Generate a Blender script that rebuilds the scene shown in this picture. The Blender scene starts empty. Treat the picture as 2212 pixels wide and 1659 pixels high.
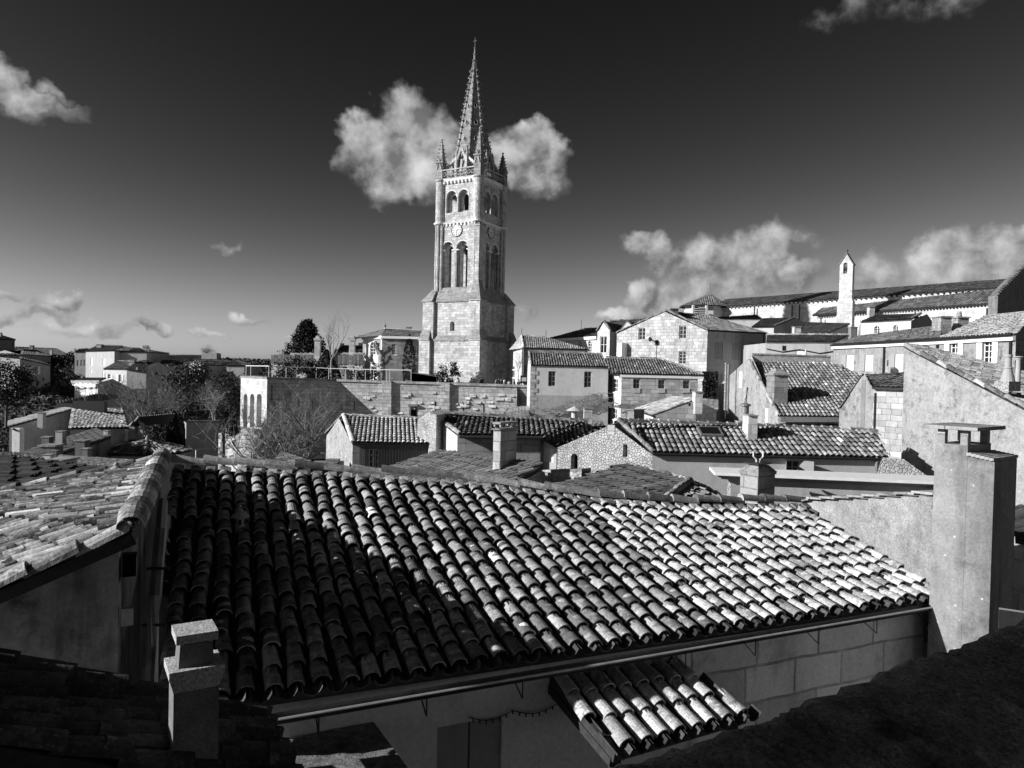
import bpy, math, random
import numpy as np
from mathutils import Vector, Matrix
from math import sin, cos, tan, radians, pi, sqrt, atan2
random.seed(7)
R = random.random
RU = random.uniform
SC = bpy.context.scene
COL = SC.collection

# ------------------------------------------------------------------ camera
FPX, ROLL, PITCH = 1600.0, radians(1.3), radians(1.06)
def ray(x, y):
    u = (x-1106)/FPX; v = -(y-829.5)/FPX
    a = u*cos(ROLL)-v*sin(ROLL); b = u*sin(ROLL)+v*cos(ROLL)
    return Vector((a, cos(PITCH)+b*sin(PITCH), -sin(PITCH)+b*cos(PITCH)))
cam = bpy.data.cameras.new("camera"); cam_o = bpy.data.objects.new("camera", cam); COL.objects.link(cam_o)
cam.sensor_width = 36; cam.lens = FPX/2212*36; cam.clip_start = 0.05; cam.clip_end = 12000
upv = Vector((0, sin(PITCH), cos(PITCH))); fw = Vector((0, cos(PITCH), -sin(PITCH))); rx = Vector((1, 0, 0))
cr = rx*cos(ROLL)+upv*sin(ROLL); cu = -rx*sin(ROLL)+upv*cos(ROLL)
cam_o.matrix_world = Matrix(((cr.x, cu.x, -fw.x, 0), (cr.y, cu.y, -fw.y, 0), (cr.z, cu.z, -fw.z, 0), (0, 0, 0, 1)))
SC.camera = cam_o

# ------------------------------------------------------------------ sun, sky, exposure
SUN_AZ, SUN_EL = radians(-106), radians(22)
sd = Vector((sin(SUN_AZ)*cos(SUN_EL), cos(SUN_AZ)*cos(SUN_EL), sin(SUN_EL)))
sun = bpy.data.lights.new("sun", 'SUN'); sun.energy = 5.0; sun.angle = radians(0.5); sun.color = (1, 1, 1)
sun_o = bpy.data.objects.new("sun", sun); COL.objects.link(sun_o)
sun_o.rotation_euler = sd.to_track_quat('Z', 'Y').to_euler()
SC.view_settings.view_transform = 'Standard'; SC.view_settings.look = 'None'
SC.view_settings.exposure = 0.55; SC.view_settings.gamma = 1.0

W = bpy.data.worlds.new("World"); SC.world = W; W.use_nodes = True
wt = W.node_tree; wt.nodes.clear()
def wn(t, **k):
    n = wt.nodes.new(t)
    for a, b in k.items(): setattr(n, a, b)
    return n
def wmath(op, a, b=None, c=None, clamp=False):
    n = wn('ShaderNodeMath', operation=op, use_clamp=clamp)
    for i, v in enumerate((a, b, c)):
        if v is None: continue
        if isinstance(v, (int, float)): n.inputs[i].default_value = v
        else: wt.links.new(v, n.inputs[i])
    return n.outputs[0]
tc = wn('ShaderNodeTexCoord')
sky = wn('ShaderNodeTexSky', sky_type='NISHITA'); sky.sun_disc = False
sky.sun_elevation = SUN_EL; sky.sun_rotation = SUN_AZ
sky.air_density = 1.0; sky.dust_density = 0.6; sky.ozone_density = 1.0
sep = wn('ShaderNodeSeparateColor'); wt.links.new(sky.outputs[0], sep.inputs[0])
# black-and-white plate behind a red filter: only the red channel of the sky is seen
red = wmath('MULTIPLY', sep.outputs[0], 0.105)
red = wmath('POWER', red, 3.1)
red = wmath('MULTIPLY', red, 4.4); red = wmath('DIVIDE', red, wmath('MULTIPLY_ADD', red, 1.5, 1.))
red = wmath('ADD', red, .0018)
def clouds():
    L = [  # px, py, half width, half height, weight, turn: one entry per billow
        (880, 268, 60, 62, 1, 0), (940, 292, 55, 55, .95, .2), (800, 305, 56, 46, .95, 0), (762, 338, 42, 38, .85, 0), (850, 350, 88, 70, 1, 0), (930, 368, 76, 58, .9, 0), (842, 400, 56, 34, .75, 0),
        (1155, 312, 46, 46, .95, 0), (1195, 335, 32, 38, .85, 0), (1108, 340, 46, 48, .9, 0), (1150, 375, 62, 48, .85, 0), (1075, 330, 30, 40, .7, 0), (1010, 392, 70, 36, .6, 0),
        (10, 172, 36, 24, .85, .5), (48, 203, 44, 22, .85, .5), (98, 226, 42, 17, .75, .3), (124, 208, 20, 13, .7, .6), (150, 240, 34, 12, .7, .2), (20, 212, 40, 14, .55, .3),
        (1398, 532, 46, 28, .8, 0), (1450, 548, 56, 40, .85, 0), (1520, 562, 72, 50, .9, 0), (1600, 560, 80, 54, .85, 0), (1682, 536, 72, 48, .8, -.2), (1722, 582, 54, 46, .75, 0), (1580, 612, 115, 52, .75, 0),
        (1386, 640, 38, 34, .9, -.3), (1402, 676, 42, 22, .8, 0), (1450, 652, 74, 36, .7, 0), (1505, 640, 60, 40, .7, 0),
        (1880, 592, 54, 44, .75, 0), (1925, 602, 40, 34, .65, 0), (2030, 546, 46, 42, .9, 0), (2092, 530, 52, 36, .85, 0), (2150, 560, 60, 42, .8, 0), (2060, 592, 76, 42, .75, 0), (2202, 520, 26, 20, .75, .6), (2160, 600, 70, 40, .7, 0),
        (490, 526, 38, 12, .62, 0), (122, 656, 34, 15, .85, 0), (90, 678, 44, 14, .7, -.1), (312, 700, 26, 13, .8, 0), (340, 706, 24, 16, .9, .1), (535, 692, 34, 15, .72, .1),
        (180, 718, 80, 14, .65, 0), (1130, 676, 26, 28, .72, -.5), (1980, 10, 150, 24, .34, .05), (622, 732, 24, 8, .8, 0),
        (20, 640, 40, 10, .6, 0), (1330, 690, 60, 16, .75, 0), (0, 695, 20, 12, .7, 0), (440, 728, 50, 8, .55, 0)]
    nz = wn('ShaderNodeTexNoise'); nz.inputs['Scale'].default_value = 9; nz.inputs['Detail'].default_value = 9; nz.inputs['Roughness'].default_value = .6
    wt.links.new(tc.outputs['Generated'], nz.inputs['Vector'])
    off = wn('ShaderNodeVectorMath', operation='ADD'); wt.links.new(tc.outputs['Generated'], off.inputs[0])
    off.inputs[1].default_value = (-.022, 0, .022)
    nz2 = wn('ShaderNodeTexNoise')
    for k in ('Scale', 'Detail', 'Roughness'): nz2.inputs[k].default_value = nz.inputs[k].default_value
    nz2.inputs['Detail'].default_value = 5
    wt.links.new(off.outputs[0], nz2.inputs['Vector'])
    shape = None; lobe = None
    wz = wn('ShaderNodeTexNoise'); wz.inputs['Scale'].default_value = 22; wz.inputs['Detail'].default_value = 4; wz.inputs['Roughness'].default_value = .55
    wt.links.new(tc.outputs['Generated'], wz.inputs['Vector'])
    wp = wn('ShaderNodeVectorMath', operation='MULTIPLY_ADD'); wt.links.new(wz.outputs['Color'], wp.inputs[0]); wp.inputs[1].default_value = (.06, .06, .06); wt.links.new(tc.outputs['Generated'], wp.inputs[2])
    w2 = wn('ShaderNodeVectorMath', operation='SUBTRACT'); wt.links.new(wp.outputs[0], w2.inputs[0]); w2.inputs[1].default_value = (.03, .03, .03); WP = w2.outputs[0]
    for px, py, hw, hh, w, t in L:
        d = ray(px, py).normalized()
        rt = Vector((0, 0, 1)).cross(d).normalized()*-1; up = rt.cross(d).normalized()
        a = rt*cos(t)-up*sin(t)
        b = rt*sin(t)+up*cos(t)
        k = FPX*d.y
        outs = []
        for ax, hs in ((a, hw), (b, hh)):
            n = wn('ShaderNodeVectorMath', operation='DOT_PRODUCT'); wt.links.new(WP, n.inputs[0])
            n.inputs[1].default_value = tuple(ax*(k/hs/1.06)); outs.append(n.outputs['Value'])
        q = wmath('MULTIPLY', outs[0], outs[0]); q = wmath('MULTIPLY_ADD', outs[1], outs[1], q)
        s = wmath('MULTIPLY_ADD', q, -.5*w, w)
        # forward only
        n = wn('ShaderNodeVectorMath', operation='DOT_PRODUCT'); wt.links.new(tc.outputs['Generated'], n.inputs[0]); n.inputs[1].default_value = tuple(d)
        s = wmath('SUBTRACT', s, wmath('LESS_THAN', n.outputs['Value'], .2))
        lb = wmath('MULTIPLY_ADD', outs[0], -.55, wmath('MULTIPLY', outs[1], .75))
        if shape is None: shape, lobe = s, lb
        else:
            df_ = wmath('SUBTRACT', s, shape); mm = wn('ShaderNodeMix', data_type='FLOAT'); wt.links.new(wmath('MULTIPLY_ADD', df_, 5., .5, clamp=True), mm.inputs[0])
            wt.links.new(lobe, mm.inputs[2]); wt.links.new(lb, mm.inputs[3]); lobe = mm.outputs[0]
            shape = wmath('SMOOTH_MAX', shape, s, .12)
    def billow(vec):
        v = wn('ShaderNodeTexNoise'); v.inputs['Scale'].default_value = 15; v.inputs['Detail'].default_value = 3; v.inputs['Roughness'].default_value = .5
        wt.links.new(vec, v.inputs['Vector']); return wmath('SUBTRACT', 1., wmath('ABSOLUTE', wmath('MULTIPLY_ADD', v.outputs['Fac'], 3.2, -1.6)))
    b1, b2 = billow(tc.outputs['Generated']), billow(off.outputs[0])
    e = wmath('MULTIPLY_ADD', nz.outputs['Fac'], 1.2, -.68)
    e = wmath('MULTIPLY_ADD', b1, .18, e); e = wmath('SUBTRACT', e, .10)
    s = wmath('ADD', shape, e)
    mr = wn('ShaderNodeMapRange', interpolation_type='SMOOTHSTEP'); wt.links.new(s, mr.inputs[0])
    mr.inputs[1].default_value = .28; mr.inputs[2].default_value = .74
    df = wmath('MULTIPLY_ADD', wmath('SUBTRACT', b1, b2), .10, wmath('SUBTRACT', nz.outputs['Fac'], nz2.outputs['Fac']))
    lit = wmath('MULTIPLY_ADD', df, 1.3, .27); lit = wmath('MULTIPLY_ADD', lobe, .17, lit)
    sx = wn('ShaderNodeSeparateXYZ'); wt.links.new(tc.outputs['Generated'], sx.inputs[0]); lit = wmath('ADD', lit, wmath('MULTIPLY_ADD', sx.outputs[2], -.9, .16, clamp=True))
    lit = wmath('MULTIPLY_ADD', wmath('SUBTRACT', s, .75), .22, lit)
    lit = wmath('MAXIMUM', wmath('MULTIPLY', lit, .86), .12); lit = wmath('MINIMUM', lit, .50)
    return mr.outputs[0], lit
cm, cl = clouds()
mix = wn('ShaderNodeMix', data_type='FLOAT'); wt.links.new(cm, mix.inputs[0]); wt.links.new(red, mix.inputs[2]); wt.links.new(cl, mix.inputs[3])
bg = wn('ShaderNodeBackground'); wt.links.new(mix.outputs[0], bg.inputs[0]); bg.inputs[1].default_value = 1.0
out = wn('ShaderNodeOutputWorld'); wt.links.new(bg.outputs[0], out.inputs[0])
SC.cycles.max_bounces = 6; SC.cycles.diffuse_bounces = 4; SC.cycles.transparent_max_bounces = 4

# ------------------------------------------------------------------ pixel helpers (crop coordinates -> picture coordinates)
CR = {'d': (0, 0, 1), 'A': (1243, 606.4, .2193), 'B': (1697.8, 515.4, .2376), 'C': (879.2, 636.7, .2558), 'D': (485.1, 636.7, .2558),
      'E': (0, 667, .2467), 'F': (848.9, 363.8, .2925), 'G': (848.9, 48.5, .2193), 'H': (667, 848.9, .2741), 'I': (1152, 848.9, .2741),
      'J': (1637.2, 727.6, .2599), 'K': (1515.9, 909.5, .3147), 'L': (0, 970.2, .2924), 'M': (0, 1273.4, .329),
      'N': (545.7, 1152, .3564), 'O': (1091.4, 1212.7, .5066)}
def px(c, x, y):
    a, b, s = CR[c]; return a+x*s, b+y*s
def P(c, x, y, D):
    d = ray(*px(c, x, y)); return d*(D/d.y)
def onplane(c, x, y, o, n):
    d = ray(*px(c, x, y)); return d*(o.dot(n)/d.dot(n))
def PZ(c, x, y, z):
    d = ray(*px(c, x, y)); return d*(z/d.z)
def atz(c, x, D, z):                       # point at picture column x, depth D and height z
    y = 0
    for _ in range(3):
        X, s = px(c, x, 0)[0], 0
        yy = 829.5
        q = None
        lo, hi = -6000., 8000.
        for _ in range(50):
            m = (lo+hi)/2; d = ray(X, m); q = d*(D/d.y)
            if q.z > z: lo = m
            else: hi = m
        return q

# ------------------------------------------------------------------ materials
MATS = {}
def nodes(name):
    m = bpy.data.materials.new(name); m.use_nodes = True; t = m.node_tree; t.nodes.clear()
    o = t.nodes.new('ShaderNodeOutputMaterial'); b = t.nodes.new('ShaderNodeBsdfPrincipled'); t.links.new(b.outputs[0], o.inputs[0])
    b.inputs['Roughness'].default_value = .9; b.inputs['Specular IOR Level'].default_value = .2
    MATS[name] = m
    return m, t, b
class G:
    def __init__(s, t): s.t = t
    def n(s, typ, ins=None, **k):
        n = s.t.nodes.new(typ)
        for a, b in k.items(): setattr(n, a, b)
        for a, b in (ins or {}).items(): s.put(n.inputs[a], b)
        return n
    def put(s, i, v):
        if hasattr(v, 'is_linked'): s.t.links.new(v, i)
        else: i.default_value = v
    def m(s, op, a, b=0., c=0., clamp=False):
        n = s.n('ShaderNodeMath', operation=op, use_clamp=clamp)
        for i, v in enumerate((a, b, c)): s.put(n.inputs[i], v)
        return n.outputs[0]
    def noise(s, vec, scale, det=4, rough=.6):
        n = s.n('ShaderNodeTexNoise', {'Vector': vec, 'Scale': scale, 'Detail': det, 'Roughness': rough}); return n.outputs['Fac']
    def ramp(s, f, a, b, c=0., d=1.):
        n = s.n('ShaderNodeMapRange', {0: f, 1: a, 2: b, 3: c, 4: d}); return n.outputs[0]
    def mixf(s, f, a, b):
        n = s.n('ShaderNodeMix', data_type='FLOAT'); s.put(n.inputs[0], f); s.put(n.inputs[2], a); s.put(n.inputs[3], b); return n.outputs[0]
    def vscale(s, vec, v):
        n = s.n('ShaderNodeVectorMath', {0: vec, 1: v}, operation='MULTIPLY'); return n.outputs[0]
    def bump(s, b, h, dist, strength=1.):
        n = s.n('ShaderNodeBump', {'Height': h, 'Distance': dist, 'Strength': strength}); s.t.links.new(n.outputs[0], b.inputs['Normal'])
def stone(name, lo, hi, brick=None, rub=None, stain=.35, streak=.3, grain=.15, bd=.02, spots=0., scale=1.):
    m, t, b = nodes(name); g = G(t)
    pos = g.n('ShaderNodeNewGeometry').outputs['Position']; uv = g.n('ShaderNodeUVMap').outputs[0]
    big = g.ramp(g.noise(pos, .55*scale, 5), .3, .7)
    mid = g.ramp(g.noise(pos, 3.1*scale, 6, .65), .3, .7)
    col = g.mixf(g.m('MULTIPLY_ADD', mid, .55, g.m('MULTIPLY', big, .45)), lo, hi)
    h = g.m('MULTIPLY', mid, .35)
    if brick:
        w, hh, dark = brick
        jit = g.n('ShaderNodeVectorMath', {0: uv, 1: g.vscale(g.n('ShaderNodeTexNoise', {'Vector': pos, 'Scale': 1.7}).outputs['Color'], (hh*.12, hh*.12, 0))}, operation='ADD').outputs[0]
        bt = g.n('ShaderNodeTexBrick', {'Vector': jit, 'Color1': (0, 0, 0, 1), 'Color2': (1, 1, 1, 1), 'Mortar': (.5, .5, .5, 1), 'Scale': 1., 'Mortar Size': .018*min(1, hh*2.6),
                                        'Mortar Smooth': .3, 'Brick Width': w, 'Row Height': hh, 'Bias': 0.})
        bt.offset = .42; bt.squash = .8; bt.squash_frequency = 3
        bw = g.n('ShaderNodeRGBToBW', {0: bt.outputs['Color']}).outputs[0]
        col = g.m('MULTIPLY', col, g.ramp(bw, 0, 1, .74, 1.2))
        mort = g.m('MULTIPLY', bt.outputs['Fac'], g.ramp(g.noise(pos, 2.3, 3), .35, .6, .3, 1.))
        col = g.m('MULTIPLY', col, g.m('SUBTRACT', 1., g.m('MULTIPLY', mort, dark)))
        h = g.m('SUBTRACT', g.m('MULTIPLY_ADD', bw, .4, h), g.m('MULTIPLY', bt.outputs['Fac'], .8))
    if rub:
        vv = g.n('ShaderNodeTexVoronoi', {'Vector': g.n('ShaderNodeVectorMath', {0: uv, 1: g.vscale(g.n('ShaderNodeTexNoise', {'Vector': pos, 'Scale': 3.}).outputs['Color'], (rub*.7, rub*.7, 0))}, operation='ADD').outputs[0],
                                         'Scale': 1/rub, 'Randomness': 1.}, feature='DISTANCE_TO_EDGE', voronoi_dimensions='2D')
        ve = g.ramp(vv.outputs['Distance'], .0, .16)
        v2 = g.n('ShaderNodeTexVoronoi', {'Scale': 1/rub, 'Randomness': 1.}, voronoi_dimensions='2D'); t.links.new(vv.inputs['Vector'].links[0].from_socket, v2.inputs['Vector'])
        cw = g.n('ShaderNodeRGBToBW', {0: v2.outputs['Color']}).outputs[0]
        col = g.m('MULTIPLY', col, g.m('MULTIPLY', g.ramp(cw, .2, .8, .85, 1.1), g.m('MULTIPLY', g.ramp(ve, 0, 1, .88, 1.), g.ramp(g.noise(pos, 9*scale, 4, .7), .35, .65, .78, 1.15))))
        h = g.m('MULTIPLY_ADD', ve, .9, h)
    if streak:
        st = g.ramp(g.noise(g.vscale(pos, (1.6, 1.6, .22)), 1.0*scale, 5, .6), .5, .72)
        col = g.m('MULTIPLY', col, g.m('SUBTRACT', 1., g.m('MULTIPLY', st, streak)))
    if stain:
        st = g.ramp(g.noise(pos, 1.3*scale, 7, .7), .54, .68)
        col = g.m('MULTIPLY', col, g.m('SUBTRACT', 1., g.m('MULTIPLY', st, stain)))
    if grain:
        gr = g.noise(pos, 22*scale, 4, .7)
        col = g.m('MULTIPLY', col, g.ramp(gr, .3, .7, 1-grain, 1+grain)); h = g.m('MULTIPLY_ADD', gr, .4, h)
    if spots:
        sp = g.n('ShaderNodeTexVoronoi', {'Vector': pos, 'Scale': 5.5*scale}); sm = g.ramp(g.m('ADD', sp.outputs['Distance'], g.m('MULTIPLY', g.noise(pos, 25, 3), .12)), .12, .2, 1., 0.)
        rb = g.n('ShaderNodeRGBToBW', {0: sp.outputs['Color']}).outputs[0]
        col = g.mixf(g.m('MULTIPLY', sm, g.ramp(rb, .38, .48)), col, spots)
    t.links.new(g.n('ShaderNodeCombineColor', {0: col, 1: col, 2: col}).outputs[0], b.inputs['Base Color'])
    g.bump(b, h, bd)
    return m
def tile(name, lo, hi, rare=.0, lich=.5, sc=9., bd=.012, bias=1.):
    m, t, b = nodes(name); g = G(t)
    geo = g.n('ShaderNodeNewGeometry'); pos = geo.outputs['Position']; ri = geo.outputs['Random Per Island']
    r1 = g.m('POWER', ri, bias)
    col = g.mixf(r1, lo, hi)
    n1 = g.noise(pos, sc, 6, .7); n2 = g.noise(pos, sc*.28, 4, .6); n3 = g.noise(pos, sc*4.5, 3, .7)
    r2 = g.m('FRACT', g.m('MULTIPLY', ri, 17.3))
    dk = g.m('MULTIPLY', g.ramp(n1, .44, .56), g.ramp(r2, .1, .9, .2, 1.))
    col = g.m('MULTIPLY', col, g.m('SUBTRACT', 1., g.m('MULTIPLY', dk, lich)))
    col = g.m('MULTIPLY', col, g.ramp(n2, .3, .7, .75, 1.25))
    lt = g.ramp(n3, .62, .72); col = g.m('ADD', col, g.m('MULTIPLY', g.m('MULTIPLY', lt, r2), .10*(lich > 0)))
    col = g.m('MULTIPLY', col, g.ramp(n3, .3, .7, .62, 1.38))
    if rare: col = g.mixf(g.m('GREATER_THAN', ri, 1-rare), col, .8)
    t.links.new(g.n('ShaderNodeCombineColor', {0: col, 1: col, 2: col}).outputs[0], b.inputs['Base Color'])
    g.bump(b, g.m('ADD', n1, g.m('MULTIPLY', n3, .5)), bd)
    return m
def plain(name, v, rough=.7, noise=.15, sc=8., metal=0., spec=.3, bd=0.):
    m, t, b = nodes(name); g = G(t); pos = g.n('ShaderNodeNewGeometry').outputs['Position']
    n1 = g.noise(pos, sc, 5, .65)
    col = g.m('MULTIPLY', v, g.ramp(n1, .3, .7, 1-noise, 1+noise))
    t.links.new(g.n('ShaderNodeCombineColor', {0: col, 1: col, 2: col}).outputs[0], b.inputs['Base Color'])
    b.inputs['Roughness'].default_value = rough; b.inputs['Metallic'].default_value = metal; b.inputs['Specular IOR Level'].default_value = spec
    if bd: g.bump(b, n1, bd)
    return m
def leaf(name, lo, hi):
    m, t, b = nodes(name); g = G(t); geo = g.n('ShaderNodeNewGeometry')
    col = g.mixf(geo.outputs['Random Per Island'], lo, hi)
    t.links.new(g.n('ShaderNodeCombineColor', {0: col, 1: col, 2: col}).outputs[0], b.inputs['Base Color']); b.inputs['Roughness'].default_value = .6
    return m
stone('ashlar_light', .33, .52, brick=(.75, .36, .55), stain=.3, streak=.25)
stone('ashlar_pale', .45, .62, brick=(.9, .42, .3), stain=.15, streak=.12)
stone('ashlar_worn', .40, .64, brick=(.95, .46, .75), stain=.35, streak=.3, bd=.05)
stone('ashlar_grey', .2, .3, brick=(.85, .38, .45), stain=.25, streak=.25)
stone('tower_stone', .36, .60, brick=(.8, .4, .35), stain=.45, streak=.4, bd=.03, scale=.6)
stone('rubble', .30, .6, rub=.125, grain=.3, stain=.25, streak=.2, bd=.04)
stone('rubble_plaster', .28, .54, rub=.15, grain=.3, stain=.5, streak=.2, bd=.03)
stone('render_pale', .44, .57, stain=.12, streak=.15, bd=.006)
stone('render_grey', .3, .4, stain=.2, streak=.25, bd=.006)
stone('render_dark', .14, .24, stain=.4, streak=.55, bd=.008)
stone('wall_speckled', .17, .42, stain=.55, streak=.15, grain=.5, bd=.015, scale=2.2)
stone('render_speckled', .15, .37, stain=.65, streak=.3, grain=.4, bd=.015, scale=1.6)
stone('chimney_render', .18, .34, stain=.45, streak=.5, grain=.2, bd=.012, spots=.48, scale=1.4)
stone('chimney_old', .22, .40, brick=(.4, .22, .4), stain=.5, streak=.4, bd=.02)
stone('courtyard_render', .52, .62, stain=.12, streak=.2, bd=.004)
stone('stained_render', .10, .46, stain=.75, streak=.92, bd=.012, scale=1.5)
stone('chimney_shade_dark', .10, .20, stain=.4, streak=.3, grain=.3, bd=.015, scale=2.5)  # shade of the chimney fronts put into a darker overall base colour
stone('courtyard_block', .62, .78, brick=(.95, .42, .5), stain=.35, streak=.25, bd=.01)
stone('mossy_stone', .05, .42, stain=.6, streak=0, grain=.7, bd=.05, spots=.5, scale=4.)
stone('rock', .34, .66, rub=None, stain=.6, streak=.35, bd=.25, scale=.7)
stone('concrete_rough', .35, .55, stain=.3, streak=0, grain=.6, bd=.03, scale=3.)
stone('ground_earth', .04, .09, stain=.4, streak=0)
stone('spire_stone', .22, .34, brick=(1.2, .45, .6), stain=.4, streak=.3, bd=.03)
stone('ledge_stone', .2, .42, brick=(.5, .2, .6), stain=.5, streak=.2, bd=.05)
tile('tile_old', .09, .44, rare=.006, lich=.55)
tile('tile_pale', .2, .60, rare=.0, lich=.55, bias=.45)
tile('tile_left', .07, .52, rare=.02, lich=.7, bias=1.2)
tile('tile_lines', .13, .30, rare=.01, lich=.45, sc=6., bias=.8)
tile('tile_shade', .035, .11, lich=.5)  # darker tile copy: shade of unlit roofs and pans put into the colour
tile('tile_mid', .13, .42, rare=.01, lich=.5, sc=5.)
tile('tile_bright', .42, .72, lich=.3, sc=5.)
tile('tile_dim', .08, .2, lich=.5, sc=5.)
tile('tile_far', .13, .3, lich=.45, sc=2.)
tile('tile_far_bright', .3, .62, lich=.4, sc=2.)
tile('tile_far_dark', .09, .17, lich=.4, sc=2.)
plain('valley', .05, noise=.5)  # shade between tile rows put into the colour of the sheet below
plain('wood_dark', .035, noise=.4, sc=14)
plain('wood_grey', .12, noise=.5, sc=14)
plain('pane', .012, rough=.12, noise=.0, spec=.5)
plain('frame_white', .62, noise=.08); plain('frame_grey', .3, noise=.15)
plain('shutter_white', .74, noise=.06); plain('shutter_grey', .24, noise=.15)
plain('iron', .02, rough=.5, noise=.2); plain('zinc', .22, rough=.45, noise=.25, metal=.3); plain('zinc_pale', .5, rough=.5, noise=.2)
plain('bark', .09, noise=.5, sc=12, bd=.01); plain('bark_pale', .26, noise=.4, sc=6, bd=.01); plain('twig', .19, noise=.3)
plain('hole', .006, noise=0)  # near-black colour stands for the shade inside openings
plain('white_stone', .72, noise=.1); plain('cloth_dark', .03, noise=.2); plain('cloth_pale', .55, noise=.2); plain('skin', .35, noise=.1); plain('hair', .03, noise=.2)
leaf('leaf_dark', .008, .04); leaf('leaf_mid', .015, .07); leaf('leaf_grass', .02, .07)

# ------------------------------------------------------------------ mesh builder
ROOT = {}
class MB:
    def __init__(s): s.v = []; s.f = []; s.m = []; s.mats = []
    def mi(s, name):
        if name not in s.mats: s.mats.append(name)
        return s.mats.index(name)
    def face(s, pts, mat):
        i = len(s.v); s.v.extend([(p[0], p[1], p[2]) for p in pts]); s.f.append(tuple(range(i, i+len(pts)))); s.m.append(s.mi(mat))
    def grid(s, rows, mat, close=False):            # rows of equally long point lists, shared vertices
        i0 = len(s.v); n = len(rows[0]); k = s.mi(mat)
        for r in rows: s.v.extend([(p[0], p[1], p[2]) for p in r])
        for a in range(len(rows)-1):
            for b in range(n if close else n-1):
                c = (b+1) % n
                s.f.append((i0+a*n+b, i0+a*n+c, i0+(a+1)*n+c, i0+(a+1)*n+b)); s.m.append(k)
    def fan(s, ring, mat):
        s.face(ring, mat)
    def hexa(s, a, b, mat):                            # a: bottom loop, b: top loop
        n = len(a)
        for i in range(n): s.face([a[i], a[(i+1) % n], b[(i+1) % n], b[i]], mat)
        s.face(list(reversed(a)), mat); s.face(b, mat)
    def box(s, c, sx, sy, sz, mat, rz=0., top=None):   # c = centre of the base; top scales the upper face
        t = (1, 1) if top is None else top
        M = Matrix.Rotation(rz, 3, 'Z'); c = Vector(c)
        a = [c+M @ Vector((x*sx/2, y*sy/2, 0)) for x, y in ((-1, -1), (1, -1), (1, 1), (-1, 1))]
        b = [c+M @ Vector((x*sx/2*t[0], y*sy/2*t[1], sz)) for x, y in ((-1, -1), (1, -1), (1, 1), (-1, 1))]
        s.hexa(a, b, mat)
    def bar(s, p, q, w, mat, h=None, up=Vector((0, 0, 1))):
        p, q = Vector(p), Vector(q); d = (q-p).normalized(); u = up if abs(d.dot(up)) < .95 else Vector((1, 0, 0))
        x = d.cross(u).normalized(); y = x.cross(d); h = h or w
        o = [(-w/2, -h/2), (w/2, -h/2), (w/2, h/2), (-w/2, h/2)]
        s.hexa([p+x*i+y*j for i, j in o], [q+x*i+y*j for i, j in o], mat)
    def tube(s, pts, rad, mat, n=6, cap=True):
        rows = []; pts = [Vector(p) for p in pts]
        for i, p in enumerate(pts):
            d = (pts[min(i+1, len(pts)-1)]-pts[max(i-1, 0)]).normalized()
            u = Vector((0, 0, 1)) if abs(d.z) < .9 else Vector((1, 0, 0))
            x = d.cross(u).normalized(); y = x.cross(d); r = rad[i] if isinstance(rad, (list, tuple)) else rad
            rows.append([p+x*(r*cos(2*pi*k/n))+y*(r*sin(2*pi*k/n)) for k in range(n)])
        s.grid(rows, mat, close=True)
        if cap: s.face(rows[0], mat); s.face(rows[-1], mat)
    def lathe(s, c, prof, mat, n=16, ph=0., sx=1., sy=1., cap=True):
        c = Vector(c); rows = [[c+Vector((r*sx*cos(2*pi*k/n+ph), r*sy*sin(2*pi*k/n+ph), z)) for k in range(n)] for r, z in prof]
        s.grid(rows, mat, close=True)
        if cap: s.face(rows[0], mat); s.face(rows[-1], mat)
    def build(s, name, parent=None, smooth=False):
        me = bpy.data.meshes.new(name)
        off = Vector((0, 0, 0))
        if parent is not None: off = ROOT[parent.name]
        co = np.array(s.v, dtype=np.float64).reshape(-1, 3)
        me.from_pydata([tuple(r) for r in (co-np.array(off))], [], s.f)
        me.polygons.foreach_set('material_index', np.array(s.m, dtype=np.int32))
        if smooth: me.polygons.foreach_set('use_smooth', np.ones(len(s.f), dtype=bool))
        for m in s.mats: me.materials.append(MATS[m])
        me.update()
        # box-projected UV in metres
        nl = len(me.loops); vi = np.zeros(nl, dtype=np.int32); me.loops.foreach_get('vertex_index', vi)
        nrm = np.zeros(len(s.f)*3); me.polygons.foreach_get('normal', nrm); nrm = nrm.reshape(-1, 3)
        tot = np.zeros(len(s.f), dtype=np.int32); me.polygons.foreach_get('loop_total', tot)
        ln = np.repeat(nrm, tot, axis=0); p = co[vi]
        hz = np.hypot(ln[:, 0], ln[:, 1])+1e-9; u = (p[:, 0]*-ln[:, 1]+p[:, 1]*ln[:, 0])/hz; v = p[:, 2].copy()
        flat = np.abs(ln[:, 2]) > .75; u[flat] = p[flat, 0]; v[flat] = p[flat, 1]
        uvl = me.uv_layers.new(name='UVMap'); uvl.data.foreach_set('uv', np.stack([u, v], 1).ravel())
        o = bpy.data.objects.new(name, me); COL.objects.link(o)
        if parent is not None: o.parent = parent
        ROOT[o.name] = off
        return o
def tag(o, label=None, cat=None, group=None, kind=None):
    if label: o['label'] = label
    if cat: o['category'] = cat
    if group: o['group'] = group
    if kind: o['kind'] = kind
    return o
def thing(name, label, cat, loc, group=None):
    o = bpy.data.objects.new(name, None); COL.objects.link(o); o.location = loc; o.empty_display_size = .3
    ROOT[o.name] = Vector(loc)
    return tag(o, label, cat, group)

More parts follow.
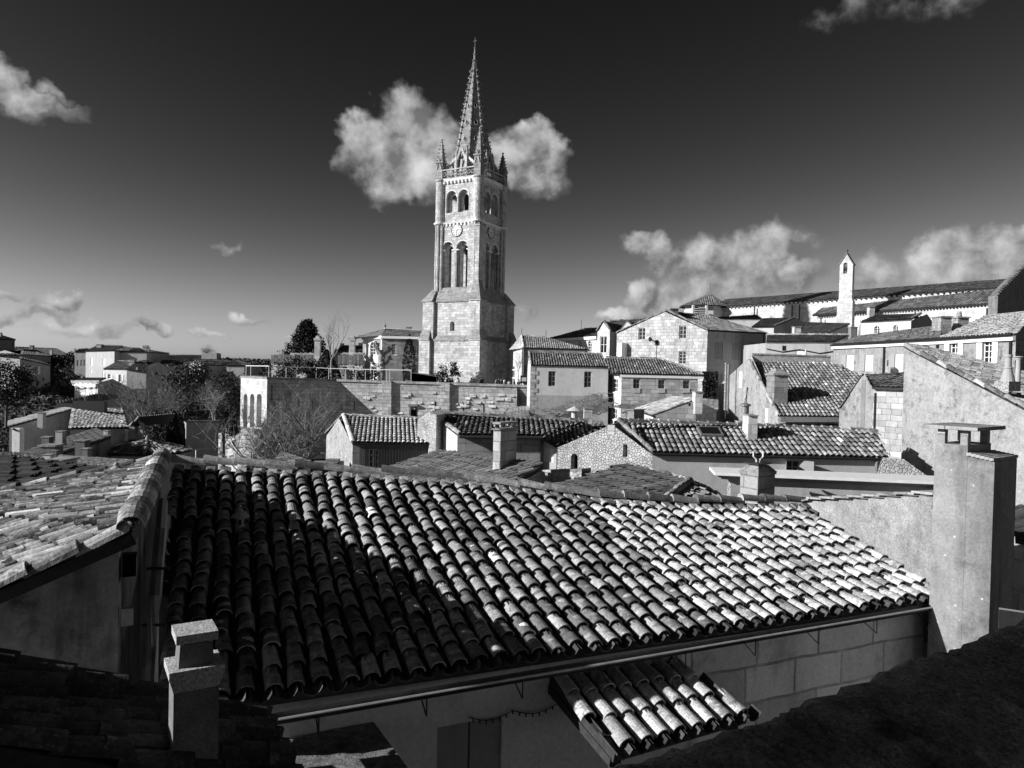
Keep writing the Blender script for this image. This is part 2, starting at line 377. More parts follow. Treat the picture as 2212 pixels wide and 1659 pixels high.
# ------------------------------------------------------------------ canal tile roofs
def pnormal(pts):
    n = Vector((0, 0, 0))
    for i in range(len(pts)):
        a, b = pts[i], pts[(i+1) % len(pts)]
        n += Vector(((a.y-b.y)*(a.z+b.z), (a.z-b.z)*(a.x+b.x), (a.x-b.x)*(a.y+b.y)))
    n.normalize()
    return n if n.z > 0 else -n
def flatten(pts):
    n = pnormal(pts); c = sum(pts, Vector())/len(pts)
    # keep the eave edge, turn the plane about it to the mean of the others
    E = (pts[1]-pts[0]).normalized(); rest = sum(pts[2:], Vector())/(len(pts)-2)
    n = E.cross(rest-pts[0]).normalized(); n = n if n.z > 0 else -n
    res = [pts[0], pts[1]]
    for q in pts[2:]:
        d = q.normalized(); k = pts[0].dot(n)/d.dot(n) if abs(d.dot(n)) > .02 else None
        f = d*k if k and (d*k-q).length < max(4, .16*q.length) else q-n*(q-pts[0]).dot(n)
        res.append(f)
    return res, n
def tiles(mb, poly, mat, sp=.22, ln=.36, seg=5, U=None, near=False, ov=.12, lift=.03, rr=.42, keep=None, jit=.010, sheet=True, thick=.1, pan_mat=None, sag=0., hf=.86):
    p, n = flatten(poly)
    E = (p[1]-p[0]).normalized(); Uq = n.cross(E).normalized()
    if Uq.z < 0: Uq = -Uq
    U = Uq if U is None else (U-n*U.dot(n)).normalized()
    o = p[0]; N = n
    def ab(q):
        d = q-o; k = U.dot(E); x = d.dot(E); y = d.dot(U); det = 1-k*k
        return ((x-k*y)/det, (y-k*x)/det)
    P2 = [ab(q) for q in p]; a0 = min(q[0] for q in P2); a1 = max(q[0] for q in P2)
    def span(a):
        hit = []
        for i in range(len(P2)):
            (xa, ya), (xb, yb) = P2[i], P2[(i+1) % len(P2)]
            if (xa-a)*(xb-a) <= 0 and abs(xa-xb) > 1e-6: hit.append(ya+(yb-ya)*(a-xa)/(xb-xa))
        return (min(hit), max(hit)) if len(hit) > 1 else None
    if sheet:
        ex = [q-U*ov if i < 2 else q for i, q in enumerate(p)]
        lo = [q-N*thick for q in ex]
        mb.face(ex, 'valley')
        for i in range(len(ex)): mb.face([ex[i], ex[(i+1) % len(ex)], lo[(i+1) % len(ex)], lo[i]], 'wood_dark')
        mb.face(lo, 'wood_dark')
    k = max(1, round((a1-a0)/sp)); sp2 = (a1-a0)/k
    for i in range(k):
        a = a0+(i+.5)*sp2
        s = span(a)
        if not s: continue
        b0, b1 = s
        if b1-b0 < .1: continue
        eave = abs(b0) < .25
        b = b0-(ov if eave else 0)
        cnt = max(1, round((b1-b)/ln)); step = (b1-b)/cnt; ra = a
        for j in range(cnt):
            bl = b+j*step; rl = sp2*rr*RU(.94, 1.06); ru = rl*.84
            aj = ra+RU(-jit, jit)*1.2; tw = RU(-jit, jit)*.8; hl = lift*RU(.7, 1.4)
            mt = mat if keep is None else keep(aj, bl, mat)
            if mt is None: continue
            sg = seg; rows = []
            bb = bl+RU(-jit, jit)*2.
            for be, r, h, da in ((bb, rl, hl+.012, tw), (bl+step*1.12, ru, .004, -tw)):
                c = o+E*(aj+da)+U*be+N*(h+(sag*sin(3*be)*sin(2*aj) if sag else 0))
                rows.append([c+E*(r*cos(pi*q/sg))+N*(r*hf*sin(pi*q/sg)) for q in range(sg+1)])
            mb.grid(rows, mt)
            if near:
                inn = [o+E*(aj+tw+(rl-.017)*cos(pi*q/sg))+U*(bb)+N*(hl+.012+(rl-.017)*.86*sin(pi*q/sg)) for q in range(sg+1)]
                inn2 = [q+U*.16 for q in inn]
                mb.grid([inn2, inn, rows[0]], mt)
        if near:                                     # gutter (pan) tiles between the covers
            a2 = a+sp2*.5; s2 = span(min(a2, a1-.01))
            if not s2: continue
            b0, b1 = s2; b = b0-(ov+.09 if abs(b0) < .25 else 0); cnt = max(1, round((b1-b)/ln)); step = (b1-b)/cnt
            for j in range(cnt):
                bl = b+j*step; r = sp2*.5; rows = []
                for be, h, w in ((bl, .05, .42), (bl+step*1.1, .02, .5)):
                    c = o+E*a2+U*be+N*(h+.03)
                    rows.append([c+E*(r*cos(pi+pi*q/4)*w*2)+N*(r*.7*(sin(pi+pi*q/4))) for q in range(5)])
                mb.grid(rows, pan_mat or mat)
                if j == 0: mb.grid([[q-N*.018 for q in rows[0]], rows[0]], pan_mat or mat)
    return o, E, U, N
def ridge(mb, a, b, mat, r=.13, ln=.42, seg=6, up=Vector((0, 0, 1)), wob=.016):
    a, b = Vector(a), Vector(b); d = b-a; k = max(1, round(d.length/ln)); st = d/k; e = d.normalized()
    x = e.cross(up).normalized(); y = x.cross(e)
    for i in range(k):
        rows = []; w = RU(-wob, wob)
        for t, f, h in ((0, RU(.97, 1.06), .3*r), (1.1, .8, 0.)):
            c = a+st*(i+t)+y*(h+w)
            rows.append([c+x*(r*f*cos(pi*q/seg))+y*(r*f*sin(pi*q/seg)) for q in range(seg+1)])
        mb.grid(rows, mat)
        mb.face(rows[0], mat)

# ------------------------------------------------------------------ buildings
def wall_seg(mb, p0, p1, zb, mat, holes, apex=None, t=.22):
    """upright wall from p0 to p1 (top points) down to zb, with rectangular openings (s0, s1, z0, z1, arched)"""
    a = Vector((p0.x, p0.y, 0)); e = Vector((p1.x-p0.x, p1.y-p0.y, 0)); L = e.length; e /= L
    nrm = Vector((-e.y, e.x, 0))
    if nrm.dot(-(p0+p1)) < 0: nrm = -nrm
    prof = [(0, p0.z)]
    for q in (apex or []): prof.append(((Vector((q.x, q.y, 0))-a).dot(e), q.z))
    prof.append((L, p1.z))
    def top(s):
        for (sa, za), (sb, zc) in zip(prof, prof[1:]):
            if s <= sb+1e-6: return za+(zc-za)*(s-sa)/max(sb-sa, 1e-6)
        return prof[-1][1]
    xs = {0., L} | {q[0] for q in prof}
    for s0, s1, z0, z1, arch in holes:
        xs |= {s0, s1}
        if arch:
            for k in range(1, 8): xs.add((s0+s1)/2-(s1-s0)/2*cos(pi*k/8))
    xs = sorted(x for x in xs if -1e-6 <= x <= L+1e-6)
    W3 = lambda s, z, d=0.: a+e*s+Vector((0, 0, z))-nrm*d
    def atop(h, s):
        s0, s1, z0, z1, arch = h
        if not arch: return z1
        r = (s1-s0)/2; q = max(-1, min(1, (s-(s0+s1)/2)/r)); hh = r if arch is True else arch
        return z1-hh+hh*sqrt(max(0, 1-q*q))
    for x0, x1 in zip(xs, xs[1:]):
        if x1-x0 < 1e-4: continue
        xm = (x0+x1)/2; hs = sorted([h for h in holes if h[0] < xm < h[1]], key=lambda h: h[2])
        lo0 = lo1 = zb
        for h in hs:
            mb.face([W3(x0, lo0), W3(x1, lo1), W3(x1, h[2]), W3(x0, h[2])], mat)
            mb.face([W3(x0, h[2]), W3(x1, h[2]), W3(x1, h[2], t), W3(x0, h[2], t)], mat)
            u0, u1 = atop(h, x0), atop(h, x1)
            mb.face([W3(x0, u0), W3(x1, u1), W3(x1, u1, t), W3(x0, u0, t)], mat)
            lo0, lo1 = u0, u1
        mb.face([W3(x0, lo0), W3(x1, lo1), W3(x1, top(x1)), W3(x0, top(x0))], mat)
    for h in holes:
        for s in (h[0], h[1]): mb.face([W3(s, h[2]), W3(s, atop(h, s)), W3(s, atop(h, s), t), W3(s, h[2], t)], mat)
    return W3, a, e, nrm
def window(parent, W3, h, kind='w', t=.22, nx=2, nz=3):
    s0, s1, z0, z1, arch = h; w = s1-s0; hh = z1-z0; fw = max(.05, min(.09, w*.09))
    if kind == 'd':
        b = MB(); b.face([W3(s0, z0, t*1.5), W3(s1, z0, t*1.5), W3(s1, z1, t*1.5), W3(s0, z1, t*1.5)], 'pane')
        for q in (s0, s1): b.face([W3(q, z0, t), W3(q, z1, t), W3(q, z1, t*1.5), W3(q, z0, t*1.5)], 'wood_dark')
        for q in (z0, z1): b.face([W3(s0, q, t), W3(s1, q, t), W3(s1, q, t*1.5), W3(s0, q, t*1.5)], 'wood_dark')
        o = b.build('window', parent); return o
    if kind in ('s', 'g'):
        b = MB(); mt = 'shutter_white' if kind == 's' else 'shutter_grey'; m = (s0+s1)/2
        for a0, a1 in ((s0, m-.012), (m+.012, s1)):
            b.hexa([W3(a0, z0, .05), W3(a1, z0, .05), W3(a1, z0, .1), W3(a0, z0, .1)], [W3(a0, z1, .05), W3(a1, z1, .05), W3(a1, z1, .1), W3(a0, z1, .1)], mt)
        b.face([W3(s0, z0, .15), W3(s1, z0, .15), W3(s1, z1, .15), W3(s0, z1, .15)], 'wood_dark')
        return b.build('shutter', parent)
    fm = 'frame_white' if kind != 'k' else 'frame_grey'
    f = MB()
    def bar(a0, a1, c0, c1, d0=.10, d1=.16): f.hexa([W3(a0, c0, d0), W3(a1, c0, d0), W3(a1, c0, d1), W3(a0, c0, d1)], [W3(a0, c1, d0), W3(a1, c1, d0), W3(a1, c1, d1), W3(a0, c1, d1)], fm)
    bar(s0, s0+fw, z0, z1); bar(s1-fw, s1, z0, z1); bar(s0+fw, s1-fw, z0, z0+fw); bar(s0+fw, s1-fw, z1-fw, z1)
    for k in range(1, nx): c = s0+w*k/nx; bar(c-fw*.55, c+fw*.55, z0+fw, z1-fw, .11)
    for k in range(1, nz):
        c = z0+hh*k/nz
        for j in range(nx): bar(s0+w*j/nx+fw*.6, s0+w*(j+1)/nx-fw*.6, c-fw*.3, c+fw*.3, .12)
    wo = f.build('window', parent)
    b = MB(); b.face([W3(s0, z0, .145), W3(s1, z0, .145), W3(s1, z1, .145), W3(s0, z1, .145)], 'pane')
    p = b.build('pane', parent); p.parent = wo
    if kind == 'o':                                  # open shutters either side
        for a0, a1 in ((s0-w*.62, s0-.03), (s1+.03, s1+w*.62)):
            b = MB(); b.hexa([W3(a0, z0, -.07), W3(a1, z0, -.07), W3(a1, z0, -.02), W3(a0, z0, -.02)], [W3(a0, z1, -.07), W3(a1, z1, -.07), W3(a1, z1, -.02), W3(a0, z1, -.02)], 'shutter_white')
            b.build('shutter', parent)
    if kind != 'k':
        b = MB(); b.hexa([W3(s0-.1, z0-.1, -.08), W3(s1+.1, z0-.1, -.08), W3(s1+.1, z0-.1, .1), W3(s0-.1, z0-.1, .1)], [W3(s0-.1, z0-.004, -.08), W3(s1+.1, z0-.004, -.08), W3(s1+.1, z0-.004, .1), W3(s0-.1, z0-.004, .1)], 'white_stone')
        b.build('sill', parent).parent = wo
    return wo
def walls(parent, loop, zb, mat, wins=(), apex={}, name='wall', t=.3, close=True):
    """loop: top corners; apex: {segment: [points]}; wins: (segment, crop, x0, y0, x1, y1, kind[, nx, nz, arch])"""
    mb = MB(); n = len(loop); todo = []
    mats = mat if isinstance(mat, dict) else {}
    for i in range(n if close else n-1):
        p0, p1 = loop[i], loop[(i+1) % n]
        e = Vector((p1.x-p0.x, p1.y-p0.y, 0)).normalized(); nr = Vector((-e.y, e.x, 0)); hs = []
        ww = [w for w in wins if w[0] == i]
        for w in ww:
            c, x0, y0, x1, y1 = w[1:6]; A_ = onplane(c, x0, (y0+y1)/2, p0, nr); B_ = onplane(c, x1, (y0+y1)/2, p0, nr)
            zt = onplane(c, (x0+x1)/2, y0, p0, nr).z; zl = onplane(c, (x0+x1)/2, y1, p0, nr).z
            s0, s1 = sorted(((A_-p0).dot(e), (B_-p0).dot(e)))
            hs.append((s0, s1, zl, zt, w[9] if len(w) > 9 else False))
        m = mats.get(i, mats.get('*')) if mats else mat
        W3 = wall_seg(mb, p0, p1, zb, m, hs, apex.get(i), t)[0]
        for w, h in zip(ww, hs): todo.append((W3, h, w))
    o = mb.build(name, parent)
    for W3, h, w in todo: window(parent, W3, h, w[6], t, *(w[7:9] if len(w) > 8 else (2, 3)))
    return o
def roof(parent, planes, mat='tile_mid', sp=.24, ln=.4, seg=4, ridges=(), rmat=None, name='roof', **k):
    mb = MB()
    for pl in planes:
        kk = dict(sp=sp, ln=ln, seg=seg); kk.update(k); mt = mat; pts = pl
        if isinstance(pl, dict): pts = pl['p']; mt = pl.get('mat', mat); kk.update(pl.get('k', {}))
        tiles(mb, pts, mt, **kk)
    for a, b in ridges: ridge(mb, a+Vector((0, 0, .03)), b+Vector((0, 0, .03)), rmat or (mat), r=sp*.55, ln=ln*1.1, seg=5)
    return mb.build(name, parent)
def chimney(parent, base, w, d, h, mat='chimney_old', rz=0., cap='flat', capmat='ledge_stone', name='chimney'):
    b = MB(); c = Vector(base)
    b.box(c, w, d, h, mat, rz)
    b.box(c+Vector((0, 0, h)), w*1.18, d*1.18, .12*min(1, w), capmat, rz)
    if cap == 'pot': b.lathe(c+Vector((0, 0, h+.1)), [(w*.25, 0), (w*.2, .45)], capmat, 8)
    if cap == 'slab':
        for x, y in ((-1, -1), (1, -1), (1, 1), (-1, 1)): b.box(c+Matrix.Rotation(rz, 3, 'Z') @ Vector((x*w*.4, y*d*.4, h+.1)), w*.2, d*.2, .3*w, mat, rz)
        b.box(c+Vector((0, 0, h+.1+.3*w)), w*1.1, d*1.1, .07, capmat, rz)
    if cap == 'mitre': b.box(c+Vector((0, 0, h+.1)), w*1.0, d*1.0, .35*w, mat, rz, top=(.5, .5))
    r = parent; o = b.build(name, r if parent.name in ROOT else None)
    return o
def chim_px(house, rf, c, x0, x1, ytop, ybot, D, depth=None, rz=0., **k):
    """chimney seen between columns x0..x1 and rows ytop..ybot of a crop; becomes a child of the roof"""
    a = P(c, x0, ybot, D); b = P(c, x1, ybot, D); t = P(c, (x0+x1)/2, ytop, D)
    w = (b-a).length; m = (a+b)/2; dp = depth or w
    if rz: w = w/(abs(cos(rz))+abs(sin(rz))*dp/w)
    o = chimney(house, Vector((m.x, m.y+dp/2, m.z-.5)), w, dp, t.z-m.z+.5-.12, rz=rz, **k)
    if rf is not None: o.parent = rf
    return o
def downpipe(parent, p, zb, r=.05, mat='iron', out=None):
    b = MB(); o = out or Vector((-.02, -.1, 0)); b.tube([p+o, Vector((p.x, p.y, zb))+o], r, mat, 6); return b.build('downpipe', parent)
def gutter(parent, a, b, r=.07, mat='iron', off=Vector((0, -.12, -.1))):
    m = MB(); m.tube([a+off, b+off], r, mat, 6); return m.build('gutter', parent)
def V(x, y, z): return Vector((x, y, z))

# ================================================================== THE NEAR ROOF AND ITS NEIGHBOURS
zE = -2.8
A0 = PZ('d', 565, 1515, zE); B0 = PZ('d', 2010, 1290, zE)
Um = ray(503, 376).normalized(); Em = (B0-A0).normalized(); Nm = Em.cross(Um).normalized()
if Nm.z < 0: Nm = -Nm
def M(x, y): return onplane('d', x, y, A0, Nm)
main = thing('tiled_house', 'large near house under a broad sloping roof of round canal tiles, half in shadow', 'house', (A0+B0)/2+V(-1, 2, -5))
rp = [M(356, 1527), M(2030, 1284), M(1722, 1096), M(1500, 1097), M(1290, 1083), M(1000, 1048), M(700, 1028), M(372, 1012)]
mb = MB()
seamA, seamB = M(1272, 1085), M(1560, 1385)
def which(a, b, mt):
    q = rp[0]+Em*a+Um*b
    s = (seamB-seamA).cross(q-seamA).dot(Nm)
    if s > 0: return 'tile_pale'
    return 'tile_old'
# eave runs on to the left under the neighbour's wall; clip polygon keeps the picture's outline
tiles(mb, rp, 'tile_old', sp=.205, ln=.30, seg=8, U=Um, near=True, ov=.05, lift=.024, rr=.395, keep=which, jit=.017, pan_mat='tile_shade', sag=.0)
tl = [M(372, 1010), M(700, 1024), M(1000, 1044), M(1290, 1082), M(1500, 1094), M(1735, 1092)]
for a, b in zip(tl, tl[1:]): ridge(mb, a+Nm*.07, b+Nm*.07, 'tile_old', r=.10, ln=.42, seg=8)
# little flat tile bricks that close the gaps under the ridge
for a, b in zip(tl, tl[1:]):
    k = int((b-a).length/.205)
    for i in range(k):
        c = a+(b-a)*((i+.5)/k)-Um*.17+Nm*.045; e = (b-a).normalized()
        mb.hexa([c-e*.05-Um*.07, c+e*.05-Um*.07, c+e*.06+Um*.05, c-e*.06+Um*.05], [c-e*.05-Um*.07+Nm*.035, c+e*.05-Um*.07+Nm*.035, c+e*.06+Um*.05+Nm*.05, c-e*.06+Um*.05+Nm*.05], 'tile_old')
# back slope behind the ridge (falls away)
Uh = V(Um.x, Um.y, 0).normalized()
bk = [q+Uh*3.2-V(0, 0, .9) for q in (tl[0], tl[-1])]
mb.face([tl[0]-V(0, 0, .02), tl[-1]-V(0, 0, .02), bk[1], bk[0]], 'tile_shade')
mroof = mb.build('roof', main)
# roof vents (little tiled ventilators)
def vent(parent, p, s=.16, mat='tile_left', n=None):
    b = MB(); b.lathe(p, [(s*.5, -.08), (s*.5, s*.9), (s*.95, s*.95), (s*.8, s*1.15), (s*.22, s*1.6), (s*.25, s*1.8), (s*.02, s*2.0)], mat, 10)
    for k in range(5):
        an = 2*pi*k/5; b.box(p+V(cos(an)*s*.5, sin(an)*s*.5, s*.25), s*.12, s*.25, s*.5, 'hole', an)
    o = b.build('roof_vent', parent); return o
vo = vent(main, M(518, 1150)+Nm*.08, .12, 'frame_grey'); vo.parent = mroof
# walls under the eave
inn = Uh*.22
zb = -8.
wl, wr = A0+inn+V(0, 0, -.12), B0+inn+V(0, 0, -.12)
Ef = (wr-wl).normalized()
wl = wl-Ef*.1
split = onplane('d', 1470, 1500, wl, V(Ef.y, -Ef.x, 0))
split = wl+Ef*(split-wl).dot(Ef)
re = wr+Ef*.35
mbw = MB()
nW = V(Ef.y, -Ef.x, 0)
def onw(x, y): return onplane('d', x, y, wl, nW)
d0, d1 = onw(945, 1562), onw(1085, 1555)
sd0, sd1 = (d0-wl).dot(Ef), (d1-wl).dot(Ef)
W3a, *_ = wall_seg(mbw, wl, split, zb, 'courtyard_render', [(sd0, sd1, d0.z-2.1, (d0.z+d1.z)/2, False)], t=.15)
wall_seg(mbw, split, re, zb, 'courtyard_block', [])
bl, br = wl+Uh*7.5, re+Uh*5.0
for a, b in ((re, br), (br, bl), (bl, wl)): wall_seg(mbw, V(a.x, a.y, -2.95), V(b.x, b.y, -2.95), zb, 'render_dark', [])
mbw.build('wall', main)
mbs = MB(); hm = (sd0+sd1)/2
for s0, s1 in ((sd0, hm-.01), (hm+.01, sd1)):
    mbs.hexa([W3a(s0, d0.z-2.1, .03), W3a(s1, d0.z-2.1, .03), W3a(s1, d0.z-2.1, .08), W3a(s0, d0.z-2.1, .08)], [W3a(s0, (d0.z+d1.z)/2, .03), W3a(s1, (d0.z+d1.z)/2, .03), W3a(s1, (d0.z+d1.z)/2, .08), W3a(s0, (d0.z+d1.z)/2, .08)], 'shutter_grey')
mbs.build('shutter', main)
# gutter with its hooks
gb = MB(); ga, gc = A0-Uh*.10-V(0, 0, .10)-Em*.05, B0-Uh*.10-V(0, 0, .06)+Em*.12
rows = []
for q in (ga, gc): rows.append([q+(-Uh*cos(pi*k/8)+V(0, 0, -sin(pi*k/8)))*.065 for k in range(9)])
gb.grid(rows, 'zinc'); gb.grid([[q*1 for q in r] for r in [[p+V(0, 0, -.004) for p in rows[0]], [p+V(0, 0, -.004) for p in rows[1]]]], 'iron')
gb.tube([rows[0][0], rows[1][0]], .012, 'zinc_pale', 5)
gut = gb.build('gutter', main)
for k in range(9):
    t = .06+.9*k/8; q = ga.lerp(gc, t); b = MB()
    fq = q-Uh*.065
    b.tube([fq+V(0, 0, .0), fq+V(0, 0, -.20), q+Uh*.12+V(0, 0, -.13)], .007, 'iron', 4); b.build('hook', main).parent = gut
b = MB(); q = onw(560, 1545)
b.tube([ga+Em*.12, ga+Em*.12+V(0, 0, -.15), q+V(0, 0, -.5)-nW*.0-Uh*.06, q+V(0, 0, -4)-Uh*.06], .05, 'iron', 8); b.build('downpipe', main)
# string of fairy lights under the gutter
b = MB(); pts = []
for k in range(41):
    t = k/40; q = onw(1010+t*190, 1545-28*t+ 0); sagv = .06*abs(sin(pi*t*2)); pts.append(q-Uh*.04-V(0, 0, sagv))
b.tube(pts, .005, 'iron', 4)
for k in range(2, 40, 3): b.tube([pts[k], pts[k]-V(0, 0, .035)], .008, 'iron', 4)
tag(b.build('string_light', None), 'thin sagging string of tiny lights under the gutter of the large near roof', 'string lights')

# porch roof against the courtyard wall
pt0, pt1 = onw(1187, 1462), onw(1445, 1428)
Up = Um.copy()
En = (pt1-pt0).normalized(); Np = En.cross(Up).normalized(); Np = Np if Np.z > 0 else -Np
def PR(x, y): return onplane('d', x, y, pt0, Np)
porch = thing('porch', 'small lean-to porch roof of nine sunlit round tile rows against the courtyard wall', 'porch', PR(1400, 1560)+V(0, 0, -3))
mb = MB(); tiles(mb, [PR(1325, 1622), PR(1612, 1540), PR(1450, 1430), PR(1187, 1462)], 'tile_pale', sp=.205, ln=.34, seg=8, U=Up, near=True, ov=.03, lift=.02, rr=.42, pan_mat='tile_shade')
mb.build('roof', porch)
b = MB(); a, c = PR(1325, 1622)-Np*.12, PR(1187, 1462)-Np*.12
b.bar(a, c, .03, 'wood_dark', .08, up=Np); b.build('fascia', porch)
for q in (PR(1332, 1612), PR(1585, 1545)):
    b = MB(); b.bar(q-Np*.1, V(q.x, q.y, -8), .1, 'wood_dark'); b.build('post', porch)
# dark flat canopy in the courtyard
c0, c1, c2, c3 = onw(560, 1610)-Uh*.02, onw(800, 1560)-Uh*.02, None, None
zc = c1.z
cp = [PZ('d', 555, 1612, zc), PZ('d', 805, 1557, zc), PZ('d', 905, 1690, zc), PZ('d', 600, 1760, zc)]
b = MB(); b.hexa([p-V(0, 0, .12) for p in cp], cp, 'mossy_stone')
canopy = thing('canopy', 'dark mossy flat canopy slab over the shaded courtyard door', 'canopy', cp[3]-V(0, 0, 2))
b.build('slab', canopy)
b = MB(); b.bar(cp[2]-V(0, 0, .1), V(cp[2].x, cp[2].y, -8), .12, 'wood_dark'); b.build('post', canopy)

# ------------------------------------------------------------------ left neighbour: tall wall and a roof falling to the left
Tb, zT = P('d', 350, 1003, 10.75), -1.46
Tb.z = zT
Tf = PZ('d', 284, 1153, zT+.04)
dirT = (Tb-Tf); dirT.z = 0; dirT.normalize()
left = thing('neighbour_house', 'house at the left edge with sunlit lichened tile roof above a dark stained wall', 'house', V(-5, 7, -8))
vl = onplane('d', -160, 1338, Tf, dirT)          # verge end, off frame to the left
vl = onplane('d', -160, 1345, Tf, dirT)
Sl = (vl-Tf)
hd_ = V(Sl.x, Sl.y, 0).normalized()
top_l = Tb+hd_*(Sl.length*1.9)+V(0, 0, -.20*Sl.length*1.9)
mb = MB()
pl = [vl, top_l, Tb, Tf]
Ul = (Tf-vl).normalized()
for pl_, ov_ in (([vl, top_l, Tf], .05), ([Tf, Tb, top_l], 0.)):
  tiles(mb, pl_, 'tile_left', U=Ul, sp=.155, ln=.34, seg=7, near=True, ov=ov_, lift=.022, rr=.44, pan_mat='tile_left', jit=.02)
ridge(mb, Tb+V(0, 0, .06), Tf+V(0, 0, .06)-dirT*.1, 'tile_left', r=.13, ln=.36, seg=9)
ridge(mb, Tb+V(0, 0, .05), top_l+V(0, 0, .05), 'tile_left', r=.07, ln=.36, seg=6)
ridge(mb, Tf+V(0, 0, .02)-dirT*.05, vl+V(0, 0, .02)-dirT*.05, 'tile_left', r=.09, ln=.36, seg=7)
lr = mb.build('roof', left)
vo = vent(left, onplane('d', 251, 1043, Tf, pnormal([vl, Tb, Tf]))+V(0, 0, .0), .15, 'tile_left'); vo.parent = lr
mbw = MB(); ins = dirT*.18
w0, w1 = Tf+ins+V(-.12, 0, -.12), vl+ins+V(0, 0, -.12)
ew = (w1-w0); ew.z = 0; ew.normalize()
def onlw(x, y): return onplane('d', x, y, w0, dirT)
hs = []
for x0, y0, x1, y1 in ((262, 1208, 294, 1258),):
    a, c = onlw(x0, (y0+y1)/2), onlw(x1, (y0+y1)/2); s = sorted(((a-w0).dot(ew), (c-w0).dot(ew)))
    hs.append((s[0], s[1], onlw((x0+x1)/2, y1).z, onlw((x0+x1)/2, y0).z, False))
W3l, *_ = wall_seg(mbw, w0, w1, -8, 'stained_render', hs, t=.18)
bk0 = Tb+V(-.06, .1, .05)
wall_seg(mbw, w0+V(0, 0, .16), bk0, -8, 'stained_render', [])
wall_seg(mbw, bk0, top_l-V(0, 0, .15), -8, 'render_dark', []); wall_seg(mbw, top_l-V(0, 0, .15), w1, -8, 'render_dark', [])
mbw.build('wall', left)
h = hs[0]; window(left, W3l, h, 'd', .18)
b = MB(); a, c = onlw(262, 1316), onlw(288, 1312); z1, z0 = a.z, onlw(270, 1352).z; s = sorted(((a-w0).dot(ew), (c-w0).dot(ew)))
b.hexa([W3l(s[0], z0, -.01), W3l(s[1], z0, -.01), W3l(s[1], z0, .05), W3l(s[0], z0, .05)], [W3l(s[0], z1, -.01), W3l(s[1], z1, -.01), W3l(s[1], z1, .05), W3l(s[0], z1, .05)], 'render_grey'); b.build('blocked_window', left)
b = MB(); q0, q1 = Tf+V(.10, .25, -.35), Tb+V(.06, -.3, -.35)
pp = [P('d', 352, 1085, 8.6), P('d', 347, 1150, 7.2), P('d', 335, 1290, 6.7), P('d', 322, 1425, 6.55), P('d', 318, 1480, 6.5)]
b.tube(pp, .055, 'zinc', 8); b.build('downpipe', left)
for (x, y, D) in ((340, 1228, 6.85), (330, 1350, 6.62)):
    b = MB(); b.bar(P('d', x-22, y, D), P('d', x+26, y, D), .025, 'iron', .02); b.build('pipe_bracket', left)

# ------------------------------------------------------------------ low roof bottom left and its chimney
zL = -3.25
low = thing('lean_to_house', 'low house at the bottom left, its tile rows lying in deep shade', 'house', V(-3, 5, -8))
la, lb = P('d', 556, 1560, 5.75), P('d', 640, 1760, 4.35)
lb.z = la.z = min(la.z, lb.z)-.0
la = PZ('d', 548, 1548, la.z); lb = PZ('d', 625, 1720, la.z)
# slopes down to the right: eave on the right, upper edge to the left
nl = (lb-la); nl.z = 0; nl.normalize(); upl = V(-nl.y, nl.x, 0)
if upl.x > 0: upl = -upl
ua, ub = la+upl*4.0+V(0, 0, 1.72), lb+upl*4.0+V(0, 0, 1.72)
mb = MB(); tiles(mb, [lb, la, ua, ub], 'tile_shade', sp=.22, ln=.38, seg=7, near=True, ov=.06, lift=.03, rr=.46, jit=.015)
lrf = mb.build('roof', low)
mbw = MB()
for a, c in ((la-upl*-.15, lb-upl*-.15), (la-upl*-.15, ua), (lb-upl*-.15, ub), (ua, ub)):
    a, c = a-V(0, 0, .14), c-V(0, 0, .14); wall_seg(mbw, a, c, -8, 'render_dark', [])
mbw.build('wall', low)
Dc = 4.55
cb = P('d', 396, 1640, Dc); ct = P('d', 400, 1470, Dc)
rzc = radians(31)
b = MB(); wch, dch = .265, .23
cx = V(cb.x, cb.y+.14, cb.z-1.6)
zsh, zfl = P('d', 390, 1478, Dc).z, P('d', 390, 1462, Dc).z
b.box(cx+V(0, 0, .0), wch*1.22, dch*1.22, 1.6, 'chimney_shade_dark', rzc, top=(1/1.22, 1/1.22))
b.box(cx+V(0, 0, 1.6), wch, dch, zsh-cx.z-1.6, 'chimney_shade_dark', rzc)
ch = b.build('chimney', low); ch.parent = lrf
b = MB(); b.box(V(cx.x, cx.y, zsh-.05), wch*1.0, dch*1.0, .09, 'concrete_rough', rzc, top=(1.2, 1.2)); zz = zsh+.04
b.box(V(cx.x, cx.y, zz), wch*1.22, dch*1.22, .05, 'concrete_rough', rzc)
zz += .05; ztop = P('d', 402, 1392, Dc).z
b.box(V(cx.x, cx.y, zz), wch*.78, dch*.78, .14, 'chimney_shade_dark', rzc, top=(.92, .92))
Mz = Matrix.Rotation(rzc, 3, 'Z')
for x in (-1, 1): b.box(V(cx.x, cx.y, zz+.14)+Mz @ V(x*wch*.32, 0, 0), wch*.09, dch*.7, ztop-zz-.14, 'concrete_rough', rzc)
b.box(V(cx.x, cx.y, ztop), wch*.92, dch*1.05, .055, 'concrete_rough', rzc)
b.build('chimney_cap', low).parent = lrf

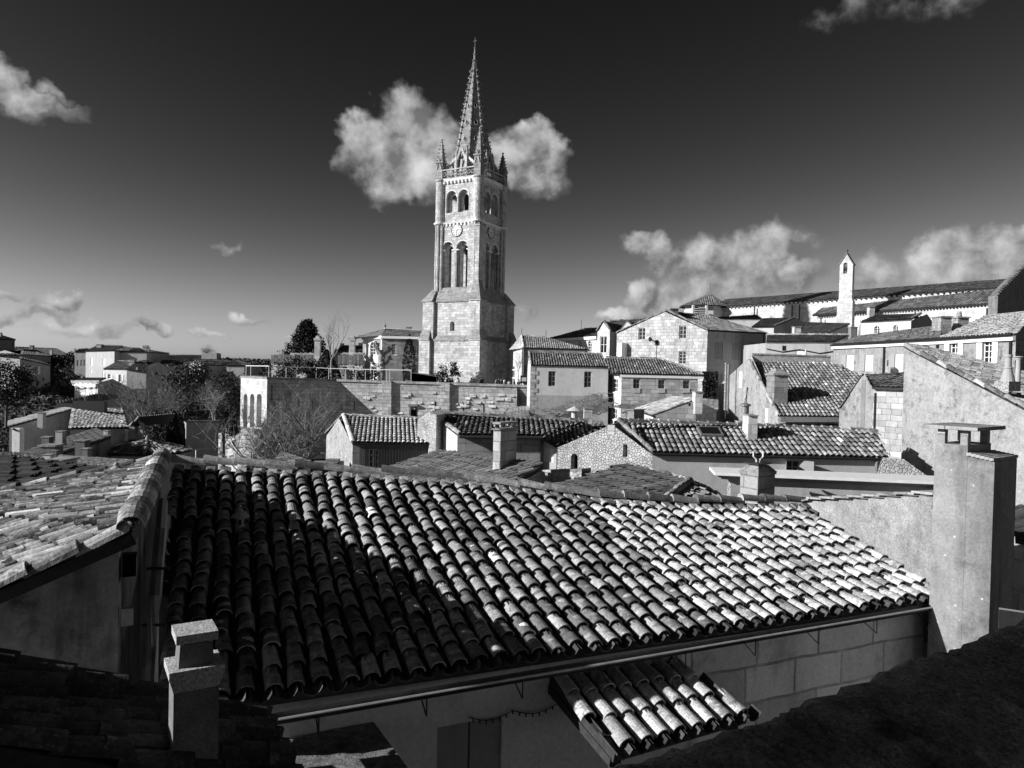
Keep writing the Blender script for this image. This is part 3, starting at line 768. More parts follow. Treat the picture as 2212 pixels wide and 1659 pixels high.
# ------------------------------------------------------------------ big chimney on the right
D0 = 9.2
k0, k1 = P('K', 1578, 900, 9.28), P('K', 1988, 900, 8.75)
f = (k1-k0); f.z = 0; wK = f.length; f.normalize(); g_ = V(-f.y, f.x, 0)
if g_.y < 0: g_ = -g_
dK = 1.0
for dd in np.arange(.2, 2.2, .02):
    q = k1+g_*dd; X = q.x/q.y
    if X > ray(*px('K', 2140, 900)).x/ray(*px('K', 2140, 900)).y: dK = float(dd); break
zt1 = P('K', 1700, 155, 9.2).z; zt2 = P('K', 1830, 240, 8.9).z; zt3 = P('K', 1990, 278, 8.75).z
big = thing('chimney_stack', 'tall broad rendered chimney with open slab cap, lichen spots and black shaded side', 'chimney', V(k0.x, k0.y, -8))
b = MB(); wA = wK*.56
def KP(s, t, z): return V(k0.x, k0.y, 0)+f*s+g_*t+V(0, 0, z)
b.hexa([KP(-.03, 0, -8), KP(wA, 0, -8), KP(wA, dK, -8), KP(-.03, dK, -8)], [KP(0, 0, zt1), KP(wA, 0, zt1), KP(wA, dK, zt1), KP(0, dK, zt1)], 'chimney_render')
b.hexa([KP(wA, .003, -8), KP(wK, .003, -8), KP(wK, dK, -8), KP(wA, dK, -8)], [KP(wA, .003, zt2), KP(wK, .003, zt3), KP(wK, dK, zt3), KP(wA, dK, zt2)], 'chimney_render')
b.build('stack', big)
b = MB()
for k in range(6):
    q = wA+(wK-wA)*(k+.5)/6; b.bar(KP(q, -.03, zt2+(zt3-zt2)*(k+.5)/6+.02), KP(q, dK+.03, zt2+(zt3-zt2)*(k+.5)/6+.02), (wK-wA)/5.6, 'ledge_stone', .035)
b.build('shoulder_tile', big)
zs = P('K', 1700, 54, 9.2).z
pw = .085
for s in (.06, wA-.05):
    for t in (.06, dK-.06): b = MB(); b.box(KP(s, t, zt1), pw, pw, zs-zt1, 'chimney_old', atan2(f.y, f.x)); b.build('pillar', big)
b = MB(); m = KP(wA/2, dK/2, zs); b.box(m, wA+.26, dK+.16, .045, 'ledge_stone', atan2(f.y, f.x)); b.build('cap', big)

# wall with a tile coping between the near roof and the chimney
vA, vB = M(1735, 1094), M(2022, 1282)
cw = thing('coping_wall', 'speckled party wall with thin coping tiles rising beside the near roof', 'wall', V(vA.x, vA.y, -8))
hx = V(vB.x-vA.x, vB.y-vA.y, 0).normalized(); nv = V(hx.y, -hx.x, 0)
tp = [onplane('d', x, y, vA, nv) for x, y in ((1722, 1092), (1740, 1083), (1820, 1080), (1900, 1076), (1985, 1071), (2016, 1069))]
mb = MB(); wall_seg(mb, tp[0], tp[-1], -8, 'render_speckled', [], apex=tp[1:-1])
bb = [q+V(.22*abs(nv.x), .22*abs(nv.y), 0) for q in (tp[0], tp[-1])]
wall_seg(mb, bb[0], bb[1], -8, 'render_speckled', [], apex=[q+V(.22*abs(nv.x), .22*abs(nv.y), 0) for q in tp[1:-1]])
wall_seg(mb, tp[-1], bb[1], -8, 'render_speckled', [])
mb.build('wall', cw)
mb = MB()
for i in range(9):
    a = tp[0].lerp(tp[-1], (i+.1)/9); c = tp[0].lerp(tp[-1], (i+1.25)/9)
    za = onplane('d', 0, 0, vA, nv)
    def zt(q):
        s = (q-tp[0]).dot(hx)
        for u, w in zip(tp, tp[1:]):
            su, sw = (u-tp[0]).dot(hx), (w-tp[0]).dot(hx)
            if su-1e-6 <= s <= sw+.8: 
                if s <= sw: return u.z+(w.z-u.z)*(s-su)/max(1e-6, sw-su)
        return tp[-1].z
    a.z, c.z = zt(a)+.045, zt(c)+.015
    side = V(abs(nv.x), abs(nv.y), 0)
    mb.hexa([a-side*.09, c-side*.09, c+side*.32, a+side*.32], [q+V(0, 0, .03) for q in (a-side*.09, c-side*.09, c+side*.32, a+side*.32)], 'ledge_stone')
mb.build('coping', cw)

# ------------------------------------------------------------------ mossy parapet in the foreground
par = MB(); rows = []
line = [(1180, 1712, 1.60), (1240, 1676, 1.64), (1309, 1650, 1.7), (1400, 1622, 1.78), (1500, 1590, 1.86), (1600, 1558, 1.95), (1675, 1536, 2.02), (1712, 1512, 2.06), (1830, 1472, 2.18), (1950, 1418, 2.32), (2000, 1407, 2.37), (2055, 1394, 2.43), (2110, 1368, 2.5), (2180, 1340, 2.58), (2300, 1290, 2.75)]
fine = []
for (x0, y0, D0_), (x1, y1, D1_) in zip(line, line[1:]):
    for k in range(6): t = k/6; fine.append(P('d', x0+(x1-x0)*t, y0+(y1-y0)*t+RU(-2.5, 2.5), D0_+(D1_-D0_)*t))
ax = (fine[-1]-fine[0]); ax.z = 0; ax.normalize(); wd = V(ax.y, -ax.x, 0)
if wd.y > 0: wd = -wd
for p in fine:
    r = [p+V(0, 0, -1.2)]
    for w, z in ((0, -.3), (0, -.05), (.012, -.012), (.05, .006), (.12, .012), (.2, .0), (.3, -.02), (.38, -.05), (.45, -.11), (.5, -.2), (.53, -.4), (.55, -1.2)):
        r.append(p+wd*w+V(0, 0, z)+V(RU(-1, 1), RU(-1, 1), RU(-1, 1))*.008)
    rows.append(r)
par.grid(rows, 'mossy_stone')
tag(par.build('parapet', None, smooth=True), 'dark mossy stone parapet sloping across the bottom right corner', 'parapet')
b = MB(); b.box(V(-4.2, -1.6, -9), 4.6, 6.6, 10.0, 'ashlar_grey');  # unseen block added left of the camera to shade the parapet
tag(b.build('keep_shade_block', None), 'unseen stone block for the keep beside the viewpoint, added to shade the parapet', 'tower')

# ================================================================== MIDDLE DISTANCE
def back(loop, b): return [q+b for q in loop]
def hz(v): return V(v.x, v.y, 0)
def perp_back(a, c, d):
    e = hz(c-a).normalized(); n = V(-e.y, e.x, 0)
    if n.y < 0: n = -n
    return n*d
def lvl(q, z): return V(q.x, q.y, z)
# T24 long cornice wall with its squat chimney
zc_ = P('K', 330, 352, 14).z
c0, c1 = P('K', 80, 350, 14.2), P('K', 1700, 402, 13.6)
c1.z = c0.z = (c0.z+c1.z)/2
e = perp_back(c0, c1, .45)
lw = thing('cornice_wall', 'long low rendered wall with a projecting stone cornice behind the near roof', 'wall', lvl(c0, -8))
ed = hz(c1-c0).normalized(); q0, q1 = c0+ed*.33-V(0, 0, .14), c1-V(0, 0, .14)
mb = MB(); wall_seg(mb, q0, q1, -8, 'render_grey', []); wall_seg(mb, q0, q0+e, -8, 'rubble_plaster', []); wall_seg(mb, q0+e, q1+e, -8, 'render_grey', []); mb.build('wall', lw)
mb = MB(); n_ = -e.normalized()
for w, za, zb_ in ((.20, -.055, 0), (.12, -.10, -.057), (.06, -.14, -.102)):
    a, c = c0+ed*(.2-w)+n_*w, c1+n_*w; mb.hexa([a+V(0, 0, za), c+V(0, 0, za), c+e-n_*w*2+V(0, 0, za), a+e-n_*w*2+V(0, 0, za)], [a+V(0, 0, zb_), c+V(0, 0, zb_), c+e-n_*w*2+V(0, 0, zb_), a+e-n_*w*2+V(0, 0, zb_)], 'white_stone' if w > .15 else 'zinc')
mb.build('cornice', lw)
sq = thing('squat_chimney', 'squat dark stained chimney with sloping top leaning on the long cornice wall', 'chimney', P('K', 380, 560, 13.3))
a, c, g2 = P('K', 262, 480, 13.25), P('K', 385, 480, 12.9), P('K', 500, 480, 13.25)
zt, zm = P('K', 380, 312, 13).z, P('K', 380, 375, 13).z
lo = [a, c, g2, a+g2-c]; md = sum(lo, Vector())/4
mb = MB(); mb.hexa([lvl(q, -8) for q in lo], [lvl(q, zm) for q in lo], 'chimney_old')
mb.hexa([lvl(md+(q-md)*1.08, zm) for q in lo], [lvl(md+(q-md)*1.1, zm+.06) for q in lo], 'ledge_stone')
mb.hexa([lvl(md+(q-md)*1.05, zm+.06) for q in lo], [lvl(md+(q-md)*.62, zt) for q in lo], 'ledge_stone'); mb.build('stack', sq)
mb = MB(); mb.hexa([lvl(md+(q-md)*.8, zt+.02) for q in lo], [lvl(md+(q-md)*.8, zt+.05) for q in lo], 'iron'); mb.build('cap', sq)
mb = MB(); mb.hexa([lvl(md+(q-md)*1.18, zm-1.45) for q in lo], [lvl(md+(q-md)*1.0, zm-.9) for q in lo], 'white_stone'); mb.build('flashing', sq)
for dx in (-.05, .05):
    mb = MB(); p0 = lvl(md, zt+.04)+V(dx*.5, 0, 0)
    mb.tube([p0, p0+V(dx*.2, 0, .06), p0+V(dx*1.2, 0, .11), p0+V(dx*1.3, 0, .2)], .016, 'frame_white', 6); mb.build('flue_prong', sq)

# T23 low lichened roof right of centre
h23 = thing('hipped_house', 'low hipped roof of lichen covered tile rows just beyond the near ridge', 'house', P('I', 800, 900, 19))
p1, p0 = P('I', 185, 745, 21.5), P('I', 700, 900, 18.6)
tp_, tr_, br_ = P('I', 720, 578, 24), P('I', 1232, 712, 20.5), P('I', 1040, 850, 18.2)
r2 = [P('I', 1062, 862, 18.2), P('I', 1480, 850, 19.4), P('I', 1240, 716, 20.5)]
rf = roof(h23, [{'p': [p0, p1, tp_, tr_, br_], 'mat': 'tile_lines', 'k': {'sp': .28, 'ln': .46, 'jit': .012, 'rr': .42, 'lift': .015, 'hf': 1.1}}, {'p': r2, 'mat': 'tile_mid'}], sp=.21, ln=.36, seg=5, ridges=[(tr_, br_), (tp_, tr_)], rmat='tile_left', jit=.018)
rb = P('I', 1460, 830, 20.6)
walls(h23, [q-V(0, 0, .15) for q in (p0, p1, tp_, rb, r2[1])], -9, 'render_dark')
mb = MB(); ridge(mb, tr_+V(0, 0, .03), P('I', 1462, 805, 21.5), 'tile_mid', r=.1, ln=.3); mb.build('verge', h23)

# T22 broad low roof in the centre
h22 = thing('broad_house', 'broad low roof with fine tile rows and one tall pale chimney, centre of the roofs', 'house', P('H', 1200, 700, 26))
a1, a0 = P('H', 440, 655, 30), P('H', 900, 860, 24.5)
pl = [a0, a1, P('H', 1030, 466, 31.5), P('H', 1165, 476, 30.5), P('H', 1842, 572, 27), P('H', 1560, 725, 23.5)]
rf22 = roof(h22, [pl], 'tile_lines', sp=.32, ln=.5, seg=6, jit=.012, rr=.42, lift=.015, hf=1.0)
walls(h22, [q-V(0, 0, .16) for q in (a0, a1, pl[2], pl[4], pl[5])], -9, {'*': 'rubble'})
chim_px(h22, rf22, 'H', 1477, 1605, 265, 600, 26.2, depth=1.0, rz=radians(-35), mat='ashlar_light', cap='slab', capmat='ledge_stone')
# dark low rubble wall to its right
b = MB(); q0, q1 = P('H', 1838, 628, 28), P('H', 2150, 620, 26.5); ee = perp_back(q0, q1, .5)
wall_seg(b, q0, q1, -9, 'rubble_plaster', []); b.hexa([q0, q1, q1+ee, q0+ee], [q+V(0, 0, .1) for q in (q0, q1, q1+ee, q0+ee)], 'ledge_stone'); wall_seg(b, q0+ee, q1+ee, -9, 'rubble_plaster', [])
tag(b.build('yard_wall'), 'dark low rubble yard wall between the broad roof and the stone gable', 'wall')

# T20 house with the wavy dark ridge
h20 = thing('dormer_house', 'house with long wavy dark tile roof above two shaded ashlar walls', 'house', P('H', 1500, 560, 36))
FL, FR = P('H', 1190, 330, 34), P('H', 1838, 337, 34)
RL, RR = P('H', 1000, 160, 38.4), P('H', 2195, 230, 38.6)
ex = [P('H', 1838, 342, 34), P('H', 1968, 412, 34.2), P('H', 2228, 290, 36.4), P('H', 2195, 232, 38.5)]
bkv = V(0, 4.5, -.8)
roof(h20, [{'p': [FL, FR, RR, RL]}, {'p': ex}, {'p': [RR+bkv, RL+bkv, RL, RR]}], 'tile_mid', sp=.245, ln=.42, seg=5, ridges=[(RL, RR), (P('H', 1012, 205, 38.2), FL)], rmat='tile_mid', jit=.014)
wl0 = [P('H', 1008, 212, 38), P('H', 1172, 338, 34.3), P('H', 1828, 345, 34.3), P('H', 1828, 345, 34.3)]
walls(h20, [wl0[0], wl0[1], wl0[2], lvl(RR, wl0[2].z), lvl(RL+bkv, wl0[2].z)], -9, {0: 'render_pale', '*': 'ashlar_grey'},
      wins=[(1, 'H', 1458, 352, 1478, 508, 'd')])
q0, q1, q2 = P('H', 1826, 362, 34.6), P('H', 1958, 440, 34.3), P('H', 2060, 440, 36)
walls(h20, [q0, q1, q2, lvl(RR, q2.z)], -9, {'*': 'render_pale'}, wins=[(0, 'H', 1852, 437, 1928, 545, 's')], name='side_wall')
downpipe(h20, q1+V(.05, -.02, 0), -9, .07, 'iron'); gutter(h20, FL, FR, .05)
# firewall stub
fw0 = [P('H', 858, 198, 37.5), P('H', 945, 152, 36.6), P('H', 1008, 205, 36.2)]
b = MB(); lo = [fw0[0], fw0[1], fw0[1]+V(.55, 1.2, 0), fw0[0]+V(.55, 1.2, 0)]
top = [P('H', 852, 210, 37.5), P('H', 932, 150, 36.6)]
b.hexa([lvl(q, -9) for q in lo], [lvl(lo[0], top[0].z), lvl(lo[1], top[1].z), lvl(lo[2], top[1].z), lvl(lo[3], top[0].z)], 'rubble_plaster')
f0 = lvl(lo[1], -9); b.hexa([f0, P('H', 1000, 450, 36)+V(0, 0, -5), P('H', 1000, 450, 36)+V(.3, 1, -5), lo[2]*1], [lvl(lo[1], top[1].z), lvl(P('H', 1000, 450, 36), top[1].z-.1), lvl(P('H', 1000, 450, 36)+V(.3, 1, 0), top[1].z-.1), lvl(lo[2], top[1].z)], 'rubble')
b.build('firewall', h20)

# T21 shed house with the clean bright tiles
h21 = thing('shed_house', 'small rubble gabled shed with a bright even tile roof and planked front', 'house', P('H', 500, 640, 37))
FL, FR = P('H', 346, 389, 36), P('H', 943, 398, 36.6)
RL, RR = P('H', 276, 183, 40.2), P('H', 850, 206, 40.8)
BL = P('H', 139, 325, 44.4); BR = FR+(BL-FL)
roof(h21, [{'p': [FL, FR, RR, RL]}, {'p': [BR, BL, RL, RR], 'mat': 'tile_mid'}], 'tile_bright', sp=.225, ln=.4, seg=5, ridges=[(RL, RR), (RL, FL), (RL, BL)], rmat='tile_bright', jit=.008)
s0 = lvl(FL+(FR-FL)*.09, FL.z-.12)
walls(h21, [FL-V(0, 0, .12), s0, FR-V(0, 0, .12), BR-V(0, 0, .12), BL-V(0, 0, .12)], -9, {4: 'rubble_plaster', 0: 'ashlar_grey', 1: 'wood_grey', '*': 'render_dark'}, apex={4: [RL-V(0, 0, .1)]},
      wins=[(1, 'H', 470, 442, 550, 590, 'w', 2, 3)])
b = MB(); a, c = s0+V(.02, -.01, 0), FR
for k in range(24):
    q = a.lerp(c, (k+.5)/24)-V(0, .02, .1); b.bar(q, V(q.x, q.y, -9), .012, 'wood_dark', .03)
b.build('batten', h21)
b = MB(); q0, q1 = P('H', 25, 545, 36), P('H', 240, 545, 36); b.hexa([lvl(q, -9) for q in (q0, q1, q1+V(.1, .6, 0), q0+V(0, .6, 0))], [q0, q1, q1+V(.1, .6, 0), q0+V(0, .6, 0)], 'render_dark')
b.box(P('H', 190, 548, 36.2), .6, .5, .18, 'ledge_stone')
tag(b.build('stub_wall'), 'low dark broken wall in front of the rubble shed', 'wall')
# tile slab roof behind the near ridge at left
g3 = thing('small_outhouse', 'tiny outhouse roof under the bare tree beside the rubble shed', 'house', P('D', 480, 1480, 33))
roof(g3, [[P('D', 380, 1480, 33), P('D', 540, 1500, 31), P('D', 725, 1412, 35), P('D', 475, 1330, 39)]], 'tile_left', sp=.22, seg=4)
walls(g3, [q-V(0, 0, .15) for q in (P('D', 380, 1480, 33), P('D', 540, 1500, 31), P('D', 725, 1412, 35), P('D', 475, 1330, 39))], -10, 'rubble')

# T18 stone gable house with the long roof
h18 = thing('stone_gable_house', 'stone gabled house with long patchy tile roof, rendered front and roof window', 'house', P('I', 1500, 650, 33))
FL, FR = P('I', 938, 462, 31), P('J', 1080, 992, 31.2); FR.z = FL.z-.02
AP, RR = P('I', 668, 226, 32.6), P('J', 985, 790, 34.5)
BL = P('I', 192, 412, 33.8); BRq = FR+(BL-FL)
ti = [FL, FR, RR, AP]
rf18 = roof(h18, [{'p': ti}, {'p': [BRq, BL, AP, RR], 'mat': 'tile_dim'}], 'tile_mid', sp=.245, ln=.42, seg=6, ridges=[(AP, RR), (AP, FL)], rmat='tile_mid', near=False, jit=.012)
# niche and small window in the gable, shuttered window in the front
walls(h18, [BL-V(0, 0, .1), FL-V(0, 0, .14), FR-V(0, 0, .14), BRq-V(0, 0, .14)], -9, {0: 'rubble', 1: 'render_pale', '*': 'rubble'}, apex={0: [AP-V(0, 0, .1)]},
      wins=[(0, 'I', 707, 405, 742, 505, 'd'), (0, 'I', 296, 478, 350, 640, 'd', 1, 1, True), (1, 'J', 238, 1027, 350, 1140, 'k', 2, 2)], t=.3)
W3, _, _, nn = wall_seg(MB(), FL, FR, -9, 'render_grey', [])
def on18(x, y): return onplane('J', x, y, FL, nn)
for x0, x1, xo in ((236, 205, -1), (355, 432, 1)):
    a, c = on18(x0, 1027), on18(x1, 1140); b = MB(); o_ = -nn*0
    t_ = nn*.02
    b.hexa([lvl(a, c.z)+t_, lvl(c, c.z)+t_+nn*.35, lvl(c, c.z)+t_+nn*.31, lvl(a, c.z)+t_-nn*.0+V(.03, 0, 0)], [lvl(a, a.z)+t_, lvl(c, a.z)+t_+nn*.35, lvl(c, a.z)+t_+nn*.31, lvl(a, a.z)+t_+V(.03, 0, 0)], 'shutter_grey'); b.build('shutter', h18)
gutter(h18, FL, FR, .06, 'iron', V(0, -.14, -.09)); downpipe(h18, FR+V(-.5, 0, 0), -9, .06, 'zinc')
b = MB(); a = onplane('I', 590, 250, BL, hz(perp_back(BL, FL, 1)).normalized()); nb = -hz(perp_back(BL, FL, 1)).normalized(); eb = hz(FL-BL).normalized()
b.hexa([a+nb*.01, a+eb*.34+nb*.01, a+eb*.34+nb*.03, a+nb*.03], [q+V(0, 0, -.42) for q in (a+nb*.01, a+eb*.34+nb*.01, a+eb*.34+nb*.03, a+nb*.03)], 'ashlar_light'); b.build('patch', h18)
def onroof(tri, c, x, y):
    n = flatten(tri)[1]; return onplane(c, x, y, tri[0], n), n
q, n = onroof(ti, 'I', 1388, 326); e = (FR-FL).normalized(); u = n.cross(e)
b = MB(); b.hexa([q-e*.5-u*.42, q+e*.5-u*.42, q+e*.5+u*.42, q-e*.5+u*.42], [q+n*.2+w for w in (-e*.5-u*.42, e*.5-u*.42, e*.5+u*.42, -e*.5+u*.42)], 'zinc')
sk = b.build('skylight', h18); sk.parent = rf18
b = MB(); b.face([q+n*.204+w for w in (-e*.42-u*.34, e*.42-u*.34, e*.42+u*.34, -e*.42+u*.34)], 'pane'); b.build('skylight_pane', h18).parent = rf18
chim_px(h18, rf18, 'I', 765, 870, 118, 290, 34.6, depth=.9, rz=radians(-42), mat='chimney_render', capmat='ledge_stone')
chim_px(h18, rf18, 'I', 1690, 1763, 160, 395, 32.2, depth=.8, mat='ashlar_pale')
chim_px(h18, rf18, 'I', 1628, 1690, 212, 330, 33.4, depth=.7, mat='ashlar_pale')
p = P('I', 1668, 215, 33.6); b = MB(); b.lathe(p, [(.17, 0), (.17, .65), (.26, .66), (.26, .72), (.05, .8)], 'zinc', 12); b.tube([p+V(.05, 0, .7), p+V(.05, 0, 1.5)], .02, 'iron', 4); b.tube([p+V(-.05, 0, .7), p+V(.1, 0, 1.5)], .02, 'iron', 4); b.build('flue', h18).parent = rf18
p = P('I', 1275, 250, 35); b = MB(); b.lathe(p-V(0, 0, .5), [(.12, 0), (.12, .45), (.4, .48), (.1, .66), (.02, .68)], 'zinc', 12); b.build('vent_cap', h18).parent = rf18
b = MB(); b.box(P('I', 1580, 258, 35.5)-V(0, 0, .4), 1.6, .5, .5, 'render_dark'); b.build('ridge_block', h18).parent = rf18

# T16 white gable end with a short roof and stained ashlar wall
h16 = thing('end_gable_house', 'pale speckled gable end with a dark pilaster strip and short tile roof', 'house', P('J', 900, 770, 46))
g0, g1, g2, g3_ = P('J', 678, 600, 48), P('J', 868, 318, 46.5), P('J', 962, 425, 45.6), P('J', 1235, 440, 44)
bv = perp_back(g0, g2, 9.)
walls(h16, [g0, g2, g3_, g3_+bv*.6, g0+bv], -9, {0: 'render_speckled', 1: 'ashlar_light', '*': 'render_grey'}, apex={0: [g1]})
roof(h16, [{'p': [P('J', 958, 418, 45.4), P('J', 1240, 428, 43.8), P('J', 1240, 300, 48.5), P('J', 903, 322, 48.5)]}], 'tile_mid', sp=.3, ln=.5, seg=5, jit=.02)
b = MB(); n_ = -perp_back(g0, g2, 1).normalized(); a, c = onplane('J', 862, 400, g0, n_), onplane('J', 896, 400, g0, n_)
b.hexa([lvl(a, -9)+n_*.02, lvl(c, -9)+n_*.02, lvl(c, -9), lvl(a, -9)], [lvl(a, g1.z-.3)+n_*.02, lvl(c, g1.z-.3)+n_*.02, lvl(c, g1.z-.3), lvl(a, g1.z-.3)], 'render_dark'); b.build('pilaster', h16)
b = MB(); ridge(b, g0+V(0, -.1, .03), g1+V(0, -.1, .03), 'tile_dim', r=.1, ln=.4); b.build('verge', h16)
downpipe(h16, g2+V(.05, -.05, -.3), -9, .05)

# T17 big rubble wall at the right
h17 = thing('raking_house', 'big pale rubble wall under a raking tile roof with clay flue pots, right edge', 'house', P('J', 1700, 1160, 32))
A0_, A1_ = P('J', 1220, 97, 34.5), P('J', 2420, 718, 28.2)
A0b, A1b = P('J', 1345, 88, 43), P('J', 2460, 372, 36)
walls(h17, [A0_, A1_, lvl(A1b, A1_.z), lvl(A0b, A0_.z)], -9, {0: 'wall_speckled', '*': 'render_grey'})
tq = [A1_+V(0, 0, .12), A1b, A0b, A0_+V(0, 0, .12)]
rf17 = roof(h17, [tq], 'tile_mid', sp=.34, ln=.5, seg=6, jit=.012, ov=.0, rr=.44, hf=1.2)
b = MB(); ridge(b, A0_+V(0, -.05, .1), A1_+V(0, -.05, .1), 'tile_left', r=.15, ln=.5, seg=6); b.build('verge', h17).parent = rf17
p = P('J', 2072, 450, 30.5); s_ = .0123*.2599*1600/1600*30.5
sc_ = .2599*30.5/1600
b = MB(); b.box(p, 130*sc_, 130*sc_, 80*sc_, 'rubble_plaster', .3); b.lathe(p+V(0, 0, 75*sc_), [(58*sc_, 0), (30*sc_, 110*sc_), (36*sc_, 112*sc_), (36*sc_, 122*sc_), (28*sc_, 124*sc_), (24*sc_, 205*sc_), (32*sc_, 207*sc_), (32*sc_, 228*sc_), (22*sc_, 228*sc_)], 'render_grey', 16)
b.build('flue_pot', h17).parent = rf17
p = P('J', 2162, 300, 33); sc_ = .2599*33/1600
b = MB(); b.lathe(p-V(0, 0, .8), [(20*sc_, 0), (18*sc_, .8+110*sc_), (24*sc_, .8+110*sc_), (24*sc_, .8+128*sc_), (40*sc_, .8+130*sc_), (40*sc_, .8+138*sc_)], 'render_grey', 14); b.build('flue_pot', h17).parent = rf17
b = MB(); nn17 = -perp_back(A0_, A1_, 1).normalized(); a, c = onplane('J', 1262, 1058, A0_, nn17), onplane('J', 1305, 1110, A0_, nn17)
b.hexa([lvl(a, c.z)+nn17*.2, lvl(c, c.z)+nn17*.2, lvl(c, c.z), lvl(a, c.z)], [lvl(a, a.z)+nn17*.2, lvl(c, a.z)+nn17*.2, lvl(c, a.z), lvl(a, a.z)], 'white_stone'); b.build('wall_box', h17)
# low lean-to wall between the stone gable house and the rubble wall
b = MB(); q = [P('J', 985, 1140, 30.6), P('J', 1035, 1000, 30.9), P('J', 1230, 1005, 33), P('J', 1450, 1170, 31)]
wall_seg(b, P('J', 985, 1150, 30.6), P('J', 1440, 1180, 30), -9, 'rubble_plaster', [], apex=[P('J', 1030, 1000, 30.6), P('J', 1210, 1015, 30.4)])
wall_seg(b, P('J', 985, 1150, 30.6), P('J', 1230, 1180, 33.8), -9, 'rubble_plaster', [])
tag(b.build('lean_wall'), 'pale low sloping wall between the stone gable house and big rubble wall', 'wall')

# T15 house with the large patterned roof
h15 = thing('big_roof_house', 'house with large steep corduroy tile roof, rubble gable and metal flue pipes', 'house', P('J', 400, 740, 52))
E0, E1, H1, TR, TL = P('J', 170, 655, 50.3), P('J', 684, 660, 50), P('J', 862, 318, 57), P('J', 606, 215, 58), P('A', 1712, 795, 58.3)
mid_ = P('A', 1930, 1112, 52.7)
GL, GA = P('A', 1390, 1055, 73), P('A', 1742, 728, 58.6)
roof(h15, [{'p': [E0, E1, H1, TR, TL]}], 'tile_mid', sp=.27, ln=.45, seg=5, ridges=[(TL, E0)], rmat='tile_mid', jit=.012)
rf15 = bpy.data.objects[[o.name for o in h15.children][-1]]
walls(h15, [GL, E0-V(0, 0, .1), E1-V(0, 0, .1), H1-V(0, 0, .2), lvl(TR, TR.z-.2)+V(0, 2, 0), lvl(GL, GL.z)+V(6, 2, 0)], -9, {0: 'rubble_plaster', '*': 'render_pale'}, apex={0: [GA-V(0, 0, .05), ]},
      wins=[(0, 'A', 1607, 892, 1642, 1055, 's'), (0, 'A', 1582, 1232, 1616, 1400, 'g'), (0, 'A', 1862, 1255, 1892, 1420, 's')])
b = MB(); a, c = GA, P('J', 606, 168, 58.3); lo_ = [lvl(a, a.z-2.2), lvl(c, a.z-2.5), lvl(c, a.z-2.5)+V(0, .5, 0), lvl(a, a.z-2.2)+V(0, .5, 0)]
b.hexa(lo_, [a, c, c+V(0, .5, 0), a+V(0, .5, 0)], 'rubble_plaster'); b.hexa([q+V(0, -.06, .0) for q in (a, c)]+[c+V(0, .56, 0), a+V(0, .56, 0)], [q+V(0, -.06, .12) for q in (a, c)]+[c+V(0, .56, .12), a+V(0, .56, .12)], 'ledge_stone'); b.build('parapet', h15)
sc_ = .2599*50/1600
b = MB(); a, c = P('J', 190, 668, 49.6), P('J', 676, 672, 49.4); b.hexa([a-V(0, 0, 40*sc_), c-V(0, 0, 36*sc_), c-V(0, -.5, 36*sc_), a-V(0, -.5, 40*sc_)], [a, c, c+V(0, .5, 0), a+V(0, .5, 0)], 'zinc'); b.build('fascia', h15)
b = MB(); a, c = P('J', 195, 722, 49.8), P('J', 676, 726, 49.6); b.hexa([a-V(0, 0, 10*sc_), c-V(0, 0, 10*sc_), c-V(0, -.4, 10*sc_), a-V(0, -.4, 10*sc_)], [a, c, c+V(0, .4, 0), a+V(0, .4, 0)], 'iron'); b.build('beam', h15)
for x, w, y0, y1 in ((1462, 14, 826, 1360), (1486, 17, 840, 1310)):
    sc2 = .2193*58/1600; a = P('A', x, y0, 64); c = P('A', x+8, y1, 63.8); b = MB(); L = a.z-c.z
    b.lathe(V(c.x, c.y, c.z), [(w*sc2, 0)]+[z for k in range(1, 6) for z in ((w*sc2, L*k/6-.05), (w*sc2*1.12, L*k/6), (w*sc2, L*k/6+.05))]+[(w*sc2, L), (w*sc2*1.25, L+.02), (w*sc2*1.25, L+.15)], 'chimney_render' if w > 15 else 'zinc', 12); b.build('flue_pipe', h15)
chim_px(h15, rf15, 'J', 133, 245, 305, 540, 51.8, depth=1.6, mat='ashlar_grey', cap='mitre')

# T19 small house with the bright sloping roof
h19 = thing('small_gable_house', 'small house with a bright one-way tile roof and shaded gable between two chimneys', 'house', P('A', 950, 1400, 60))
a0, a1, b1, b0 = P('A', 765, 1322, 58), P('A', 1190, 1165, 57), P('A', 960, 1146, 66), P('A', 590, 1262, 68)
rf19 = roof(h19, [[a0, b0, b1, a1]], 'tile_far_bright', sp=.28, ln=.5, seg=4, jit=.02)
walls(h19, [a0-V(0, 0, .12), a1-V(0, 0, .12), P('A', 1390, 1270, 60), b1-V(0, 0, .2), b0-V(0, 0, .12)], -8, {0: 'ashlar_grey', 4: 'ashlar_pale', '*': 'ashlar_grey'}, wins=[(0, 'A', 1115, 1200, 1135, 1235, 'd'), (4, 'A', 695, 1352, 712, 1400, 'd')])
chim_px(h19, rf19, 'A', 1180, 1250, 1085, 1250, 56.5, depth=1., mat='ashlar_pale')
gutter(h19, a0, b0, .08)
h19b = thing('lean_to_shed', 'low lean-to with a shallow roof between small gable house and flue pipes', 'house', P('A', 1300, 1300, 64))
roof(h19b, [[P('A', 1390, 1275, 62), P('A', 1390, 1165, 70), P('A', 1250, 1165, 70), P('A', 1250, 1210, 63)]], 'tile_far', sp=.28, seg=3)
walls(h19b, [q-V(0, 0, .15) for q in (P('A', 1390, 1275, 62), P('A', 1390, 1165, 70), P('A', 1250, 1165, 70), P('A', 1250, 1210, 63))], -8, 'render_dark')

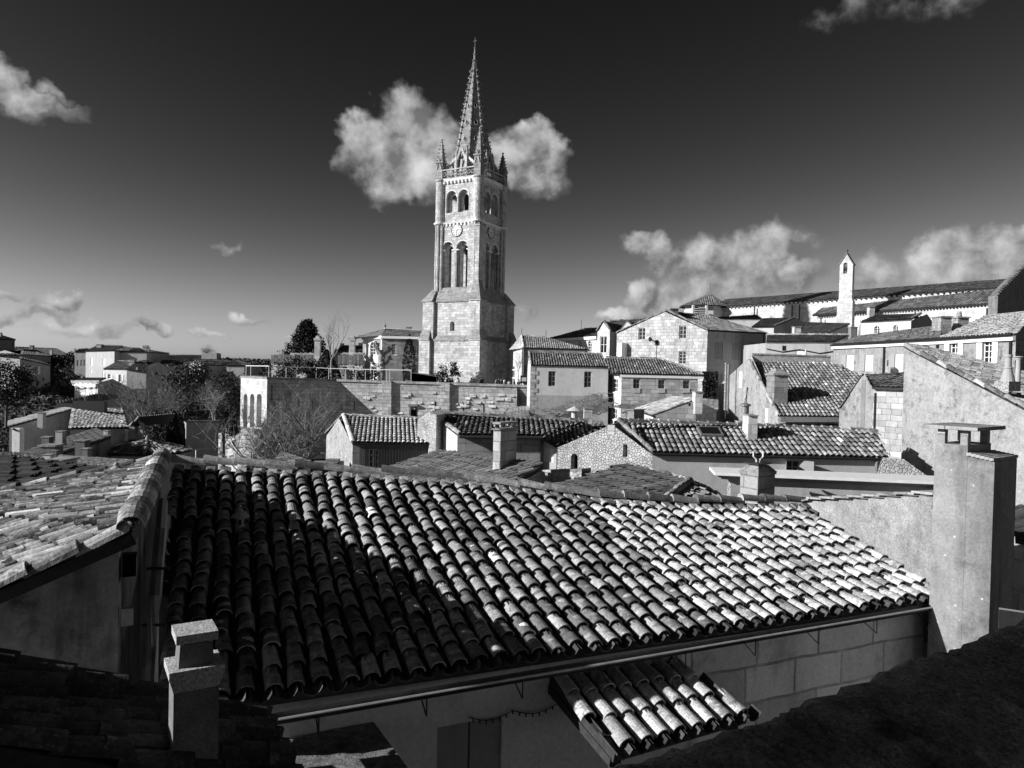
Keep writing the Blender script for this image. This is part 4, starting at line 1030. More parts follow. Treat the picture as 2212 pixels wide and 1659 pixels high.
# T5 and T6 the two plain fronts under the terrace
h5 = thing('plain_front_house', 'plain rendered house with two tall windows and quoined corner, diagonal shadow across it', 'house', P('C', 1350, 1000, 74))
FL, FR = P('C', 1046, 592, 72), P('C', 1700, 612, 72); FR.z = FL.z
dv = V(-.1, 10, 0); RL, RR = FL+dv*.5+V(0, 0, 1.3), FR+dv*.5+V(0, 0, 1.3)
BL = FL+dv
roof(h5, [[FL, FR, RR, RL], [FR+dv, FL+dv, RL, RR]], 'tile_mid', sp=.25, ln=.45, seg=4, ridges=[(RL, RR), (RL, FL)], jit=.01)
walls(h5, [FL-V(0, 0, .1), FR-V(0, 0, .1), FR+dv-V(0, 0, .1), BL-V(0, 0, .1)], -8, {0: 'render_pale', 3: 'ashlar_pale', '*': 'render_grey'}, apex={3: [RL-V(0, 0, .1)]},
      wins=[(0, 'C', 1193, 645, 1255, 773, 'k', 2, 3), (0, 'C', 1495, 648, 1558, 782, 'k', 2, 3)])
b = MB(); a, c = onplane('C', 1052, 845, FL, V(0, 1, 0)), onplane('C', 1700, 855, FL, V(0, 1, 0)); b.hexa([V(a.x, a.y, -8), V(c.x, a.y, -8), V(c.x, a.y-.03, -8), V(a.x, a.y-.03, -8)], [a, lvl(c, a.z), lvl(c, a.z)+V(0, -.03, 0), a+V(0, -.03, 0)], 'render_grey'); b.build('plinth', h5)
b = MB()
for k in range(16): b.box(V(FL.x+.2+(k % 2)*.14, FL.y-.02, FL.z-.55-k*.42), .45+(k % 2)*.3, .05, .40, 'ashlar_light')
b.build('quoins', h5)
h6 = thing('three_window_house', 'pale ashlar house with three tall windows in front and bright narrow side', 'house', P('A', 850, 1200, 70))
FL, FR = P('A', 456, 912, 68), P('A', 1262, 932, 68); FR.z = FL.z
BL = atz('A', 322, 76, FL.z); dv = BL-FL
R1, R2 = P('A', 300, 760, 75), P('A', 826, 772, 74.5)
rf6 = roof(h6, [[FL+V(-.9, .6, 0), FR, R2, R1], [FR, FR+V(.6, 9, 0), R2], [BL+V(-.3, 0, 0), FL+V(-.3, 0, 0), R1]], 'tile_mid', sp=.25, ln=.45, seg=4, ridges=[(R1, R2), (R2, FR)], jit=.008)
walls(h6, [FL-V(0, 0, .12), FR-V(.5, 0, .12), FR+V(-.4, 9, -.12), BL-V(0, 0, .12)], -8, {0: 'ashlar_light', 3: 'ashlar_pale', '*': 'render_grey'},
      wins=[(0, 'A', 568, 968, 636, 1103, 'k', 2, 3), (0, 'A', 814, 975, 882, 1110, 'k', 2, 3), (0, 'A', 1058, 982, 1126, 1116, 'k', 2, 3), (3, 'A', 366, 963, 416, 1098, 'w', 2, 3), (3, 'A', 358, 1255, 408, 1366, 'w', 2, 2)])
for x in (568, 814, 1058):
    n0 = V(0, -1, 0)
    for k in range(7):
        pass
    b = MB()
    for k in range(8):
        q = onplane('A', x+4+k*8.6, 1066, FL, V(0, 1, 0)); r_ = onplane('A', x+4+k*8.6, 1104, FL, V(0, 1, 0)); b.bar(q-V(0, .04, 0), r_-V(0, .04, 0), .045, 'frame_white')
    q, r_ = onplane('A', x, 1064, FL, V(0, 1, 0)), onplane('A', x+68, 1066, FL, V(0, 1, 0)); b.bar(q-V(0, .04, 0), r_-V(0, .04, 0), .06, 'frame_white'); b.build('balcony_rail', h6)
downpipe(h6, BL+V(-.35, -.6, 0), -8, .09, 'white_stone', V(0, 0, 0))
b = MB(); a, c = FL+V(-.15, -.1, -.15), FR+V(0, -.1, -.15); b.hexa([a-V(0, 0, .2), c-V(0, 0, .2), c+V(0, .09, -.2), a+V(0, .09, -.2)], [a, c, c+V(0, .09, 0), a+V(0, .09, 0)], 'white_stone'); b.build('cornice', h6)
# bare climbers
def climber(label, c, pts, D, n, spread, seed=1):
    random.seed(seed); b = MB()
    for _ in range(n):
        x, y = random.choice(pts); x += RU(-20, 20); path = []; an = RU(-.9, .9)-pi/2
        for k in range(12):
            path.append(P(c, x, y, D)); an += RU(-.7, .7); x += cos(an)*spread*.6+RU(-3, 3); y += sin(an)*spread*(1 if k < 6 else -.6)*.5
        b.tube(path, .025, 'twig', 4, cap=False)
    return tag(b.build('climbing_vine'), label, 'vine', None)
climber('leafless vine tangle at the foot of the plain rendered house wall', 'C', [(1060, 1040), (1200, 1020), (1350, 1000), (1480, 960), (1600, 940), (1640, 900), (1560, 930)], 71.6, 90, 26, 3)
climber('leafless vine on the bright corner and base of the three window house', 'A', [(360, 1250), (430, 1250), (480, 1260), (520, 1260), (560, 1250), (500, 1300)], 67.5, 50, 18, 5)
# little roofs and chimney in front of the plain house
h5b = thing('vine_outhouse', 'small low roof with a stubby chimney among vines before the plain house', 'house', P('C', 1200, 1080, 60))
rfv = roof(h5b, [[P('C', 1060, 1075, 58), P('C', 1400, 1080, 58), P('C', 1290, 1030, 63), P('C', 1180, 1040, 63)]], 'tile_far', sp=.3, seg=3)
walls(h5b, [q-V(0, 0, .15) for q in (P('C', 1060, 1075, 58), P('C', 1400, 1080, 58), P('C', 1290, 1030, 63), P('C', 1180, 1040, 63))], -8, 'render_dark')
chim_px(h5b, rfv, 'C', 1198, 1245, 985, 1060, 59, mat='ashlar_grey')
h5c = thing('stack_house', 'low dark house with a stout pale chimney just below the vine wall', 'house', P('C', 1530, 1100, 50))
rfs = roof(h5c, [[P('C', 1450, 1115, 45), P('C', 1660, 1115, 45), P('C', 1650, 1080, 52), P('C', 1470, 1080, 52)]], 'tile_dim', sp=.3, seg=3)
walls(h5c, [q-V(0, 0, .15) for q in (P('C', 1450, 1115, 45), P('C', 1660, 1115, 45), P('C', 1650, 1080, 52), P('C', 1470, 1080, 52))], -8, 'render_dark')
chim_px(h5c, rfs, 'C', 1494, 1562, 948, 1100, 46, mat='ashlar_light', capmat='ledge_stone')
p = P('C', 1412, 1075, 42); b = MB(); b.lathe(p-V(0, 0, .3), [(.17, 0), (.17, .9), (.5, .95), (.12, 1.15), (.03, 1.2)], 'zinc_pale', 12); b.build('vent_cap', h5c)
# bright little roof beside the terrace wall
hx_ = thing('wall_lean_to', 'bright striped lean-to tile roof against the terrace wall and plain house', 'house', P('C', 940, 1050, 68))
roof(hx_, [[P('C', 790, 1052, 68), P('C', 1025, 1062, 66), P('C', 1022, 945, 74), P('C', 862, 962, 76)]], 'tile_bright', sp=.36, seg=4, ln=.5)
walls(hx_, [q-V(0, 0, .15) for q in (P('C', 790, 1052, 68), P('C', 1025, 1062, 66), P('C', 1022, 945, 74), P('C', 862, 962, 76))], -9, 'ashlar_light')

# sliver of buildings at the right edge behind the big chimney
hr = thing('corner_house', 'sunlit pale house corner with small tiled ledge at the right edge behind the chimney', 'house', P('K', 2200, 1300, 11))
q = [P('K', 2128, 850, 10.6), P('K', 2330, 880, 10.2), P('K', 2330, 800, 12)]
walls(hr, [q[0], q[1], q[1]+V(1, 3, 0), q[0]+V(.5, 3, 0)], -8, {0: 'ashlar_pale', '*': 'render_grey'})
roof(hr, [[P('K', 2112, 795, 10.4), P('K', 2330, 830, 10), P('K', 2330, 660, 13), P('K', 2140, 600, 13)]], 'tile_shade', sp=.2, ln=.35, seg=5)
b = MB(); b.hexa([V(*(P('K', x, y, 7.6)+V(0, 0, -4)).to_tuple()) for x, y in ((2040, 1285), (2300, 1330), (2330, 1290), (2060, 1250))], [P('K', x, y, 7.6+i*.2) for i, (x, y) in enumerate(((2040, 1292), (2300, 1330), (2300, 1318), (2040, 1280)))], 'render_pale'); b.build('garden_wall', hr)

# ================================================================== THE CHURCH TOWER
TWD = 118.
tc0 = P('d', 1011, 800, TWD)
RZT = radians(-29.4)
TM = Matrix.Translation(V(tc0.x, tc0.y, 0)) @ Matrix.Rotation(RZT, 4, 'Z')
def T(x, y, z): return TM @ V(x, y, z)
def tz(y): return (798-y)/1600*(TWD-3)
tower = thing('church_tower', 'tall medieval church bell tower with pinnacles and a crocketed stone spire', 'tower', V(tc0.x, tc0.y, -3))
def tbox(b, x0, x1, y0, y1, z0, z1, mat, i=0., o=0.):  # i: inset of the top
    b.hexa([T(x0, y0, z0), T(x1, y0, z0), T(x1, y1, z0), T(x0, y1, z0)], [T(x0+i, y0+i, z1), T(x1-i, y0+i, z1), T(x1-i, y1-i, z1), T(x0+i, y1-i, z1)], mat)
zA, zB, zC, zD, zE_, zF = tz(737), tz(653), tz(622), tz(482), tz(389), tz(368)
h1, h2, h3 = 5.05, 4.75, 3.75
# base, two stages, with openings
b = MB()
def face_pts(k, h):  # corner pair of face k (0: left/front lit, 1: right, 2: back, 3: left back)
    c = [(-h, -h), (h, -h), (h, h), (-h, h)]
    return c[k], c[(k+1) % 4]
def panel(b, k, h, z0, z1, mat, holes, inset=0., t=.5, x0=None, x1=None, back=False):
    """arched wall panel of one tower face; holes: (xc, half width, z sill, z spring)"""
    ca, sa = [(1, 0), (0, 1), (-1, 0), (0, -1)][k]
    def Q(x, d, z): # x along the face, d depth inwards
        yy = -h+inset+d
        return T(x*ca-yy*sa, x*sa+yy*ca, z)
    x0 = -h if x0 is None else x0; x1 = h if x1 is None else x1
    xs = {x0, x1}
    for xc, w, a, s in holes:
        for j in range(13): xs.add(xc-w*cos(pi*j/12))
    xs = sorted(xs)
    def arc(hh, x): return hh[3]+sqrt(max(0, hh[1]**2-(x-hh[0])**2))*1.08
    for u, w_ in zip(xs, xs[1:]):
        m = (u+w_)/2; hh = [q for q in holes if abs(m-q[0]) < q[1]]
        if not hh: b.face([Q(u, 0, z0), Q(w_, 0, z0), Q(w_, 0, z1), Q(u, 0, z1)], mat); continue
        hh = hh[0]
        if hh[2] > z0: b.face([Q(u, 0, z0), Q(w_, 0, z0), Q(w_, 0, hh[2]), Q(u, 0, hh[2])], mat); b.face([Q(u, 0, hh[2]), Q(w_, 0, hh[2]), Q(w_, t, hh[2]), Q(u, t, hh[2])], mat)
        a1, a2 = arc(hh, u), arc(hh, w_)
        b.face([Q(u, 0, a1), Q(w_, 0, a2), Q(w_, 0, z1), Q(u, 0, z1)], mat); b.face([Q(u, 0, a1), Q(w_, 0, a2), Q(w_, t, a2), Q(u, t, a1)], mat)
    for xc, w, a, s in holes:
        for x in (xc-w, xc+w): b.face([Q(x, 0, a), Q(x, 0, s), Q(x, t, s), Q(x, t, a)], mat)
    return Q
TS = 'tower_stone'
zwin = tz(709)
for k in range(4):
    panel(b, k, h1, -4, zA, TS, [])
    panel(b, k, h2, zA, zB, TS, [(0., .42, zwin-.55, zwin+.45)] if k in (0, 2) else [], t=1.2)
tbox(b, -h2+1.2, h2-1.2, -h2+1.2, h2-1.2, zwin-3, zwin+4, 'hole')
# ledges
def frustum(b, ha, hb, za, zb_, mat): b.hexa([T(-ha, -ha, za), T(ha, -ha, za), T(ha, ha, za), T(-ha, ha, za)], [T(-hb, -hb, zb_), T(hb, -hb, zb_), T(hb, hb, zb_), T(-hb, hb, zb_)], mat)
frustum(b, h1+.12, h1+.12, zA-.12, zA+.06, 'ledge_stone'); frustum(b, h1+.1, h2+.003, zA+.06, zA+.75, 'ledge_stone')
frustum(b, h2+.18, h2+.18, zB-.15, zB+.06, 'ledge_stone'); frustum(b, h2+.15, h3+.02, zB+.06, zC, 'ledge_stone')
b.build('base', tower)
# corner buttresses
for sx, sy in ((-1, -1), (1, -1), (1, 1), (-1, 1)):
    b = MB(); w = 2.0
    def bx(o_, z0, z1, i=0., w=w):
        xa, xb = sorted((sx*(h1+o_-w), sx*(h1+o_))); ya, yb = sorted((sy*(h1+o_-w), sy*(h1+o_)))
        m = 'tower_stone' if i == 0 else 'ledge_stone'
        if i == 0: tbox(b, xa, xb, ya, yb, z0, z1, m)
        else:
            xs_ = [xa, xb]; 
            B0_ = [T(xa, ya, z0), T(xb, ya, z0), T(xb, yb, z0), T(xa, yb, z0)]
            xa2, xb2 = sorted((sx*(h1+o_-w), sx*(h1+o_-i))); ya2, yb2 = sorted((sy*(h1+o_-w), sy*(h1+o_-i)))
            b.hexa(B0_, [T(xa2, ya2, z1), T(xb2, ya2, z1), T(xb2, yb2, z1), T(xa2, yb2, z1)], m)
    bx(.55, -4, zA-.05); bx(.67, zA-.05, zA+.08); bx(.67, zA+.08, zA+1.6, .45)
    bx(.2, zA+.2, zB-.05); bx(.36, zB-.05, zB+.1)
    big_ = (sx, sy) == (1, -1)
    if big_:
        bx(.36, zB+.1, zB+3.2, 1.15); bx(-.8, zB+1, tz(495)); bx(-.68, tz(495), tz(493)); bx(-.68, tz(493), tz(470), 1.5)
    else: bx(.36, zB+.1, zB+1.9, 1.2)
    b.build('buttress', tower)
# belfry stage: recessed double arches on every face
b = MB()
zs0, zsp = zC-.3, tz(541)
for k in range(4):
    off_ = -.25 if k == 0 else .0
    ho = [(-1.5+off_, 1.2, zs0, zsp), (1.2+off_, 1.2, zs0, zsp)]
    hi = [(-1.5+off_, .72, zs0+.35, zsp-.05), (1.2+off_, .72, zs0+.35, zsp-.05)]
    panel(b, k, h3, zC-1.2, zD, TS, ho, t=.55, x0=-h3+.5, x1=h3-.5)
    panel(b, k, h3, zC-1.2, zD, TS, hi, inset=.55, t=.9, x0=-h3+.6, x1=h3-.6)
    # upper stage
    uo = [(-1.1+off_, 1.0, tz(461), tz(428)), (1.1+off_, 1.0, tz(461), tz(428))]
    ui = [(-1.1+off_, .62, tz(461)+.3, tz(430)), (1.1+off_, .62, tz(461)+.3, tz(430))]
    panel(b, k, h3, zD, zE_, TS, uo, inset=.12, t=.55, x0=-h3+.4, x1=h3-.4)
    panel(b, k, h3, zD, zE_, TS, ui, inset=.67, t=.6, x0=-h3+.6, x1=h3-.6)
frustum(b, h3-.3, h3-.3, zE_-.1, zE_, TS); frustum(b, h3-.3, h3-.3, zC-1.5, zC-1.2, TS); frustum(b, h3-.4, h3-.4, zD-.2, zD+.2, TS)
b.build('belfry', tower)
# archivolts, shafts, string courses
for k in range(4):
    ca, sa = [(1, 0), (0, 1), (-1, 0), (0, -1)][k]
    def Q(x, d, z, ca=ca, sa=sa):
        yy = -h3-d
        return T(x*ca-yy*sa, x*sa+yy*ca, z)
    off_ = -.25 if k == 0 else 0.
    for xc, w, sp_, zz in ((-1.5+off_, 1.24, zsp, zs0), (1.2+off_, 1.24, zsp, zs0), (-1.1+off_, 1.03, tz(428), tz(461)), (1.1+off_, 1.03, tz(428), tz(461))):
        m = MB(); d = .0 if w > 1.1 else -.12
        m.tube([Q(xc-w*cos(pi*j/14), d, sp_+w*1.08*sin(pi*j/14)) for j in range(15)], .10, 'white_stone', 5); m.build('archivolt', tower)
    m = MB()
    for xc in (-1.5+off_, 1.2+off_):
        for sgn in (-1, 1):
            for dx, dd in ((1.12, -.12), (.94, -.35), (.78, -.55)):
                m.tube([Q(xc+sgn*dx, dd, zs0), Q(xc+sgn*dx, dd, zsp)], .075, TS, 6)
            m.hexa([Q(xc+sgn*.74, .06, zsp-.12), Q(xc+sgn*1.26, .06, zsp-.12), Q(xc+sgn*1.26, -.6, zsp-.12), Q(xc+sgn*.74, -.6, zsp-.12)], [Q(xc+sgn*.71, .09, zsp+.05), Q(xc+sgn*1.29, .09, zsp+.05), Q(xc+sgn*1.29, -.6, zsp+.05), Q(xc+sgn*.71, -.6, zsp+.05)], 'white_stone')
    m.build('shaft_cluster', tower)
    for zz, hh in ((zD, .22), (zE_, .3)):
        m = MB()
        m.hexa([Q(-h3+.3, .2, zz-hh), Q(h3-.3, .2, zz-hh), Q(h3-.3, -.3, zz-hh), Q(-h3+.3, -.3, zz-hh)], [Q(-h3+.3, .32, zz), Q(h3-.3, .32, zz), Q(h3-.3, -.3, zz), Q(-h3+.3, -.3, zz)], 'white_stone')
        for j in range(9):
            x = -2.7+j*5.4/8; m.hexa([Q(x-.13, .12, zz-hh-.38), Q(x+.13, .12, zz-hh-.38), Q(x+.13, -.2, zz-hh-.38), Q(x-.13, -.2, zz-hh-.38)], [Q(x-.16, .24, zz-hh), Q(x+.16, .24, zz-hh), Q(x+.16, -.2, zz-hh), Q(x-.16, -.2, zz-hh)], 'white_stone')
        m.build('corbel_course', tower)
    # clock
    if k in (0, 1):
        zc2 = tz(500); xc = -.15
        m = MB(); R0 = .98
        ring = lambda r, d: [Q(xc+r*cos(2*pi*j/28), d, zc2+r*sin(2*pi*j/28)) for j in range(28)]
        m.grid([ring(R0, .0), ring(R0, .12)], 'iron', close=True); m.grid([ring(R0, .12), ring(R0*.9, .12)], 'iron', close=True); m.face(ring(R0*.9, .10), 'frame_white')
        ck = m.build('clock', tower)
        m = MB()
        for j in range(12):
            an = 2*pi*j/12; dx, dz = sin(an), cos(an); px_, pz_ = cos(an)*.05, -sin(an)*.05
            m.face([Q(xc+dx*.58-px_, .108, zc2+dz*.58-pz_), Q(xc+dx*.58+px_, .108, zc2+dz*.58+pz_), Q(xc+dx*.82+px_, .108, zc2+dz*.82+pz_), Q(xc+dx*.82-px_, .108, zc2+dz*.82-pz_)], 'iron')
        m.build('numerals', tower).parent = ck
        for an, L, ww in ((radians(75), .45, .06), (radians(182), .74, .045)):
            m = MB(); dx, dz = sin(an), cos(an); px_, pz_ = dz*ww, -dx*ww
            m.hexa([Q(xc-px_, .112, zc2-pz_), Q(xc+px_, .112, zc2+pz_), Q(xc+dx*L+px_*.3, .112, zc2+dz*L+pz_*.3), Q(xc+dx*L-px_*.3, .112, zc2+dz*L-pz_*.3)], [Q(xc-px_, .13, zc2-pz_), Q(xc+px_, .13, zc2+pz_), Q(xc+dx*L+px_*.3, .13, zc2+dz*L+pz_*.3), Q(xc+dx*L-px_*.3, .13, zc2+dz*L-pz_*.3)], 'iron'); m.build('clock_hand', tower).parent = ck
    # balustrade with pierced tracery
    m = MB(); z0, z1 = zE_, zF
    for za, zb_, ww in ((z0, z0+.2, .2), (z1-.14, z1+.03, .2)): m.hexa([Q(-2.9, .28, za), Q(2.9, .28, za), Q(2.9, .28-ww, za), Q(-2.9, .28-ww, za)], [Q(-2.9, .28, zb_), Q(2.9, .28, zb_), Q(2.9, .28-ww, zb_), Q(-2.9, .28-ww, zb_)], TS)
    n_ = 9
    for j in range(n_):
        xc = -2.9+5.8*(j+.5)/n_; r = 5.8/n_*.46; zz = (z0+.2+z1-.14)/2
        m.tube([Q(xc+r*cos(2*pi*q/10), .18, zz+r*1.0*sin(2*pi*q/10)) for q in range(11)], .05, TS, 4, cap=False)
        for q in range(4): m.tube([Q(xc+r*cos(pi/4+pi*q/2), .18, zz+r*sin(pi/4+pi*q/2)), Q(xc+r*.4*cos(pi/4+pi*q/2), .18, zz+r*.4*sin(pi/4+pi*q/2))], .05, TS, 4, cap=False)
    m.build('balustrade', tower)
    # gablet between the pinnacles
    m = MB(); zt_ = tz(328)
    for x in (-.95, .95):
        m.hexa([Q(x-.22, -.35, z0), Q(x+.22, -.35, z0), Q(x+.22, -.9, z0), Q(x-.22, -.9, z0)], [Q(x-.18, -.35, zt_-.9), Q(x+.18, -.35, zt_-.9), Q(x+.18, -.9, zt_-.9), Q(x-.18, -.9, zt_-.9)], 'tower_stone')
        m.lathe(Q(x, -.6, zt_-.9), [(.24, 0), (.03, 1.3)], 'tower_stone', 6)
    zg = zt_-1.3
    for x in (0,): m.hexa([Q(-.06, -.5, z0), Q(.06, -.5, z0), Q(.06, -.7, z0), Q(-.06, -.7, z0)], [Q(-.06, -.5, zg), Q(.06, -.5, zg), Q(.06, -.7, zg), Q(-.06, -.7, zg)], 'white_stone')
    for sgn in (-1, 1): m.bar(Q(sgn*.85, -.55, zg-.2), Q(0, -.55, zt_+.6), .22, 'tower_stone', .3)
    m.lathe(Q(0, -.55, zt_+.5), [(.16, 0), (.05, .5), (.14, .6), (.02, .95)], 'tower_stone', 6)
    m.build('lucarne', tower)
    # raking flying arches from pinnacle to spire
    for sgn in (-1, 1):
        m = MB(); a_, c_ = Q(sgn*2.9, -.55, z1+.4), Q(sgn*1.1, -.75, tz(346)+.3)
        m.bar(a_, c_, .3, 'tower_stone', .35)
        for j in range(5):
            q = a_.lerp(c_, (j+.6)/5.4)-V(0, 0, .35); m.tube([q+V(0, 0, .25), q+(c_-a_).normalized()*.2, q-V(0, 0, .05)], .07, 'tower_stone', 4)
        m.build('flyer', tower)
# corner turrets, colonnettes, pinnacles
for sx, sy in ((-1, -1), (1, -1), (1, 1), (-1, 1)):
    cx_, cy_ = sx*(h3-.25), sy*(h3-.25)
    m = MB(); c_ = T(cx_, cy_, zD)
    m.lathe(c_, [(.86, 0), (.8, .15), (.78, zE_-zD-.3), (.95, zE_-zD-.15), (.95, zE_-zD+.05)], TS, 20); m.build('turret', tower, smooth=False)
    m = MB(); m.lathe(T(cx_*.97, cy_*.97, zC-1.2), [(.7, 0), (.7, zD-zC+1.2)], TS, 12)
    for j in range(8):
        an = 2*pi*j/8+RZT; m.lathe(T(cx_*.97, cy_*.97, zC-1.2)+V(cos(an)*.72, sin(an)*.72, 0), [(.2, 0), (.2, zD-zC+1.2)], TS, 6, cap=False)
    m.lathe(T(cx_, cy_, zD-.25), [(.9, 0), (1.02, .12), (1.02, .28)], 'white_stone', 16)
    m.build('colonnette_pier', tower)
    m = MB(); zp = {(-1, -1): tz(297), (1, -1): tz(284), (1, 1): tz(313), (-1, 1): tz(309)}[(sx, sy)]
    zb1 = zE_+.05; H = zp-zb1
    for dx, dy in ((0, 0),):
        def pb(w0, w1, za, zb_, mt='spire_stone'): m.hexa([T(cx_-w0, cy_-w0, za), T(cx_+w0, cy_-w0, za), T(cx_+w0, cy_+w0, za), T(cx_-w0, cy_+w0, za)], [T(cx_-w1, cy_-w1, zb_), T(cx_+w1, cy_-w1, zb_), T(cx_+w1, cy_+w1, zb_), T(cx_-w1, cy_+w1, zb_)], mt)
        pb(.62, .55, zb1, zb1+H*.42); pb(.7, .7, zb1+H*.40, zb1+H*.43); pb(.5, .10, zb1+H*.43, zp-.5)
        m.lathe(T(cx_, cy_, zp-.75), [(.08, 0), (.26, .12), (.08, .26), (.1, .4), (.2, .5), (.04, .75)], 'spire_stone', 8)
        for f_ in range(5):
            t_ = f_/5; r = .5*(1-t_)+.1*t_; zz = zb1+H*.46+(zp-.6-zb1-H*.46)*t_
            for ux, uy in ((-1, -1), (1, -1), (1, 1), (-1, 1)): m.lathe(T(cx_+ux*(r+.04), cy_+uy*(r+.04), zz), [(.05, 0), (.12, .1), (.03, .2)], 'spire_stone', 5)
        for ux, uy in ((0, -1), (1, 0), (0, 1), (-1, 0)):
            a_ = [T(cx_+ux*.66-uy*.4, cy_+uy*.66-ux*.4, zb1+H*.26), T(cx_+ux*.66+uy*.4, cy_+uy*.66+ux*.4, zb1+H*.26), T(cx_+ux*.66, cy_+uy*.66, zb1+H*.52)]
            m.tube([a_[0], a_[2], a_[1]], .08, 'tower_stone', 4)
    m.build('pinnacle', tower)
# spire
m = MB(); zs_, zap = zF-1.1, tz(117); rs = 3.55
zr = [zs_+(zap-zs_)*j/40 for j in range(41)]
def srad(z): return .14+(rs-.14)*(zap-z)/(zap-zs_)
m.lathe(T(0, 0, 0), [(srad(z), z) for z in zr], 'spire_stone', 8, ph=RZT+pi/8)
for j in range(8):
    an = RZT+pi/8+2*pi*j/8
    for q in range(17):
        z = zs_+(zap-zs_)*(.05+.90*q/17); r = srad(z); c_ = T(0, 0, z)+V(cos(an)*r, sin(an)*r, 0)
        d = V(cos(an), sin(an), 0)
        m.bar(c_-d*.05, c_+d*.32+V(0, 0, .06), .16, 'spire_stone', .14); m.bar(c_+d*.26+V(0, 0, -.02), c_+d*.3+V(0, 0, .22), .15, 'spire_stone')
    m.tube([T(0, 0, zs_)+V(cos(an)*(rs+.02), sin(an)*(rs+.02), 0), T(0, 0, zap)+V(cos(an)*.15, sin(an)*.15, 0)], .09, 'spire_stone', 5)
sp_ = m.build('spire', tower)
for j in range(8):                                  # small dormer openings in the spire sides
    an = RZT+2*pi*j/8
    for y_ in (224, 261, 298):
        z = tz(y_); r = srad(z)*cos(pi/8)+.02; d = V(cos(an), sin(an), .22).normalized(); e = V(-sin(an), cos(an), 0); u = e.cross(d)*-1
        if u.z < 0: u = -u
        c_ = T(0, 0, z)+V(cos(an)*r, sin(an)*r, 0); q = MB(); s_ = .34 if y_ > 230 else .28
        q.tube([c_+e*(s_*sin(t_)*(.55+.45*cos(t_/2)**2))+u*(s_*1.5*(-cos(t_))) for t_ in [2*pi*i/12 for i in range(13)]], .06, 'tower_stone', 4)
        q.face([c_+d*.015+e*(s_*.6*sin(t_)*(.55+.45*cos(t_/2)**2))+u*(s_*.9*(-cos(t_))) for t_ in [2*pi*i/10 for i in range(10)]], 'hole')
        q.tube([c_+u*s_*1.5, c_+u*s_*2.6], .04, 'tower_stone', 4); q.build('spire_window', tower).parent = sp_
m = MB(); ztop = tz(68); c_ = T(0, 0, zap-.3)
m.lathe(c_, [(.2, 0), (.45, .15), (.2, .35), (.16, 1.0), (.3, 1.15), (.14, 1.3), (.10, 2.0), (.24, 2.12), (.05, 2.3), (.035, ztop-zap+.3)], 'spire_stone', 10)
m.bar(T(-.35, 0, ztop-.6), T(.35, 0, ztop-.6), .05, 'iron'); m.bar(T(0, 0, ztop-1), T(0, 0, ztop+.1), .05, 'iron')
m.build('finial', tower)
# iron staircase frame glimpsed inside the belfry
m = MB()
for q in range(8): m.bar(T(.2+(q % 2)*1.2, -1.2, zC+q*1.0), T(1.4-(q % 2)*1.2, -1.2, zC+q*1.0+.9), .12, 'frame_grey', .25)
m.bar(T(.2, -1.2, zC), T(.2, -1.2, zD-.6), .12, 'frame_grey'); m.bar(T(1.5, -1.2, zC), T(1.5, -1.2, zD-.6), .12, 'frame_grey'); m.build('bell_frame', tower)

# ================================================================== TERRACE, ITS RETAINING WALL AND WHAT STANDS ON IT
tw = thing('terrace_wall', 'long worn ashlar terrace wall with buttress strips and arrow slits below the tower', 'wall', P('D', 900, 900, 92)+V(0, 0, -8))
TL_ = P('D', 360, 696, 93); Tm = P('D', 945, 716, 96.0); TR_ = P('C', 1022, 765, 88)
zt_w = TL_.z
nL = perp_back(TL_, lvl(Tm, TL_.z), 1).normalized()
nLp = V(nL.x, nL.y, 0)
def onL(c, x, y): return onplane(c, x, y, TL_, nLp)
TmL = onL('D', 945, 716); Bd = onL('D', 1330, 1200)
nR = (Bd-TmL).cross(TR_-TmL).normalized()
def onR(c, x, y): return onplane(c, x, y, TmL, nR)
b = MB()
b.face([TL_, TmL, Bd, lvl(Bd, -12), lvl(TL_, -12)], 'ashlar_worn')
RB = onR('C', 1022, 1250); RB2 = onR('D', 1400, 1290)
b.face([TmL, TR_, onR('C', 1022, 1130), RB, RB2, Bd], 'ashlar_worn')
bk = V(0, 3, 0)
b.face([TL_, TmL, TmL+bk, TL_+bk], 'ledge_stone'); b.face([TmL, TR_, TR_+bk, TmL+bk], 'ledge_stone')
# bastion face
FLt = P('D', 138, 686, 98); FLb = P('D', 130, 1010, 98)
eB = hz(TL_-FLt).normalized(); nB = V(eB.y, -eB.x, 0)
if nB.y > 0: nB = -nB
nich = []
for x0, x1 in ((160, 192), (214, 250), (270, 312)):
    a, c = onplane('D', x0, 980, FLt, nB), onplane('D', x1, 980, FLt, nB)
    nich.append(((a-FLt).dot(eB), (c-FLt).dot(eB), onplane('D', x0, 1118, FLt, nB).z, onplane('D', x1, 838, FLt, nB).z, .45))
W3n = wall_seg(b, FLt, TL_, -12, 'ashlar_pale', nich, t=.75)[0]
for h in nich: b.face([W3n(h[0], h[2], .75), W3n(h[1], h[2], .75), W3n(h[1], h[3], .75), W3n(h[0], h[3], .75)], 'ashlar_light')
b.face([FLt, FLt+V(-1, 14, 0), lvl(FLb, -12)+V(-1, 14, 0), lvl(FLb, -12)], 'ashlar_worn')
b.face([FLt, TL_, TL_+bk, FLt+V(-.3, 6, 0)], 'ledge_stone')
b.build('wall', tw)
